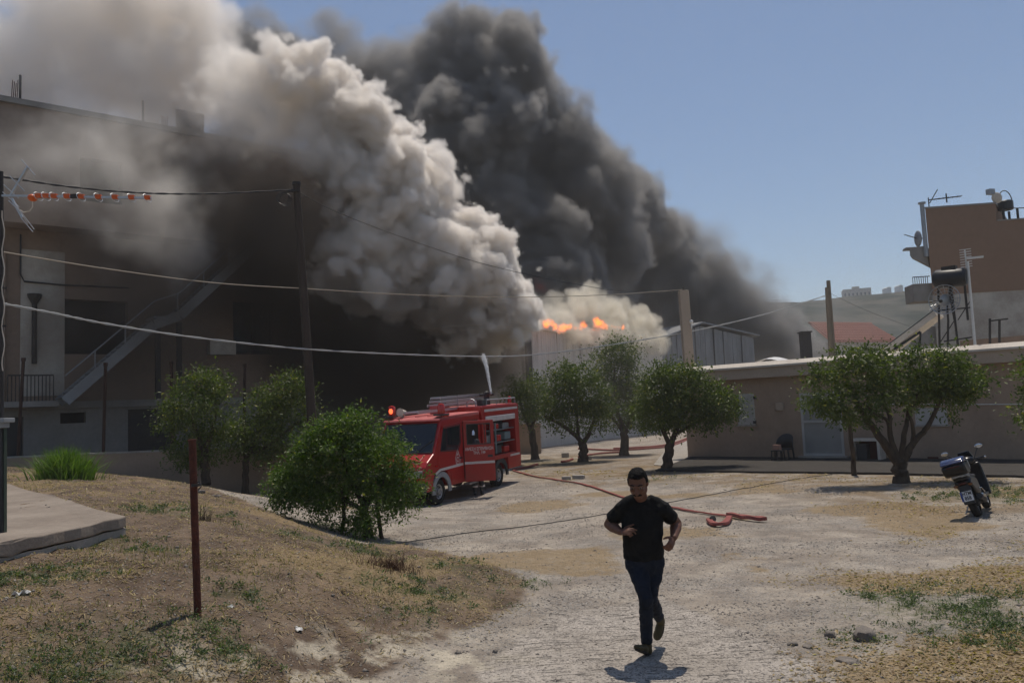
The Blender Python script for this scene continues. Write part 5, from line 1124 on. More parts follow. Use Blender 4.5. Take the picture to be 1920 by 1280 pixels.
def running_man():
    gx = P(1209, 1222, 7.6); t = thing('person', 'man in black t-shirt and dark jeans running towards the camera', 'person', (gx.x, gx.y, float(ztop(gx.x, gx.y))))
    X = Vector((1, 0, 0)); Y = Vector((0, 1, 0)); Z = Vector((0, 0, 1))
    hd = P(1195.5, 899, 7.20); neck0 = P(1200, 918, 7.36); neck1 = P(1203, 936, 7.45)
    sl, sr = P(1164, 948, 7.47), P(1244, 947, 7.44); el, er = P(1142, 976, 7.64), P(1268, 975, 7.60); wl, wr = P(1163, 990, 7.38), P(1263, 1001, 7.38)
    hl, hr = P(1191, 1046, 7.54), P(1226, 1046, 7.54); kl, kr = P(1211, 1114, 7.34), P(1220, 1112, 7.52)
    al, ar = P(1212, 1192, 7.56), P(1235, 1150, 7.86)
    # ---- body
    b = MB()
    # head, turned a little to the picture's left and bent forward
    HM = Euler((R(29), 0, R(-18))).to_matrix() @ Matrix.Diagonal((1.05, 1.05, 1.02))
    H = lambda x, y, z: hd + HM @ Vector((x, y, z))
    b.ball(H(0, .012, .032), (.077, .098, .094), 20, 14, M=HM); b.ball(H(0, -.02, -.04), (.064, .076, .088), 18, 12, M=HM); b.ball(H(0, -.045, -.095), (.042, .042, .030), 14, 10, M=HM)
    b.ball(H(-.045, .0, -.06), (.030, .055, .045), 12, 8, M=HM); b.ball(H(.045, .0, -.06), (.030, .055, .045), 12, 8, M=HM)
    b.tube([H(0, -.088, .018), H(0, -.104, -.012), H(0, -.116, -.032)], [.011, .014, .018], 8); b.ball(H(0, -.112, -.034), .017, 10, 8); b.ball(H(.014, -.10, -.036), .011, 8, 6); b.ball(H(-.014, -.10, -.036), .011, 8, 6)
    b.tube([H(-.05, -.074, .030), H(-.02, -.090, .027), H(.02, -.090, .027), H(.05, -.074, .030)], .012, 8)
    b.ball(H(.042, -.072, -.018), (.022, .02, .018), 10, 8, M=HM); b.ball(H(-.042, -.072, -.018), (.022, .02, .018), 10, 8, M=HM)
    b.tube([H(-.026, -.092, -.068), H(0, -.098, -.069), H(.026, -.092, -.068)], .008, 8)
    for s in (-1, 1): b.ball(H(s * .078, .012, -.004), (.012, .022, .034), 10, 8, M=HM)
    chain(b, [H(0, .02, -.05), neck0 + Y * .02, neck1 + Y * .04], [.060, .060, .068])
    # torso
    ell_loft(b, [(P(1204, 934, 7.47), X * .105, Y * .07), (P(1204, 942, 7.48), X * .175, Y * .095), (P(1204, 962, 7.48), X * .185, Y * .115), (P(1204, 990, 7.49), X * .170, Y * .118), (P(1206, 1015, 7.51), X * .160, Y * .115), (P(1208, 1040, 7.53), X * .168, Y * .115), (P(1208, 1056, 7.54), X * .150, Y * .10)])
    for S, E, Wp, s in ((sl, el, wl, -1), (sr, er, wr, 1)):
        chain(b, [S - X * s * .03, S.lerp(E, .35), E], [.066, .062, .050]); chain(b, [E, E.lerp(Wp, .35), Wp], [.050, .053, .032])
    for Hp, K, A in ((hl, kl, al), (hr, kr, ar)):
        chain(b, [Hp, Hp.lerp(K, .5), K], [.088, .072, .054]); chain(b, [K, K.lerp(A, .35), A], [.052, .054, .036])
    hand(b, wl, P(1182, 989, 7.28) - wl, (.3, .5, -.55), 1, (.5, .9, 1.5, 1.6), s=1.05, spread=.08)
    hand(b, wr, P(1255, 1019, 7.30) - wr, (-.6, .5, -.2), -1, (.9, 1.0, 1.1, 1.1), s=1.05, spread=.08)
    fuse('body', b, .0058, M_skin, t, 3)
    # ---- hair, moustache, eyes
    h = MB(); h.ball(H(0, .020, .040), (.0815, .097, .092), 20, 14, M=HM); h.ball(H(.005, -.048, .100), (.050, .034, .024), 14, 8, M=HM); h.ball(H(.015, -.02, .118), (.048, .05, .020), 12, 8, M=HM)
    for s in (-1, 1): h.ball(H(s * .074, .018, .02), (.014, .034, .04), 10, 8, M=HM)
    h = fuse('hair', h, .005, M_hair, t, 1, .016, .014)
    # keep hair off the face: cut everything in front of the hairline
    bm = bmesh.new(); bm.from_mesh(h.data); inv = HM.inverted(); kill = []
    for f in bm.faces:
        c = inv @ (f.calc_center_median() - hd)
        if c.y < -.02 and c.z < .092 - .035 * (abs(c.x) / .08) ** 2 + .014 * mnoise.noise(c * 90): kill.append(f)
        elif c.z < -.02 and c.y < .03: kill.append(f)
    bmesh.ops.delete(bm, geom=kill, context='FACES'); bm.to_mesh(h.data); bm.free()
    m = MB(); m.tube([H(-.036, -.088, -.062), H(-.018, -.104, -.052), H(0, -.108, -.049), H(.018, -.104, -.052), H(.036, -.088, -.062)], [.006, .0105, .010, .0105, .006], 8); fuse('moustache', m, .003, M_hair, t, 2, .004, .008)
    for s in (-1, 1):
        m = MB(); m.tube([H(s * .016, -.096, .036), H(s * .034, -.093, .043), H(s * .054, -.080, .036)], [.004, .006, .004], 6); m.build('eyebrow', M_hair, t).matrix_parent_inverse = Matrix.Translation(-t.location)
        m = MB(); m.ball(H(s * .032, -.079, .008), .0125, 10, 8); e = m.build('eye', M_eye, t, smooth=True); e.matrix_parent_inverse = Matrix.Translation(-t.location)
        m = MB(); m.ball(H(s * .034, -.0885, .007), .0055, 8, 6); k = m.build('iris', M_hair, e); k.matrix_parent_inverse = Matrix.Translation(-t.location)
    # ---- t-shirt
    s_ = MB()
    ell_loft(s_, [(P(1203, 927, 7.46), X * .078, Y * .068), (P(1204, 935, 7.47), X * .150, Y * .088), (P(1204, 945, 7.48), X * .185, Y * .112), (P(1204, 965, 7.48), X * .196, Y * .132), (P(1204, 990, 7.49), X * .186, Y * .140), (P(1206, 1015, 7.51), X * .182, Y * .142), (P(1207, 1030, 7.52), X * .184, Y * .138), (P(1207, 1041, 7.53), X * .186, Y * .134)])
    for S, E, s in ((sl, el, -1), (sr, er, 1)):
        s_.tube([S - X * s * .07, S, S.lerp(E, .35), S.lerp(E, .62)], [.075, .071, .071, .072], 16); s_.ball(S, .070, 14, 10)
        s_.tube([P(1203 + s * 12, 929, 7.44), P(1203 + s * 24, 934, 7.45), S - Z * .002], [.050, .062, .066], 14)
    fuse('t_shirt', s_, .008, M_tee, t, 5, .034, .12)
    # ---- jeans
    j = MB(); ell_loft(j, [(P(1207, 1030, 7.52), X * .168, Y * .122), (P(1208, 1044, 7.53), X * .176, Y * .124), (P(1208, 1058, 7.54), X * .172, Y * .118), (P(1208, 1068, 7.54), X * .13, Y * .10)])
    chain(j, [hl, hl.lerp(kl, .5), kl], [.100, .082, .062], 16); chain(j, [kl, kl.lerp(al, .4), al + Z * .0], [.061, .062, .054], 16)
    chain(j, [hr, hr.lerp(kr, .5), kr], [.100, .080, .060], 16); chain(j, [kr, kr.lerp(ar, .4), ar], [.059, .057, .050], 16)
    fuse('jeans', j, .008, M_jeans, t, 4, .026, .07)
    # ---- shoes
    def shoe(heel, toe, ankle, nm):
        q = MB(); d = (toe - heel).normalized(); up = (ankle - heel); up = (up - d * up.dot(d)).normalized(); sd = d.cross(up); M = Matrix((sd, d, up)).transposed(); L = (toe - heel).length
        q.ball(heel + d * .03 + up * .032, (.036, .045, .036), 14, 10, M=M); q.ball(heel + d * L * .5 + up * .034, (.040, .10, .036), 14, 10, M=M); q.ball(toe - d * .045 + up * .024, (.046, .062, .027), 14, 10, M=M); q.tube([heel + d * .04 + up * .03, ankle], [.042, .046], 14)
        o = fuse(nm, q, .006, M_shoe, t, 3)
        q = MB(); n = 18; poly = []
        for k in range(n):
            a = 2 * math.pi * k / n; y = L / 2 + (L / 2 + .006) * math.cos(a); wd = .041 + .010 * math.cos(a) ; poly.append(heel + d * y + sd * wd * math.sin(a) * (1.0 if abs(math.cos(a)) < .9 else 1))
        q.prism(poly, up * -.004, up * .016); so_ = q.build('sole', M_sole, o, bevel=.004); so_.matrix_parent_inverse = Matrix.Translation(-t.location)
    SHIFT = .03
    shoe(P(1216, 1222, 7.62), P(1193, 1211, 7.37), al, 'shoe'); shoe(P(1243, 1154, 7.96), P(1232, 1192, 7.90), ar, 'shoe')
    t.location.z -= SHIFT
running_man()
M_turnout = mat('turnout_cloth', (.05, .055, .06), .9, .2, noise=(6, .5), bump=(30, .3))
M_helmet = mat('silver_helmet', (.62, .63, .64), .2, .6, metal=.8)
def firefighter():
    t = thing('person', 'firefighter with silver helmet standing behind the open truck door', 'person'); p0 = P(897, 925, 26.9); t.location = (p0.x, p0.y, float(ztop(p0.x, p0.y)))
    o = t.location; X = Vector((1, 0, 0)); Y = Vector((0, 1, 0)); Z = Vector((0, 0, 1)); W3 = lambda x, y, z: o + Vector((x, y, z))
    hx = P(882.5, 812, 26.9) - o; hx = Vector((hx.x, hx.y, 0)); hz = P(882.5, 812, 26.9).z - o.z
    sc = hz / 1.66; c = lambda k: hx * k
    b = MB(); b.ball(W3(hx.x, hx.y, hz - .04), (.08, .10, .125), 14, 10); b.tube([W3(hx.x, hx.y, hz - .1), W3(hx.x * .95, hx.y * .95, hz - .24)], .06, 12); b.ball(W3(hx.x, hx.y - .1, hz - .06), .02, 8, 6)
    ell_loft(b, [(o + c(.9) + Z * (hz - .22), X * .16, Y * .09), (o + c(.85) + Z * (hz - .4), X * .19, Y * .12), (o + c(.6) + Z * (hz - .65), X * .16, Y * .11), (o + c(.5) + Z * (hz - .82), X * .17, Y * .11)])
    for s in (-1, 1):
        hp = o + c(.5) + Vector((s * .09, 0, hz - .85)); an = W3(s * .11 + .02, s * .06, .09); kn = hp.lerp(an, .5) + Vector((s * .02, -.05, 0)); chain(b, [hp, kn, an], [.085, .06, .04])
        sh = o + c(.9) + Vector((s * .18, 0, hz - .28)); eb = sh + Vector((s * .08, .02, -.3)); wr = eb + Vector((-s * .02, -.2, -.14)); chain(b, [sh, eb, wr], [.055, .045, .03]); hand(b, wr, (0, -1, -.3), (-s, 0, -.2), 1, (.6, .6, .6, .6))
    fuse('body', b, .010, M_skin, t, 3)
    j = MB(); ell_loft(j, [(o + c(.9) + Z * (hz - .20), X * .17, Y * .11), (o + c(.85) + Z * (hz - .4), X * .23, Y * .15), (o + c(.6) + Z * (hz - .65), X * .20, Y * .15), (o + c(.5) + Z * (hz - .92), X * .22, Y * .15)])
    for s in (-1, 1): sh = o + c(.9) + Vector((s * .18, 0, hz - .28)); eb = sh + Vector((s * .08, .02, -.3)); wr = eb + Vector((-s * .02, -.18, -.12)); chain(j, [sh, eb, wr], [.085, .07, .055])
    fuse('jacket', j, .014, M_turnout, t, 3, .02, .1)
    j = MB()
    for s in (-1, 1): hp = o + c(.5) + Vector((s * .09, 0, hz - .85)); an = W3(s * .11 + .02, s * .06, .22); kn = hp.lerp(an, .5) + Vector((s * .02, -.05, 0)); chain(j, [hp, kn, an], [.115, .09, .085])
    fuse('trousers', j, .014, M_turnout, t, 3, .02, .1)
    for s in (-1, 1):
        an = W3(s * .11 + .02, s * .06, .0); q = MB(); q.tube([an + Z * .03, an + Z * .34], [.065, .075], 12); q.ball(an + Vector((0, -.09, .05)), (.05, .14, .05), 12, 8); bo = fuse('boot', q, .012, M_plastic, t, 2)
        q = MB(); q.tube([an + Z * .26, an + Z * .31], [.098, .098], 14); k = q.build('reflective_band', M_stripe, t); k.matrix_parent_inverse = Matrix.Translation(-t.location)
    q = MB(); q.lathe(W3(hx.x, hx.y, hz - .06), [(.15, 0), (.145, .03), (.135, .09), (.10, .16), (.05, .19), (.005, .2)], 20); q.ball(W3(hx.x, hx.y + .02, hz + .02), (.13, .16, .14), 18, 10); k = q.build('helmet', M_helmet, t, smooth=True); k.matrix_parent_inverse = Matrix.Translation(-t.location)
firefighter()
# ---------------------------------------------------------------- scooter
M_scoot = mat('black_scooter_paint', (.008, .008, .009), .3, .35, noise=(3, .2))
M_lid = mat('glossy_dark_blue_lid', (.03, .04, .10), .18, .6)
M_chrome = mat('chrome', (.6, .6, .6), .18, .5, metal=1.0)
M_plate = mat('plate_white', (.62, .63, .64), .5, .4)
M_darklamp = mat('dark_red_lens', (.06, .008, .008), .25, .4)
M_blue = mat('plate_blue', (.02, .05, .25), .5, .4)
M_mirror = mat('mirror_glass', (.45, .5, .58), .06, .6, metal=.9)
M_lamp_orange = mat('orange_lens', (.16, .06, .015), .2, .5)
def scooter():
    g = G(1836, 968); t = thing('scooter', 'black scooter with top box leaning on its stand, seen from behind', 'scooter'); h = Vector((.60, .80, 0)).normalized(); l = Vector((-h.y, h.x, 0))
    lean = R(16); up = Vector((0, 0, 1)) * math.cos(lean) + l * math.sin(lean); l2 = up.cross(h).normalized()
    t.matrix_world = Matrix(((h.x, l2.x, up.x, g.x), (h.y, l2.y, up.y, g.y), (h.z, l2.z, up.z, g.z), (0, 0, 0, 1)))
    # local: x forward, y left, z up; the rear wheel touches the ground at the origin
    def wheel(x, r, w):
        q = MB(); q.lathe((x, 0, r), [(r * .66, -w * .5), (r * .9, -w * .52), (r * .99, -w * .25), (r, 0), (r * .99, w * .25), (r * .9, w * .52), (r * .66, w * .5)], 26, 'Y', cap=False); ty = q.build('wheel', M_tyre, t, smooth=True)
        q = MB(); q.lathe((x, 0, r), [(r * .67, -w * .35), (r * .6, -.01), (r * .6, .01), (r * .67, w * .35)], 22, 'Y', cap=False); q.lathe((x, 0, r), [(.05, -.06), (.05, .06)], 10, 'Y')
        for k in range(5): a = k * 2 * math.pi / 5; q.bar((x, 0, r), (x + r * .63 * math.cos(a), 0, r + r * .63 * math.sin(a)), .03, .03, (0, 1, 0))
        q.build('rim', M_steel, ty)
    wheel(0, .27, .13); wheel(1.36, .27, .12)
    def slab(name, prof, hw, m, par=None, bev=.03, y0=0, taper=None):
        q = MB(); q.prism([(x, y0 - hw, z) for x, z in prof], (0, 0, 0), (0, 2 * hw, 0)); return q.build(name, m, par or t, smooth=True, bevel=bev)
    body = slab('rear_body', [(-.30, .62), (-.34, .74), (-.10, .80), (.30, .76), (.52, .70), (.50, .42), (.30, .34), (.05, .44)], .15, M_scoot, bev=.05)
    slab('seat', [(-.32, .755), (-.28, .83), (.0, .85), (.22, .80), (.55, .78), (.58, .71), (.2, .73)], .14, M_plastic, bev=.04)
    slab('floorboard', [(.42, .30), (.45, .38), (1.0, .36), (1.05, .28)], .19, M_scoot, bev=.02)
    slab('engine', [(-.05, .20), (-.06, .34), (.45, .40), (.48, .22)], .11, M_plastic, bev=.03)
    ls = MB(); pr = [(.98, .30), (1.08, .55), (1.10, .80), (1.06, .95), (1.12, .97), (1.20, .78), (1.22, .55), (1.12, .28)]
    ls.prism([(x, -.22, z) for x, z in pr], (0, 0, 0), (0, .44, 0)); ls.build('leg_shield', M_scoot, t, smooth=True, bevel=.06)
    slab('front_mudguard', [(1.10, .46), (1.25, .60), (1.52, .52), (1.60, .40), (1.45, .50), (1.28, .52)], .075, M_scoot, bev=.02)
    q = MB(); 
    for s in (-1, 1): q.tube([(1.36, s * .085, .27), (1.16, s * .07, .80)], .025, 8)
    q.build('fork', M_steel, t)
    # head with bars, grips, mirrors, small screen
    q = MB(); q.ball((1.06, 0, 1.02), (.17, .17, .11), 16, 10); q.build('handlebar_cowl', M_scoot, t, smooth=True)
    q = MB(); q.tube([(.98, -.34, 1.03), (1.03, -.16, 1.04), (1.05, 0, 1.03), (1.03, .16, 1.04), (.98, .34, 1.03)], .016, 8); hb = q.build('handlebar', M_plastic, t)
    for s in (-1, 1):
        q = MB(); q.tube([(1.0, s * .22, 1.035), (.975, s * .36, 1.03)], .024, 10); q.build('grip', M_plastic, hb)
        q = MB(); q.ball((.975, s * .375, 1.03), .022, 8, 6); q.build('bar_end', M_chrome, hb)
        q = MB(); q.tube([(1.03, s * .17, 1.05), (1.05, s * .25, 1.18), (1.02, s * .31, 1.24)], .009, 6); mi = q.build('mirror', M_plastic, t)
        q = MB(); M = Euler((0, R(-12), R(s * -10))).to_matrix(); q.ball((1.02, s * .33, 1.27), (.022, .085, .052), 16, 8, M=M); q.build('mirror_back', M_plastic, mi, smooth=True)
        q = MB(); q.ball((1.005, s * .33, 1.27), (.012, .078, .046), 16, 8, M=M); q.build('mirror_glass', M_mirror, mi, smooth=True)
        q = MB(); q.ball((-.33, s * .13, .66), (.03, .045, .028), 10, 6); q.build('indicator', M_lamp_orange, t, smooth=True)
        q = MB(); q.tube([(-.18, s * .15, .80), (-.38, s * .13, .83), (-.44, s * .05, .83)], .015, 8); q.build('grab_rail', M_steel, t)
    q = MB(); q.prism([(1.16, -.14, 1.08), (1.16, .14, 1.08), (1.06, .11, 1.22), (1.06, -.11, 1.22)], (0, 0, 0), (.012, 0, .004)); q.build('screen', M_tglass, t)
    q = MB(); q.ball((1.20, 0, .90), (.05, .12, .09), 14, 8); q.build('headlight', M_pane, t, smooth=True)
    # top box
    q = MB(); pr = [(-.62, .90), (-.66, 1.02), (-.64, 1.08), (-.20, 1.08), (-.17, 1.0), (-.19, .90), (-.24, .86), (-.55, .86)]
    q.prism([(x, -.21, z) for x, z in pr], (0, 0, 0), (0, .42, 0)); tb = q.build('top_box', M_scoot, t, smooth=True, bevel=.035)
    q = MB(); pr = [(-.645, 1.085), (-.62, 1.15), (-.5, 1.20), (-.32, 1.20), (-.22, 1.15), (-.19, 1.085)]
    q.prism([(x, -.215, z) for x, z in pr], (0, 0, 0), (0, .43, 0)); q.build('lid', M_lid, tb, smooth=True, bevel=.045)
    q = MB(); q.box((-.655, 0, 1.04), (.012, .24, .022)); q.build('reflector', M_darklamp, tb)
    q = MB(); q.prism([(-.17, -.222, .98), (-.20, -.222, 1.10), (-.28, -.222, 1.14), (-.24, -.222, .92)], (0, 0, 0), (0, .006, 0)); q.build('side_trim', M_steel, tb)
    q = MB(); q.box((-.36, 0, .845), (.34, .22, .03)); q.build('rack', M_steel, t)
    # tail, plate, mudguard
    q = MB(); q.ball((-.325, 0, .69), (.03, .08, .028), 14, 8); q.build('tail_light', M_darklamp, t, smooth=True)
    slab('rear_mudguard', [(-.30, .66), (-.36, .50), (-.40, .30), (-.36, .29), (-.29, .44), (-.2, .60)], .10, M_plastic, bev=.015)
    PM = Matrix.Translation((-.402, 0, .45)) @ Matrix(((0, 0, -1, 0), (-1, 0, 0, 0), (0, 1, 0, 0), (0, 0, 0, 1))) @ Matrix.Rotation(R(-10), 4, 'X')
    q = MB(); q.box((0, 0, 0), (.21, .19, .006)); pl = q.build('licence_plate', M_plate, t, bevel=.003); pl.matrix_local = PM
    q = MB(); q.box((-.088, 0, .0042), (.032, .184, .003)); q.build('blue_strip', M_blue, pl)
    text_mesh('HTM\n858', .092, Matrix.Translation((.012, .018, .0035)), M_black, 'lettering', pl, bold=.003, thick=.0015, sx=.86)
    # exhaust on the right with bright heat shield, stand
    q = MB(); q.tube([(.40, -.13, .24), (.22, -.17, .27), (-.02, -.19, .33), (-.26, -.19, .40)], [.03, .055, .062, .055], 14); ex = q.build('exhaust', M_plastic, t, smooth=True)
    q = MB(); q.tube([(.10, -.235, .33), (-.05, -.245, .38), (-.20, -.24, .41)], [.012, .02, .016], 8, flat=2.2); q.build('heat_shield', M_chrome, ex, smooth=True)
    q = MB(); q.tube([(.46, -.20, .40), (.30, -.19, .50), (.10, -.18, .52)], .012, 8); q.build('trim', M_chrome, t)
    q = MB(); q.tube([(.45, .12, .30), (.40, .26, .085)], .014, 8); q.bar((.37, .26, .08), (.45, .27, .08), .05, .012); q.build('side_stand', M_steel, t)
scooter()
# ---------------------------------------------------------------- posts, poles, wires, antennas
def rusty_post():
    g = P(372, 1148, 6.98); t = thing('rusty_post', 'rusty brown steel pipe post standing on the mound', 'post', (g.x, g.y, float(ztop(g.x, g.y)))); mi = Matrix.Translation(-t.location)
    top = P(360.5, 826, 6.93); b = t.location - Vector((0, 0, .25)); q = MB(); d = (top - b).normalized(); q.tube([b, top], .031, 16); q.tube([top - d * .001, top + d * .012], [.037, .037], 16); q.build('pipe', M_rust, t, smooth=True).matrix_parent_inverse = mi
    m = P(367, 905, 6.9); q = MB(); q.tube([m + Vector((0, .03, 0)), m + Vector((.035, -.01, .01)), m + Vector((.055, -.02, -.03)), m + Vector((.03, -.03, -.06))], .006, 6); q.lathe(m + Vector((-.012, .03, -.02)), [(.036, -.012), (.036, .012)], 14); q.build('wire_hook', M_iron, t).matrix_parent_inverse = mi
rusty_post()
MAST = 9.0
M_green = mat('green_post_paint', (.055, .075, .055), .6, .3, noise=(10, .5))
def mast():
    g = P(3, 1006, MAST); base = Vector((g.x, g.y, 1.13)); t = thing('metal_mast', 'dark metal mast with a flat cap at the left picture edge', 'mast', base); mi = Matrix.Translation(-base)
    q = MB(); q.bar(base, P(2, 800, MAST), .055, .055); q.build('post', M_black, t).matrix_parent_inverse = mi
    q = MB(); q.bar(P(9, 1004, MAST + .02), P(9, 800, MAST + .02), .018, .05); q.build('post_flange', M_green, t).matrix_parent_inverse = mi
    q = MB(); q.box(P(4, 788, MAST), (.17, .2, .05)); q.box(P(3, 797, MAST), (.11, .12, .06)); q.build('cap', M_greysteel, t, bevel=.008).matrix_parent_inverse = mi
    q = MB(); q.tube([P(2, 790, MAST), P(1.5, 322, MAST)], .028, 10); q.build('pipe', M_iron, t).matrix_parent_inverse = mi
    q = MB()
    for v in (540, 611): q.bar(P(-2, v, MAST - .03), P(11, v, MAST - .03), .02, .02)
    q.build('step_bolt', M_iron, t)['kind'] = 'stuff'; t.children[-1].matrix_parent_inverse = mi
    q = MB(); q.tube([P(6 + 2.5 * math.sin(v * .09), v, MAST - .04) for v in range(395, 700, 12)], .006, 5); q.build('hanging_cable', M_cream, t).matrix_parent_inverse = mi
mast()
M_orange = mat('orange_plastic', (.62, .11, .015), .4, .5)
def yagi():
    d = MAST - .06; base = P(6, 368, d); t = thing('tv_antenna', 'long television antenna with orange clips on the left mast', 'antenna', base); mi = Matrix.Translation(-base)
    B = lambda q, n, m, par=t, **k: (lambda o: (setattr(o, 'matrix_parent_inverse', mi), o)[1])(q.build(n, m, par, **k))
    q = MB(); q.bar(P(4, 367, d), P(283, 371.5, d), .022, .022); boom = B(q, 'boom', M_alu)
    for u in (72, 86, 101, 125, 152, 184, 215, 246, 276):
        v = 367.5 + (u - 20) * .017; c = P(u, v, d); el = MB(); el.box(c + Vector((.004, 0, .008)), (.066, .045, .046)); e = B(el, 'clip', M_orange, bevel=.006)
        q = MB(); a1 = Vector((.012, .02, .055)); pts = [c + Vector((.018 * math.cos(x) - .014 * math.sin(x), .06 * math.cos(x), .048 * math.sin(x))) for x in np.linspace(0, 2 * math.pi, 15)]; q.tube(pts, .004, 5, cap=False); B(q, 'director', M_alu, e)
    q = MB(); q.ball(P(61, 371, d), (.05, .06, .042), 14, 8); B(q, 'dipole_box', M_orange, smooth=True)
    q = MB(); q.box(P(139, 368, d - .02), (.075, .03, .045)); B(q, 'clamp', M_iron)
    q = MB(); q.tube([P(61, 377, d), P(61, 388, d), P(55, 396, d), P(44, 398, d), P(38, 394, d)], .007, 6); B(q, 'cable', M_cream)
    q = MB(); q.bar(P(21, 366, d), P(53, 312, d), .035, .02); B(q, 'reflector_arm', M_alu); q = MB(); q.bar(P(22, 372, d), P(42, 408, d), .03, .02); B(q, 'reflector_arm', M_alu)
    for a, b in [((40, 299), (66, 329)), ((18, 330), (46, 358)), ((7, 346), (35, 372)), ((5, 360), (36, 388)), ((16, 376), (43, 401)), ((25, 379), (64, 430)), ((39, 408), (62, 435)), ((28, 384), (52, 420))]:
        q = MB(); q.tube([P(*a, d + random.uniform(-.15, .15)), P(*b, d + random.uniform(-.15, .15))], .005, 5); B(q, 'reflector_rod', M_alu)
yagi()
M_pole = mat('dark_pole_wood', (.075, .058, .047), .95, .1, noise=(4, .7), color2=(.04, .032, .027), bump=(20, .5), stretch=(3, 3, .25))
M_polelight = mat('weathered_pole_wood', (.27, .225, .17), .95, .1, noise=(4, .7), color2=(.16, .13, .10), bump=(20, .5), stretch=(3, 3, .25))
def poles():
    d = 27.6; a = P(556, 346, d); m = P(582, 745, d); k = (m - a) / (m - a).length; b = a + k * ((a.z + .6) / -k.z); base = Vector((b.x, b.y, b.z))
    t = thing('utility_pole', 'tall dark wooden utility pole in front of the smoke', 'utility pole', base); mi = Matrix.Translation(-base)
    q = MB(); q.tube([b, b.lerp(a, .5), a], [.17, .15, .12], 14); q.build('pole', M_pole, t, smooth=True).matrix_parent_inverse = mi
    q = MB(); q.lathe(a + Vector((0, 0, -.02)), [(.15, 0), (.15, .1)], 12); q.bar(a + Vector((-.5, -.15, -.32)), a + Vector((.1, -.15, -.26)), .05, .05); q.build('bracket', M_iron, t).matrix_parent_inverse = mi
    q = MB(); c = P(530, 371, d - .1)
    for k2 in range(4): q.tube([c + Vector((.22 * math.cos(x) + .03 * k2, .02 * k2, .22 * math.sin(x) - .02 * k2)) for x in np.linspace(0, 2 * math.pi, 15)], .012, 4, cap=False)
    q.build('cable_coil', M_black, t).matrix_parent_inverse = mi
    d = 45; a = P(1553, 526, d); m = P(1562, 655, d); k = (m - a) / (m - a).length; b = a + k * ((a.z + .6) / -k.z)
    t = thing('utility_pole', 'pale twin wooden pole beyond the flat roof, where the white cable ends', 'utility pole', b); mi = Matrix.Translation(-b)
    q = MB(); q.tube([b, a], [.17, .11], 12); q.build('pole', M_polelight, t, smooth=True).matrix_parent_inverse = mi
    a2 = P(1550, 539, d - .2); q = MB(); q.tube([b + Vector((-.25, -.2, 0)), a2], [.16, .10], 12); q.build('second_pole', M_polelight, t, smooth=True).matrix_parent_inverse = mi
    q = MB()
    for v in (541, 553, 558): p = P(1551, v, d - .3); q.box(p, (.5, .3, .12))
    q.lathe(P(1553.5, 529, d), [(.1, 0), (.16, .1), (.05, .45)], 8); q.lathe(P(1561, 648, d), [(.2, -.06), (.2, .06)], 12); q.build('fittings', M_iron, t)['kind'] = 'stuff'; t.children[-1].matrix_parent_inverse = mi
poles()
M_wireW = mat('pale_cable', (.42, .42, .41), .6, .4); M_wireT = mat('tan_cable', (.34, .29, .23), .7, .3)
def wire(lab, pts, rad, m, twist=0):
    """pts: (u, v, distance) joined by a smooth hanging curve"""
    W3 = [P(*p) for p in pts]; fine = []
    for i in range(len(W3) - 1):
        p0 = W3[max(i - 1, 0)]; p1 = W3[i]; p2 = W3[i + 1]; p3 = W3[min(i + 2, len(W3) - 1)]
        for k in range(10):
            t = k / 10; fine.append(.5 * ((2 * p1) + (p2 - p0) * t + (2 * p0 - 5 * p1 + 4 * p2 - p3) * t * t + (3 * p1 - p0 - 3 * p2 + p3) * t ** 3))
    fine.append(W3[-1]); q = MB()
    if twist:
        q.tube([p + Vector((0, 0, rad * .9 * math.sin(i * 1.3))) for i, p in enumerate(fine)], rad, 6); q.tube([p - Vector((0, 0, rad * .9 * math.sin(i * 1.3))) for i, p in enumerate(fine)], rad, 6)
    else: q.tube(fine, rad, 6)
    tag(q.build('cable', m, smooth=True), lab, 'cable', 'overhead cables')
wire('twisted black cable from the left picture edge to the top of the dark pole', [(-60, 321, 19.5), (3, 331, 20), (130, 350, 21.7), (270, 362, 23.6), (400, 363, 25.4), (550, 356, 27.5)], .019, M_black, 1)
wire('thin tan cable crossing behind the dark pole towards the concrete pole', [(-60, 462, 18), (3, 472, 19), (200, 504, 22), (400, 530, 25), (570, 541, 27.9), (780, 553, 31), (985, 557, 34), (1150, 552, 37), (1279, 543, 39.5)], .018, M_wireT)
wire('thick pale sagging cable, lowest of the overhead wires', [(-60, 562, 18), (3, 569, 19), (100, 587, 20), (200, 607, 21.3), (370, 633, 24), (570, 654, 27.3), (750, 664, 30.3), (905, 668, 33), (1000, 665, 34.7), (1120, 650, 36.8), (1290, 622, 40), (1430, 590, 42.6), (1549, 554, 44.8)], .019, M_wireW, 1)
wire('faint dark cable dropping from the dark pole across the smoke', [(562, 362, 27.6), (640, 401, 28.3), (760, 447, 29.5), (900, 493, 31.5), (1040, 525, 34.5), (1170, 546, 37.5), (1278, 545, 39.4)], .012, M_black)
wire('thin cable tied from the twin pole towards the apartment block', [(1553, 548, 44.7), (1620, 580, 44), (1700, 610, 44), (1735, 620, 40)], .008, M_black)

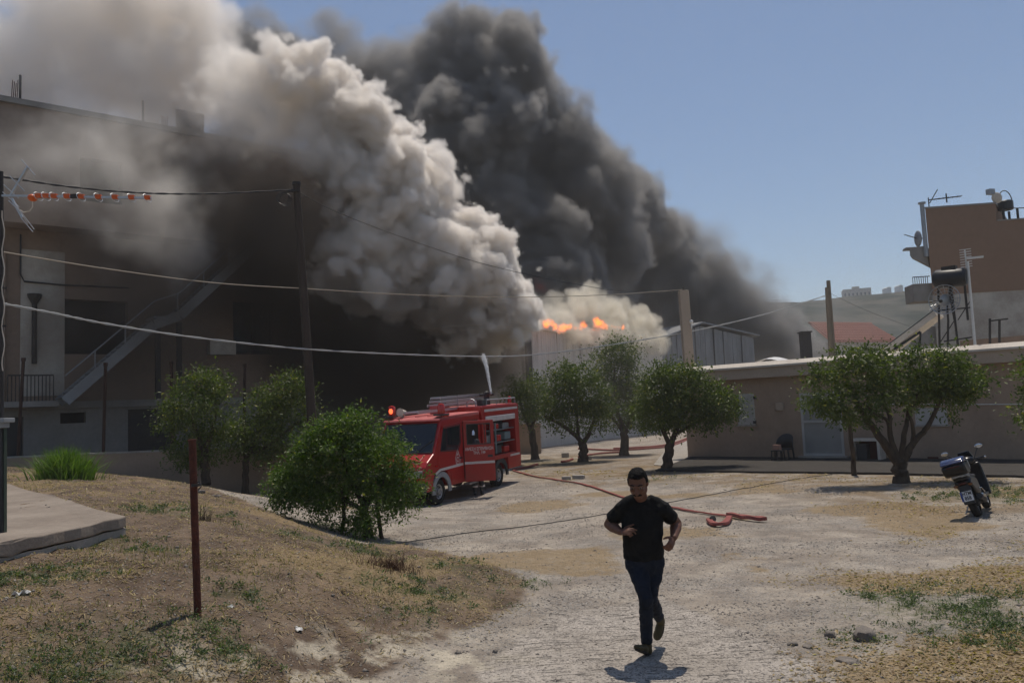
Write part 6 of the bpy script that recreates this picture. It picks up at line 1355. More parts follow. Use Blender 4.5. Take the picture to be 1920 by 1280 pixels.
# ---------------------------------------------------------------- hoses and cable on the ground
def gpath(pts, lift, n=8):
    W3 = [G(*p) for p in pts]; out = []
    for i in range(len(W3) - 1):
        p0 = W3[max(i - 1, 0)]; p1 = W3[i]; p2 = W3[i + 1]; p3 = W3[min(i + 2, len(W3) - 1)]
        for k in range(n):
            t = k / n; out.append(.5 * ((2 * p1) + (p2 - p0) * t + (2 * p0 - 5 * p1 + 4 * p2 - p3) * t * t + (3 * p1 - p0 - 3 * p2 + p3) * t ** 3))
    out.append(W3[-1])
    for p in out: p.z = float(ztop(p.x, p.y)) + lift
    return out
def flat_hose(mb, pts, widths, h=.022):
    vs = []; fs = []; n = len(pts)
    for i, p in enumerate(pts):
        d = pts[min(i + 1, n - 1)] - pts[max(i - 1, 0)]; d.z = 0; d.normalize(); s = Vector((-d.y, d.x, 0)); w = widths(i / (n - 1)) if callable(widths) else widths
        tw = .25 * math.sin(i * .55)
        for (a, z) in ((-1, 0), (-.85, h), (.85, h), (1, 0), (.85, -h * .4), (-.85, -h * .4)): vs.append(p + s * (a * w / 2) + Vector((0, 0, z + a * w / 2 * tw * .4 + .01)))
    for i in range(n - 1):
        for k in range(6): fs.append((i * 6 + k, i * 6 + (k + 1) % 6, (i + 1) * 6 + (k + 1) % 6, (i + 1) * 6 + k))
    fs += [tuple(range(6)), tuple((n - 1) * 6 + k for k in range(6))]; mb.add(vs, fs)
def hoses():
    q = MB(); p = gpath([(962, 883), (1000, 893), (1050, 902), (1090, 908), (1145, 926), (1200, 942), (1275, 956), (1330, 965), (1366, 970)], .02); flat_hose(q, p, .085)
    o = tag(q.build('fire_hose', M_hose), 'flat red fire hose from the truck past the running man', 'fire hose')
    q = MB(); p = gpath([(1366, 970), (1385, 973), (1410, 977), (1434, 979)], .05, 10); flat_hose(q, p, lambda t: .12 + .06 * t, .05); q.build('folded_end', M_hose, o)
    q = MB(); p = gpath([(1368, 974), (1362, 984), (1345, 988), (1333, 984), (1330, 979)], .035, 8); flat_hose(q, p, .13, .04); q.build('hose_tail', M_hose, o)
    c = G(1337, 981) + Vector((0, 0, .09)); q = MB(); M = Euler((R(65), 0, R(20))).to_matrix()
    ring = MB(); ring.lathe((0, 0, 0), [(.045, -.03), (.062, -.03), (.066, -.01), (.066, .02), (.056, .035), (.044, .035)], 18); ring.lathe((0, 0, 0), [(.046, -.02), (.046, .0)], 14); ring.v = [tuple(M @ Vector(v) + c) for v in ring.v]; ring.build('coupling', M_iron, o, smooth=True)
    for lab, pts in (('double red hose running round the house corner, nearer line', [(1085, 842), (1150, 845), (1215, 842), (1262, 836), (1296, 822)]), ('double red hose running round the house corner, farther line', [(1150, 842), (1225, 838), (1265, 831), (1298, 818)])):
        q = MB(); p = gpath(pts, .05); q.tube(p, .06, 8); tag(q.build('fire_hose', M_hose, smooth=True), lab, 'fire hose', 'fire hoses on the ground')
    for lab, pts in (('red hose piece lying behind the fire truck', [(962, 882), (985, 878), (1008, 872)]), ('short red hose piece left of the forked tree', [(1052, 867), (1062, 866), (1074, 862)]), ('thin red hose curving between the orange tree trunks', [(1085, 858), (1110, 853), (1140, 850), (1165, 849)])):
        q = MB(); p = gpath(pts, .05); q.tube(p, .055, 8); tag(q.build('fire_hose', M_hose, smooth=True), lab, 'fire hose', 'fire hoses on the ground')
    q = MB(); q.tube(gpath([(735, 1018), (850, 1003), (1000, 984), (1120, 967), (1290, 936), (1400, 915), (1500, 897), (1560, 890)], .012), .009, 6); tag(q.build('cable', M_black), 'thin black cable lying across the gravel yard', 'cable')
hoses()

# ---------------------------------------------------------------- things by the house, stones, litter
def house_things():
    F = RH
    # dark rounded plastic chair
    s, z = F.hit(1472, 850, 1.0); b = F.W(s, 0, 1.0); b.z = float(zg(b.x, b.y)) + .07; t = thing('chair', 'dark rounded plastic armchair against the house wall', 'chair', b, F.rz)
    q = MB(); q.box((0, 0, .42), (.56, .54, .05)); q.build('seat', M_plastic, t, bevel=.02)
    q = MB(); n = 11; 
    vs = []; fs = []
    for i in range(n):
        a = math.pi * i / (n - 1); x = .36 * math.cos(a); y = .30 * math.sin(a) - .02; hgt = .62 + .42 * math.sin(a) ** .7
        vs += [(x, y, .42), (x * 1.04, y + .06 * math.sin(a), hgt)]
    for i in range(n - 1): fs.append((2 * i, 2 * i + 2, 2 * i + 3, 2 * i + 1))
    q.add(vs, fs); k = q.build('backrest', M_plastic, t, smooth=True); k.modifiers.new('thick', 'SOLIDIFY').thickness = .035
    for x in (-.24, .24):
        for y in (-.22, .22): q = MB(); q.bar((x, y, .42), (x * 1.12, y * 1.1, 0), .05, .05); q.build('leg', M_plastic, t)
    # low stool with a pink box
    s, z = F.hit(1459, 856, 1.7); b = F.W(s, 0, 1.7); b.z = float(zg(b.x, b.y)) + .07; t = thing('stool', 'small dark stool in front of the plastic chair', 'stool', b, F.rz); q = MB(); q.box((0, 0, .40), (.44, .36, .05)); q.build('seat', M_iron, t, bevel=.01)
    for x in (-.19, .19):
        for y in (-.15, .15): q = MB(); q.bar((x, y, .38), (x * 1.15, y * 1.1, 0), .035, .035); q.build('leg', M_iron, t)
    q = MB(); q.box(b + Vector((-.02, 0, .535)), (.30, .22, .20), rz=F.rz, taper=.9); tag(q.build('box', mat('faded_pink_box', (.36, .21, .16), .8, .2)), 'small faded pink box on the stool by the house', 'box')
    # white framed cabinet
    a, bb, c, d = F.rect(1598, 822, 1650, 872, .9); gz = float(zg(*F.W(a, 0, .9)[:2])) + .07; t = thing('cabinet', 'low white framed cabinet with dark red inside beside the house door', 'cabinet', F.W((a + bb) / 2, gz, .6)); mi = Matrix.Translation(-t.location)
    q = MB(); w = .1
    for (x0, x1, z0, z1) in [(a, a + w, gz, d - w), (bb - w, bb, gz, d - w), (a - .03, bb + .03, d - w, d)]: F.box(q, x0, x1, z0, z1, .9, .3)
    q.build('frame', M_cream, t).matrix_parent_inverse = mi
    q = MB(); F.box(q, a + w, bb - w, gz, d - w, .4, .32); q.build('back_panel', mat('dark_red_board', (.10, .035, .028), .8, .2, noise=(3, .5)), t).matrix_parent_inverse = mi
    q = MB(); F.box(q, a + w + .04, a + w + .42, gz, gz + .6, .8, .45); o = tag(q.build('crate', M_plastic, bevel=.02), 'dark crate standing inside the white framed cabinet', 'crate')
house_things()
M_stone = mat('field_stone', (.24, .21, .18), .95, .15, noise=(5, .8), color2=(.13, .115, .10), bump=(25, .7), fine=(30, .2))
def rock(u, v, w, h, lab, seed):
    g = G(u, v); bm = bmesh.new(); bmesh.ops.create_icosphere(bm, subdivisions=3, radius=1)
    s = w * g.y / FPX / 2; hh = h * g.y / FPX / 2
    for k in bm.verts:
        n = mnoise.noise(k.co * 1.3 + Vector((seed * 3.1, 0, 0))) * .32 + mnoise.noise(k.co * 3.7 + Vector((seed, 5, 0))) * .10
        c = k.co * (1 + n); c.z = max(-.5, min(c.z, .62 + .12 * mnoise.noise(k.co * 2 + Vector((seed, 0, 9))))); k.co = Vector((c.x * s, c.y * s * .75, c.z * hh * 1.35))
    me = bpy.data.meshes.new('rock'); bm.to_mesh(me); bm.free(); o = link('rock', me, M_stone, smooth=True); o.location = (g.x, g.y, float(ztop(g.x, g.y)) + hh * .35); o.rotation_euler.z = seed
    tag(o, lab, 'rock', 'stones at the yard edge')
rock(1622, 1196, 52, 30, 'largest grey stone at the edge of the gravel, lower right', 1.0)
rock(1556, 1193, 22, 16, 'small dark stone just left of the largest grey stone', 2.2)
rock(1486, 1208, 20, 9, 'low flat stone half sunk in the gravel left of the dark stone', 3.1)
rock(1515, 1212, 26, 8, 'flat stone slab between the low stone and the largest one', 4.7)
rock(1590, 1238, 44, 8, 'flat pale slab of stone in front of the largest grey stone', 5.5)
rock(928, 1220, 9, 9, 'little lone stone on the ramp left of the running man', 6.1)
rock(60, 1018, 60, 20, 'rubble stone under the front edge of the concrete slab, right piece', 7.4)
rock(15, 1035, 44, 20, 'rubble stone under the front edge of the concrete slab, left piece', 8.2)
rock(376, 925, 16, 10, 'stone behind the rusty post on the mound crest', 9.2)
rock(405, 932, 18, 7, 'pale flat stone on the mound crest right of the post', 3.9)
def blocks():
    for u, v, w, h, lab in [(1104, 862, 11, 8, 'small tan block beside the forked orange tree'), (1062, 899, 16, 7, 'dark grey concrete block lying by the red hose, left one'), (1085, 897, 22, 8, 'wide grey concrete block lying by the red hose, right one'), (1060, 857, 14, 9, 'dark block in the shade left of the forked tree')]:
        g = G(u, v); s = g.y / FPX; q = MB(); q.box((g.x, g.y, float(ztop(g.x, g.y)) + h * s / 2 - .02), (w * s, w * s * .6, h * s), rz=random.uniform(-.3, .3)); tag(q.build('concrete_block', M_conc, bevel=.02), lab, 'block', 'blocks under the trees')
    for u, v, s, lab in [(560, 1184, .05, 'crumpled white paper scrap on the mound right of the rusty post'), (40, 1121, .07, 'flat white paper scrap at the left on the mound'), (432, 1136, .035, 'tiny pale scrap beside the foot of the rusty post')]:
        g = G(u, v); bm = bmesh.new(); bmesh.ops.create_grid(bm, x_segments=5, y_segments=4, size=s)
        for k in bm.verts: k.co.z = mnoise.noise(k.co * 30 + Vector((u, v, 0))) * s * .7 + s * .25; k.co.y *= .6
        me = bpy.data.meshes.new('paper'); bm.to_mesh(me); bm.free(); o = link('paper_scrap', me, M_white); o.location = (g.x, g.y, float(ztop(g.x, g.y))); o.rotation_euler = (random.uniform(-.3, .5), 0, random.uniform(0, 3)); tag(o, lab, 'paper', 'litter on the mound')
        o.modifiers.new('thick', 'SOLIDIFY').thickness = .002
blocks()

# ---------------------------------------------------------------- plants on the ground
M_grass = leaf_material('green_grass', (.06, .11, .02), (.17, .25, .05), (.25, .26, .09))
M_weed = leaf_material('weed_leaf', (.055, .074, .042), (.15, .18, .095), (.22, .20, .09))
M_straw = leaf_material('dry_straw', (.16, .105, .05), (.42, .32, .17), (.62, .54, .36))
M_flake = leaf_material('dry_leaf', (.17, .105, .05), (.44, .31, .165), (.62, .52, .36))
M_pebble = mat('pebbles', (.34, .305, .265), .95, .15, noise=(3, .9), color2=(.15, .135, .12))
def blades(name, base, L, w, lean, m, label=None, seg=3, curl=1.0, parent=None):
    """grass or straw blades: base points, lengths, widths, lean vectors (n,3) with unit-ish length"""
    n = len(base); V = []; az = rng.random(n) * 6.283; sd = np.stack([np.cos(az), np.sin(az), np.zeros(n)], 1) * w[:, None]
    for k in range(seg + 1):
        t = k / seg; c = base + np.array([0, 0, 1]) * (L * (t - .5 * curl * t * t * np.linalg.norm(lean[:, :2], axis=1).clip(0, 1.4)))[:, None] + lean * (L * t ** 1.6)[:, None]
        V.append(c + sd * (1 - t * .92)); V.append(c - sd * (1 - t * .92))
    V = np.stack(V, 1).reshape(-1, 3); i = np.arange(n)[:, None, None] * (2 * seg + 2)
    F = (i + np.array([[2 * k, 2 * k + 1, 2 * k + 3, 2 * k + 2] for k in range(seg)])[None]).reshape(-1, 4)
    me = npmesh(name, V, F, m); me.attributes.new('tint', 'FLOAT', 'FACE').data.foreach_set('value', np.repeat(rng.random(n) * .95, seg).astype(np.float32))
    return link(name, me, None, parent)
def tuft():
    g = P(122, 896, 19.6); gx, gy = g.x, g.y; n = 1900; r = np.abs(rng.normal(size=n)) * .20; a = rng.random(n) * 6.283
    x = gx + r * np.cos(a) * 1.5; y = gy + r * np.sin(a); b = np.stack([x, y, ztop(x, y) - .03], 1); L = .45 + .55 * rng.random(n) - .12 * r
    ln = np.stack([(x - gx) * .8 + rng.normal(size=n) * .25, (y - gy) * .8 + rng.normal(size=n) * .25, np.zeros(n)], 1)
    o = blades('grass_tuft', b, L.clip(.12, 1), .012 + .006 * rng.random(n), ln, M_grass); tag(o, 'bright green tuft of tall grass on the mound before the wall', 'grass tuft')
    g = P(735, 1092, 10.9); n = 420; r = np.abs(rng.normal(size=n)) * .16; a = rng.random(n) * 6.283; x = g.x + r * np.cos(a) * 1.5; y = g.y + r * np.sin(a); b = np.stack([x, y, ztop(x, y) - .02], 1)
    o = blades('dry_shrub', b, .12 + .2 * rng.random(n), .0035 + .003 * rng.random(n), rng.normal(size=(n, 3)) * .5 * np.array([1, 1, 0]), mat('dry_twig', (.15, .095, .065), .95, .1)); tag(o, 'brown dried shrub on the mound slope', 'shrub')
    g = P(384, 998, 11.6); n = 40; x = g.x + rng.normal(size=n) * .05; y = g.y + rng.normal(size=n) * .05; b = np.stack([x, y, ztop(x, y) - .02], 1)
    o = blades('dead_plant', b, .15 + .2 * rng.random(n), .006 + .004 * rng.random(n), rng.normal(size=(n, 3)) * .45 * np.array([1, 1, 0]), mat('dead_twig', (.10, .075, .05), .95, .1)); tag(o, 'small dead plant right of the rusty post', 'plant')
tuft()
def scatter(n, dens, y0=3.6, y1=40, side=.72, p=1.0):
    """random points over the yard, thinning with distance, kept where dens(x, y) says so"""
    u = rng.random(n); y = y0 * (y1 / y0) ** u if p else y0 + (y1 - y0) * u; x = (rng.random(n) * 2 - 1) * side * y; k = rng.random(n) < np.clip(dens(x, y), 0, 1); x, y = x[k], y[k]
    return x, y, ztop(x, y), y
def ground_cover():
    free = lambda x, y: ((x - 1.08) ** 2 + (y - 7.5) ** 2 > .02)
    notslab = lambda x, y: 1 - poly_in(x, y, [(-6.2, 7.2), (-4.75, 9.75), (-11.0, 17.6), (-16, 12.5)], .1)
    nothouse = lambda x, y: (np.stack([x, y], -1) @ np.array(RH.n[:2]) - RH.a.dot(RH.n)) > 6.5
    # pebbles on the gravel
    x, y, z, d = scatter(64000, lambda x, y: (1 - .75 * m_mound(x, y)) * (.10 + .90 * sstep(.42, .62, fbm(x, y, 1.4, 61))) * (1 - .5 * m_ramp(x, y)) * nothouse(x, y), 5, 30)
    n = len(x); s = (.005 + .014 * rng.random(n) ** 3 + .0004 * d) ; V0 = np.array([[1, 0, 0], [-.6, .8, 0], [-.5, -.85, 0], [.1, 0, .75], [0, 0, -.4]]); V = np.repeat(V0[None], n, 0) * (s[:, None, None] * (.6 + .8 * rng.random((n, 5, 1)))); az = rng.random(n) * 6.283; c, s_ = np.cos(az)[:, None], np.sin(az)[:, None]
    V = np.stack([V[..., 0] * c - V[..., 1] * s_, V[..., 0] * s_ + V[..., 1] * c, V[..., 2]], -1) + np.stack([x, y, z], 1)[:, None]; i = np.arange(n)[:, None, None] * 5
    stuff(link('pebbles', npmesh('pebbles', V.reshape(-1, 3), (i + np.array([[0, 1, 3], [1, 2, 3], [2, 0, 3], [1, 0, 4], [2, 1, 4], [0, 2, 4]])[None]).reshape(-1, 3), M_pebble), None), 'loose gravel strewn over the yard')
    # larger clods on mound and yard
    x, y, z, d = scatter(2600, lambda x, y: (.25 + .5 * m_mound(x, y)) * notslab(x, y) * nothouse(x, y), 4.5, 26); n = len(x); s = .012 + .03 * rng.random(n) ** 3
    V = np.repeat(V0[None], n, 0) * (s[:, None, None] * (.6 + .8 * rng.random((n, 5, 1)))) * np.array([1, 1, .8]) + np.stack([x, y, z], 1)[:, None]; i = np.arange(n)[:, None, None] * 5
    stuff(link('clods', npmesh('clods', V.reshape(-1, 3), (i + np.array([[0, 1, 3], [1, 2, 3], [2, 0, 3], [1, 0, 4], [2, 1, 4], [0, 2, 4]])[None]).reshape(-1, 3), M_stone), None), 'small stones and earth clods on the mound')
    # straw lying on the mound and in the litter
    x, y, z, d = scatter(230000, lambda x, y: np.maximum(m_mound(x, y) * (.25 + .75 * sstep(.38, .62, fbm(x, y, 1.1, 33))), .35 * m_litter(x, y)) * notslab(x, y) * .8, 4.2, 24, .95)
    n = len(x); az = rng.random(n) * 6.283; dr = np.stack([np.cos(az), np.sin(az), .12 + .5 * rng.random(n) ** 2], 1); L = (.025 + .075 * rng.random(n) ** 2 + .0014 * d); w = (.0022 + .002 * rng.random(n) + .0002 * d); sd = np.stack([-np.sin(az), np.cos(az), np.zeros(n)], 1) * w[:, None]; b = np.stack([x, y, z + .002], 1)
    bend = np.stack([np.zeros(n), np.zeros(n), -.35 * L], 1)
    V = np.stack([b + sd, b - sd, b + dr * L[:, None] * .55 - sd, b + dr * L[:, None] * .55 + sd, b + dr * L[:, None] + bend], 1).reshape(-1, 3); i = np.arange(n)[:, None, None] * 5
    me = npmesh('dry_straw', V, (i + np.array([[0, 1, 2], [0, 2, 3], [3, 2, 4]])[None]).reshape(-1, 3), M_straw); me.attributes.new('tint', 'FLOAT', 'FACE').data.foreach_set('value', np.repeat(rng.beta(1.3, 2.2, n), 3).astype(np.float32)); stuff(link('dry_straw', me, None), 'dry straw covering the mound')
    # fallen leaves
    x, y, z, d = scatter(190000, lambda x, y: np.maximum(m_litter(x, y), .6 * m_under(x, y) * sstep(.42, .6, fbm(x, y, 1.5, 71))) * .9 * nothouse(x, y), 5, 42, .8)
    n = len(x); pos = np.stack([x, y, z + .006], 1); me = leaves('fallen_leaves', pos, np.zeros((n, 3)), .026 + .0018 * d, M_flake, droop=0, up=2.6, aspect=.55, zs=.22, tint=rng.beta(1.6, 2.0, n)); stuff(link('fallen_leaves', me, None), 'yellow fallen leaves and chips on the ground')
    # weeds: low rounded clumps of small leaves
    x, y, z, d = scatter(46000, lambda x, y: np.maximum(m_weed(x, y) * (.25 + .75 * sstep(.38, .56, fbm(x, y, .6, 81))), .022 * m_mound(x, y) * sstep(.5, .7, fbm(x, y, 2.2, 87))) * notslab(x, y) * nothouse(x, y) * .8, 4.3, 44, .9)
    n = len(x); per = 34; cr = (.03 + .07 * rng.random(n) ** 1.5 + .002 * d); idx = np.repeat(np.arange(n), per); N = len(idx); q = unit(N); q[:, 2] = np.abs(q[:, 2]); rad = rng.random(N) ** .5
    pos = np.stack([x, y, z], 1)[idx] + q * (cr[idx] * rad)[:, None] * np.array([1, 1, .75]); tn = np.clip(rng.beta(2, 2.6, n)[idx] * .8 + .3 * rng.random(N) - .05, 0, .95)
    me = leaves('weeds', pos, q, .015 + .0014 * d[idx], M_weed, droop=0, up=.9, aspect=.45, tint=tn); stuff(link('weeds', me, None), 'low grey green weeds in patches')
    print('weeds', N)
    # short standing grass on the mound and along the edges
    x, y, z, d = scatter(90000, lambda x, y: (m_mound(x, y) * sstep(.50, .68, fbm(x, y, .9, 91)) + .7 * m_weed(x, y)) * notslab(x, y) * nothouse(x, y) * .75, 5, 36, .9)
    n = len(x); blade = blades('dry_grass', np.stack([x, y, z - .005], 1), .03 + .07 * rng.random(n) + .0012 * d, .0022 + .0002 * d, rng.normal(size=(n, 3)) * .55 * np.array([1, 1, 0]), mat_grass_mix, None, 2); stuff(blade, 'short dry grass on the mound')
mat_grass_mix = leaf_material('dry_grass', (.075, .085, .03), (.24, .20, .09), (.46, .38, .22))
ground_cover()
# ---------------------------------------------------------------- smoke
def smoke(name, label, blobs, dist, voxel, color, warp=1.0, cell=2.5, amp=1.2, k=.5, soft=.5, thin=(0.0, 1.0), rough=.55, aniso=.3, pad=1.0, zmin=-2.0, emit=None, clip=None, extent=None, off=.62, dscale=1.0, vstretch=(1, 1, 1), coarse=5):
    """one cloud of smoke as a volume: a rounded union of balls given as (u, v, radius px, depth offset, density[, softness])
    broken up by billowing cellular noise"""
    C = []
    for b in blobs:
        u, v, r, dd, de = b[:5]; sf = b[5] if len(b) > 5 else soft
        Y = dist(u) + dd if callable(dist) else dist + dd
        p = P(u, v, Y); C.append((p.x, p.y, p.z, r * Y / FPX, de * dscale, sf))
    C = np.array(C)
    lo = (C[:, :3] - C[:, 3:4]).min(0) - pad - amp; hi = (C[:, :3] + C[:, 3:4]).max(0) + pad + amp
    lo[2] = max(lo[2], zmin)
    if extent is not None:
        lo = np.maximum(lo, extent[0]); hi = np.minimum(hi, extent[1])
    h = voxel * coarse; nx, ny, nz = [int(x) for x in np.ceil((hi - lo) / h) + 2]
    gx = lo[0] + h * np.arange(nx); gy = lo[1] + h * np.arange(ny); gz = lo[2] + h * np.arange(nz)
    Z, Yg, X = np.meshgrid(gz, gy, gx, indexing='ij')
    acc = np.zeros_like(X); wd = np.zeros_like(X); ws = np.zeros_like(X); wt = np.zeros_like(X)
    for x, y, z, r, de, sf in C:
        s = np.sqrt((X - x) ** 2 + (Yg - y) ** 2 + (Z - z) ** 2) - r
        e = np.exp(np.clip(-s / k, -60, 60)); acc += e
        w = np.exp(np.clip(-s / (k * 1.2), -60, 60)); wd += w * de; ws += w * sf; wt += w
    sdf = -k * np.log(acc + 1e-30); dens = wd / (wt + 1e-30); sft = ws / (wt + 1e-30)
    me = bpy.data.meshes.new(name); N = nx * ny * nz
    me.vertices.add(N)
    me.vertices.foreach_set('co', np.stack([X.ravel(), Yg.ravel(), Z.ravel()], 1).astype(np.float32).ravel())
    at = me.attributes.new('field', 'FLOAT_VECTOR', 'POINT')
    at.data.foreach_set('vector', np.stack([sdf.ravel(), dens.ravel(), sft.ravel()], 1).astype(np.float32).ravel())
    o = bpy.data.objects.new(name, me); COL.objects.link(o)
    ng = bpy.data.node_groups.new(name, 'GeometryNodeTree'); t = NT(ng)
    ng.interface.new_socket('Geometry', in_out='INPUT', socket_type='NodeSocketGeometry')
    ng.interface.new_socket('Geometry', in_out='OUTPUT', socket_type='NodeSocketGeometry')
    gi = t.n('NodeGroupInput'); go = t.n('NodeGroupOutput')
    pos = t.n('GeometryNodeInputPosition').outputs[0]
    g = t.vm('SCALE', t.vm('SUBTRACT', pos, tuple(lo)), scale=1 / h)
    g = t.vm('MINIMUM', t.vm('MAXIMUM', g, (0, 0, 0)), (nx - 1.001, ny - 1.001, nz - 1.001))
    fl = t.vm('FLOOR', g); fr = t.vm('SUBTRACT', g, fl)
    sx = t.n('ShaderNodeSeparateXYZ'); t.link(fl, sx.inputs[0]); fx = t.n('ShaderNodeSeparateXYZ'); t.link(fr, fx.inputs[0])
    base = t.m('ADD', sx.outputs[0], t.m('MULTIPLY', t.m('ADD', sx.outputs[1], t.m('MULTIPLY', sx.outputs[2], ny)), nx))
    na = t.n('GeometryNodeInputNamedAttribute', data_type='FLOAT_VECTOR'); na.inputs[0].default_value = 'field'
    def samp(off):
        s = t.n('GeometryNodeSampleIndex', data_type='FLOAT_VECTOR', domain='POINT')
        t.link(gi.outputs[0], s.inputs['Geometry']); t.link(na.outputs[0], s.inputs['Value'])
        t.link(t.m('ADD', base, float(off)), s.inputs['Index']); return s.outputs[0]
    def lerp(a, b, f):
        return t.vm('ADD', a, t.vm('SCALE', t.vm('SUBTRACT', b, a), scale=f))
    q = [[lerp(samp(j * nx + l * nx * ny), samp(1 + j * nx + l * nx * ny), fx.outputs[0]) for j in (0, 1)] for l in (0, 1)]
    res = lerp(lerp(q[0][0], q[0][1], fx.outputs[1]), lerp(q[1][0], q[1][1], fx.outputs[1]), fx.outputs[2])
    rs = t.n('ShaderNodeSeparateXYZ'); t.link(res, rs.inputs[0])
    # billows
    wn_ = t.n('ShaderNodeTexNoise'); wn_.inputs['Scale'].default_value = .55 / cell; wn_.inputs['Detail'].default_value = 3
    t.link(pos, wn_.inputs['Vector'])
    wp = t.vm('ADD', pos, t.vm('SCALE', t.vm('SUBTRACT', wn_.outputs['Color'], (.5, .5, .5)), scale=warp * 2))
    wp = t.vm('MULTIPLY', wp, vstretch)
    vo = t.n('ShaderNodeTexVoronoi', feature='F1', normalize=False); vo.inputs['Scale'].default_value = 1 / cell
    vo.inputs['Detail'].default_value = 3.0; vo.inputs['Roughness'].default_value = rough; vo.inputs['Lacunarity'].default_value = 2.1
    t.link(wp, vo.inputs['Vector'])
    fr_sum = sum(rough ** i for i in range(4))
    d = t.m('ADD', rs.outputs[0], t.m('MULTIPLY', t.m('SUBTRACT', t.m('DIVIDE', vo.outputs['Distance'], fr_sum), off), amp * 2))
    a = t.m('DIVIDE', t.m('MULTIPLY', d, -1.0), rs.outputs[2], clamp=True)
    a = t.m('MULTIPLY', t.m('MULTIPLY', a, a), t.m('SUBTRACT', 3.0, t.m('MULTIPLY', a, 2.0)))
    de = t.m('MULTIPLY', a, rs.outputs[1])
    if thin[0] > 0:
        n2 = t.n('ShaderNodeTexNoise'); n2.inputs['Scale'].default_value = thin[1]; n2.inputs['Detail'].default_value = 5; n2.inputs['Roughness'].default_value = .6
        t.link(wp, n2.inputs['Vector'])
        kf = t.m('MULTIPLY_ADD', n2.outputs[0], 5.0, -2.0, clamp=True)
        de = t.m('MULTIPLY', de, t.m('MULTIPLY_ADD', kf, thin[0], 1 - thin[0]))
    if clip:      # fade towards the ground: (z, fade height)
        sz = t.n('ShaderNodeSeparateXYZ'); t.link(pos, sz.inputs[0])
        de = t.m('MULTIPLY', de, t.m('DIVIDE', t.m('SUBTRACT', sz.outputs[2], clip[0]), clip[1], clamp=True))
    vc = t.n('GeometryNodeVolumeCube'); t.link(de, vc.inputs['Density'])
    vc.inputs['Min'].default_value = tuple(lo); vc.inputs['Max'].default_value = tuple(hi)
    rx = [max(8, int((hi[i] - lo[i]) / voxel)) for i in range(3)]
    for i, ax in enumerate('XYZ'): vc.inputs['Resolution ' + ax].default_value = rx[i]
    mt = bpy.data.materials.new(name); mt.use_nodes = True; tt = NT(mt.node_tree); mt.node_tree.nodes.clear()
    pv = tt.n('ShaderNodeVolumePrincipled'); out = tt.n('ShaderNodeOutputMaterial')
    pv.inputs['Color'].default_value = tuple(color) + (1,); pv.inputs['Density'].default_value = 1.0; pv.inputs['Anisotropy'].default_value = aniso
    if emit:
        pv.inputs['Emission Strength'].default_value = 0
        at_ = tt.n('ShaderNodeAttribute'); at_.attribute_name = 'density'
        ms = tt.m('MULTIPLY', at_.outputs['Fac'], emit[1])
        tt.link(ms, pv.inputs['Emission Strength']); pv.inputs['Emission Color'].default_value = tuple(emit[0]) + (1,)
    tt.link(pv.outputs[0], out.inputs['Volume'])
    sm = t.n('GeometryNodeSetMaterial'); sm.inputs['Material'].default_value = mt
    t.link(vc.outputs[0], sm.inputs['Geometry']); t.link(sm.outputs[0], go.inputs[0])
    me.materials.append(mt)
    md = o.modifiers.new('volume', 'NODES'); md.node_group = ng
    print(name, 'coarse', nx, ny, nz, 'fine', rx, 'Mvox', rx[0] * rx[1] * rx[2] / 1e6)
    return stuff(o, label)

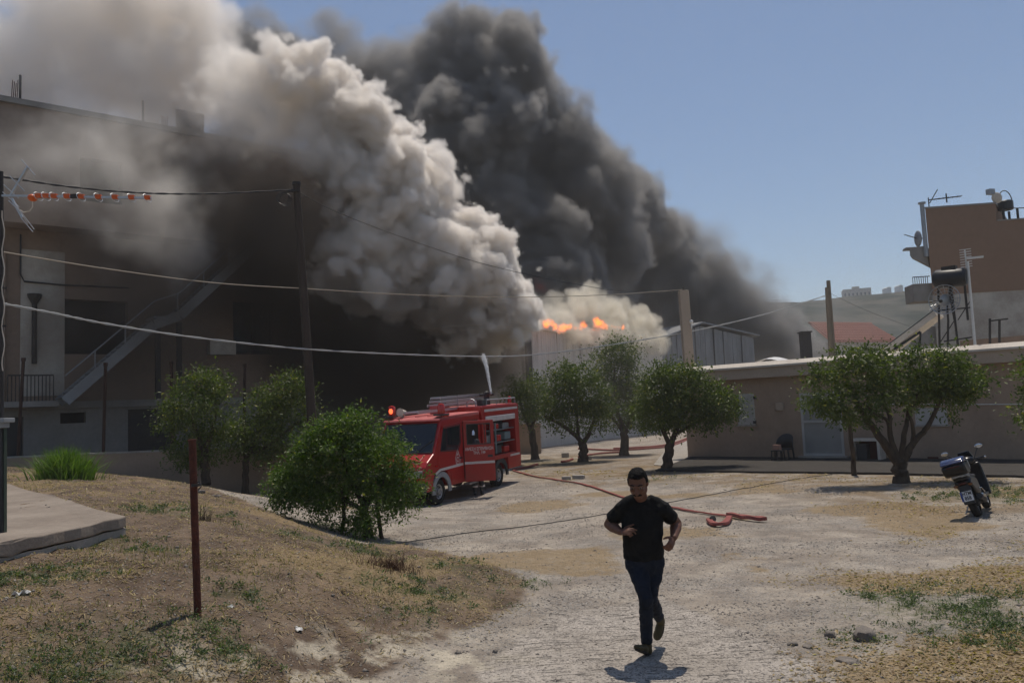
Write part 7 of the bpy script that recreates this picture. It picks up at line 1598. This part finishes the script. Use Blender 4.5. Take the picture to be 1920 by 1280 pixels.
pale = [
 # lower right lobes next to the burning warehouse, climbing to the left
 (955, 590, 42, 0, 7.2), (925, 545, 52, 0, 7.2), (905, 500, 45, -.5, 7.2), (880, 452, 42, -1, 7.2), (850, 470, 50, -1, 7.2), (830, 425, 34, -1, 7.2),
 (880, 590, 60, 0, 7.2), (840, 540, 60, -1, 7.2), (790, 500, 60, -1, 7.2), (740, 520, 66, -1.5, 5.76), (700, 470, 66, -2, 5.76), (660, 500, 45, -2, 1.6),
 (815, 345, 24, 0, 1.6), (790, 385, 28, 0, 4.8),
 # the brightest billow
 (745, 325, 46, -2, 7), (765, 355, 36, -2, 7), (722, 285, 46, -2, 7), (695, 345, 52, -2.5, 7), (735, 395, 46, -2.5, 7), (680, 255, 50, -2, 7), (700, 410, 40, -2.5, 6),
 (645, 220, 52, -1.5, 6), (650, 290, 48, -2, 5), (610, 185, 46, -1, 6), (565, 150, 40, -1, 5), (525, 140, 42, -1, 5), (590, 240, 50, -1.5, 3, .6),
 (470, 150, 40, 0, 2.4, .9), (545, 210, 50, -.5, 2.4, .9), (480, 215, 55, 0, 1.8, 1.2), (428, 235, 46, 0, 1.4, 1.2), (440, 180, 50, .5, 1.8, 1.2), (560, 270, 40, -1, 1.2, 1.2), (480, 275, 45, -.5, .8, 1.6),
 # broad bright cloud upper left
 (330, 40, 100, 5.5, 1.6, 1.4), (230, 20, 120, 6.5, 1.6, 1.6), (340, 140, 100, 5.5, 1.7, 1.3), (395, 60, 45, 5.5, 1.2, 1.4), (400, 170, 80, 4.5, 1.4, 1.2), (250, 130, 120, 5.5, 1.1, 1.6), (140, 80, 120, 6.5, 1.0, 1.8), (40, 110, 110, 6.5, 1.4, 2.0),
 (150, 190, 90, 5.5, .7, 1.6), (60, 190, 80, 5.5, 1.0, 1.6), (-60, 120, 110, 6.5, .7, 1.8), (300, 230, 80, 4.5, .8, 1.4), (390, 280, 60, 3.5, 1.2, 1.0), (120, 0, 110, 7.5, 1.0, 1.8),
 # thin grey veil in front of the house
 (230, 280, 95, -1, .34, 2.0), (130, 280, 95, -1, .26, 2.2), (300, 360, 80, -2, .42, 1.8), (230, 410, 80, -2, .22, 2.0), (322, 312, 45, -1, .5, 1.5), (310, 470, 50, -2, .26, 1.6), (365, 480, 42, -2, .30, 1.2), (30, 310, 100, -1, .24, 2.5), (340, 420, 50, -2, .34, 1.4),
 # wispy edges and the wrapped tip at the roof corner
 (815, 330, 22, 0, 3, .3), (800, 360, 24, 0, 3.4, .3), (830, 360, 14, 1, 2, .3)
]
smoke('pale_smoke', 'pale tan and white smoke billowing over the left house', pale, lambda u: FAC(min(u, 700)) - 4.3, .10, (.972, .945, .91), warp=.8, cell=2.2, amp=1.7, k=.4, soft=.22, thin=(.5, .6), rough=.62, dscale=1.0)
dark = [
 # big column and its cauliflower
 (900, 110, 95, 0, 1.2), (960, 130, 90, 0, 1.2), (850, 100, 60, 0, 1.0), (990, 200, 75, 2, 1.2), (1000, 270, 85, 3, 1.2), (930, 200, 100, 4, 1.2), (860, 190, 80, 3, 1.2), (800, 170, 80, 2, .8), (770, 230, 80, 2, .9), (740, 160, 60, 2, .7, 3),
 (640, 135, 80, 3, 1.3, 4), (500, 115, 80, 4, 1.6, 3.5), (470, 65, 50, 4, 1.4, 3.5), (640, 65, 50, 4, .9, 4), (570, 140, 80, 4, 1.3, 4), (700, 210, 80, 4, 1.4, 3), (440, 150, 60, 4, 1.4, 4), (690, 120, 55, 4, .9, 4), (740, 110, 50, 3, .8, 4),
 # front bulge
 (890, 215, 55, -5, 2), (940, 215, 50, -5.5, 2), (965, 240, 40, -5.5, 2), (845, 215, 60, -4.5, 2), (800, 240, 55, -4, 2), (870, 290, 75, -4.5, 2), (930, 290, 55, -5, 2), (880, 370, 70, -4, 2), (900, 440, 75, -4, 2), (950, 400, 55, -4.5, 2), (930, 500, 60, -4, 2), (980, 450, 45, -5, 2), (1000, 500, 40, -5.5, 2), (1020, 540, 40, -5.5, 2), (860, 470, 70, -3, 2), (965, 350, 40, -4.5, 2),
 (1060, 450, 45, -4, 2), (1090, 480, 38, -4, 2), (1050, 500, 45, -4, 2), (1110, 530, 35, -4, 2), (1080, 540, 40, -4, 2),
 # right slope
 (1070, 300, 80, 3, 1.2), (1100, 380, 100, 3, 1.2), (1030, 370, 90, 3, 1.2), (1150, 360, 65, 3, 1.0), (1190, 410, 80, 4, 1.1), (1120, 470, 100, 4, 1.2), (1230, 440, 65, 4, .9, 2.5), (1270, 420, 40, 4, .6, 2.5), (1240, 520, 90, 5, 1.2), (1320, 530, 80, 5, .9, 2.5), (1300, 460, 45, 5, .5, 3), (1380, 560, 65, 6, .7, 3), (1330, 600, 70, 6, 1.1), (1420, 600, 55, 6, .8, 2.5), (1450, 630, 45, 6, 1.0, 2), (1400, 650, 50, 6, 1.0, 2), (1490, 645, 30, 6, 1.0, 2), (1460, 640, 44, 6, 1.2, 2), (1510, 655, 24, 6, .9, 2), (1390, 600, 60, 6, 1.0, 2), (1250, 610, 60, 6, 1.2), (1060, 250, 40, 3, .8, 2.5), (1120, 290, 40, 4, .4, 3),
 (1400, 510, 40, 6, .2, 4), (1340, 440, 35, 6, .15, 4), (1440, 540, 40, 6, .12, 4),
]
smoke('dark_smoke', 'dark grey smoke column towering behind the burning warehouse', dark, lambda u: 82 + 24 * float(sstep(1080, 1260, u)), .28, (.44, .43, .42), warp=1.8, cell=5.2, amp=3.4, k=.9, soft=.9, thin=(.4, .25), rough=.58, off=.55)

low = [(430, 345, 60, -4.2, .45), (500, 375, 62, -4.2, .55), (405, 300, 36, -4.0, .2), (560, 400, 46, -4.6, .5), (600, 460, 44, -4.6, .5), (455, 285, 30, -4.2, .2), (650, 555, 50, -4.8, .55), (740, 600, 46, -4.6, .45), (560, 335, 34, -4.6, .35), (627, 328, 16, -5.2, .9, .8), (690, 490, 44, -5, .25), (800, 570, 46, -4.8, .26), (880, 610, 46, -4.4, .3), (850, 520, 34, -4.8, .12), (520, 225, 24, -4.2, .2, 1.2), (570, 195, 18, -4.2, .2, 1.0),
 (150, 430, 75, -.6, .26), (250, 520, 85, -.8, .26), (330, 560, 75, -.8, .36), (380, 330, 60, .5, .9), (300, 640, 75, -.8, .22), (120, 620, 85, -.6, .13), (200, 720, 80, -.6, .09), (395, 370, 60, 0, .6), (450, 420, 85, 0, 1.0), (410, 500, 60, 0, .45), (520, 420, 90, -.5, 1.1), (560, 500, 100, 0, 1.1), (480, 560, 60, .5, .35), (540, 600, 80, 0, .5), (620, 600, 100, 0, .9), (700, 590, 90, 0, 1), (770, 620, 90, 0, 1), (830, 600, 80, .5, 1.4), (890, 640, 75, 1, 1.6), (940, 645, 42, 1.5, 1.3, 1.2), (850, 690, 75, 1, 1.2), (750, 700, 75, .5, 1.1), (660, 710, 65, .5, .9), (570, 690, 60, .5, .35), (620, 430, 80, .5, 1), (700, 500, 80, 1, 1), (900, 715, 45, 1.0, .3, 1.4), (820, 760, 60, 1, .3)]
smoke('low_dark_smoke', 'brown black smoke rolling along the left house and behind the truck', low, lambda u: FAC(min(u, 640)) - 1.2, .20, (.26, .225, .195), warp=1.5, cell=3.2, amp=1.3, k=.8, soft=2.0, thin=(.35, .3), aniso=.2, dscale=1.35)
WD = lambda u: 1 / (1 / 55 + (1 / 78 - 1 / 55) * (u - 986) / 257)
fr = [(992, 598, 12, 0, 2), (1010, 590, 14, .5, 1.6), (1030, 594, 13, 1, 1.6), (1055, 592, 15, 1, 1.8), (1080, 590, 18, 1, 1.8), (1100, 585, 20, 1.5, 1.8), (1125, 588, 20, 1.5, 2), (1150, 594, 20, 1, 2.2), (1172, 600, 19, 1, 2.2), (1195, 607, 19, .5, 2.2), (1215, 617, 17, .5, 2.2), (1230, 628, 14, 0, 2.2), (1238, 642, 11, -.3, 1.8), (1240, 658, 8, -.3, 1.0),
 (1085, 560, 22, 3, 1.4), (1110, 552, 22, 3, 1.4), (1065, 572, 18, 3, 1.2), (1140, 570, 20, 3, 1.6), (1165, 580, 18, 2, 1.6), (1200, 588, 16, 2, 1.8), (1218, 600, 13, 1, 1.8), (1040, 565, 18, 5, .9), (1020, 575, 16, 4, .9),
 (1000, 612, 7, -.4, 1.4), (1075, 618, 7, -.5, 1.4), (1100, 622, 9, -.5, 1.5), (1110, 634, 6, -.5, 1.0), (1145, 618, 9, -.5, 1.8), (1165, 624, 9, -.5, 1.8), (1185, 630, 9, -.5, 1.8), (1160, 636, 6, -.5, 1.0), (1205, 636, 8, -.5, 1.5), (1225, 646, 7, -.5, 1.2), (1180, 642, 5, -.5, .9)] + [(u, 606 + (u - 990) * .13, 7, -.7, 1.6) for u in range(1000, 1225, 13)] + [(u, 615 + (u - 990) * .13 + k * 7, 3.2, -.6, 1.3) for u in range(1070, 1225, 17) for k in range(3)]
smoke('roof_smoke', 'pale yellowish smoke boiling off the burning warehouse roof edge', fr, lambda u: WD(u) - .4, .11, (.90, .86, .77), warp=.7, cell=1.5, amp=.9, k=.35, soft=.45, thin=(.5, .7), rough=.6)
_fr = np.random.default_rng(5)
fl = []
for u0, w, h in ((1011, 8, .6), (1027, 13, 1.2), (1040, 5, .5), (1054, 15, 1.15), (1068, 6, .55), (1079, 4, .3), (1091, 9, .95), (1104, 4, .3), (1110, 5, .5), (1122, 12, 1.3), (1136, 7, .7), (1152, 8, .6), (1170, 6, .4)):
    v0 = 610 + (u0 - 1010) * .03 + _fr.normal() * 1.5 - (5 if u0 == 1122 else 0)
    for _ in range(int(9 * h) + 2):
        u = u0 + _fr.normal() * w * .42; v = v0 + _fr.normal() * 2.6; sl = _fr.normal() * .5; n = 1 + int(_fr.random() * 4 * h)
        for k in range(n): fl.append((u + sl * k * 2.2, v - k * 2.3, 2.3 * (1 - .16 * k) * (.65 + .6 * _fr.random()), float(_fr.normal() * .3), float(2.9 * h ** .5 * (1 - .15 * k))))
    if h > .9: fl += [(u0 + _fr.normal() * 3, v0 + 6 + 3 * k, 1.5, 0, 1.3) for k in range(3)]
smoke('flames', 'orange flames licking along the warehouse roof edge', fl, lambda u: WD(u) - 2.5, .06, (.5, .3, .15), warp=.8, cell=.45, amp=.22, k=.08, soft=.16, thin=(.85, 1.4), vstretch=(1, 1, .4), emit=((1.0, .19, .02), 4.0), pad=.3)
fl2 = [(1010, 536, 8, 0, .5), (1000, 528, 6, 0, .35), (1015, 545, 5, 0, .4)]
smoke('flames', 'dull red flame glowing inside the dark smoke above the warehouse', fl2, 74, .16, (.4, .2, .12), warp=.6, cell=1.2, amp=.6, k=.4, soft=.9, thin=(.6, 1.0), emit=((1.0, .10, .03), .7), pad=.5)
veil = [(1000, 800, 90, 0, .022), (1100, 790, 110, 2, .026), (1220, 790, 110, 2, .026), (1340, 780, 110, 0, .020), (1050, 700, 100, 4, .022), (1180, 690, 100, 6, .022), (1300, 700, 90, 4, .020), (900, 800, 70, 0, .012), (1450, 790, 90, -2, .009)]
smoke('thin_smoke', 'thin grey smoke drifting through the orange trees', veil, 40, .5, (.86, .83, .79), warp=2, cell=6, amp=1.5, k=2, soft=7, thin=(.5, .2))
veil2 = [(1440, 600, 60, 0, .05), (1520, 610, 60, 0, .035), (1600, 625, 60, 3, .028), (1680, 630, 50, 3, .022), (1480, 540, 50, 0, .02), (1600, 560, 60, 5, .012), (1700, 560, 40, 5, .010), (1560, 655, 40, 0, .05), (1640, 655, 40, 0, .04)]
smoke('thin_smoke', 'bluish thin smoke beyond the flat roof house, over the tiled roof', veil2, 108, .7, (.86, .87, .88), warp=3, cell=7, amp=3, k=2.5, soft=8, thin=(.7, .15))
def haze():
    q = MB(); q.box((100, 640, 62), (5200, 3000, 130)); 
    m = bpy.data.materials.new('haze'); m.use_nodes = True; m.node_tree.nodes.clear(); t = NT(m.node_tree)
    pv = t.n('ShaderNodeVolumePrincipled'); out = t.n('ShaderNodeOutputMaterial'); pv.inputs['Color'].default_value = (.93, .94, .96, 1); pv.inputs['Density'].default_value = .00052; pv.inputs['Anisotropy'].default_value = .3
    t.link(pv.outputs[0], out.inputs['Volume']); stuff(q.build('haze', m), 'thin smoky haze in the air')
haze()

# pieces of parts share the space of the thing they belong to
for o in SC.objects:
    if o.parent and o.parent.parent: o.matrix_parent_inverse = Matrix()
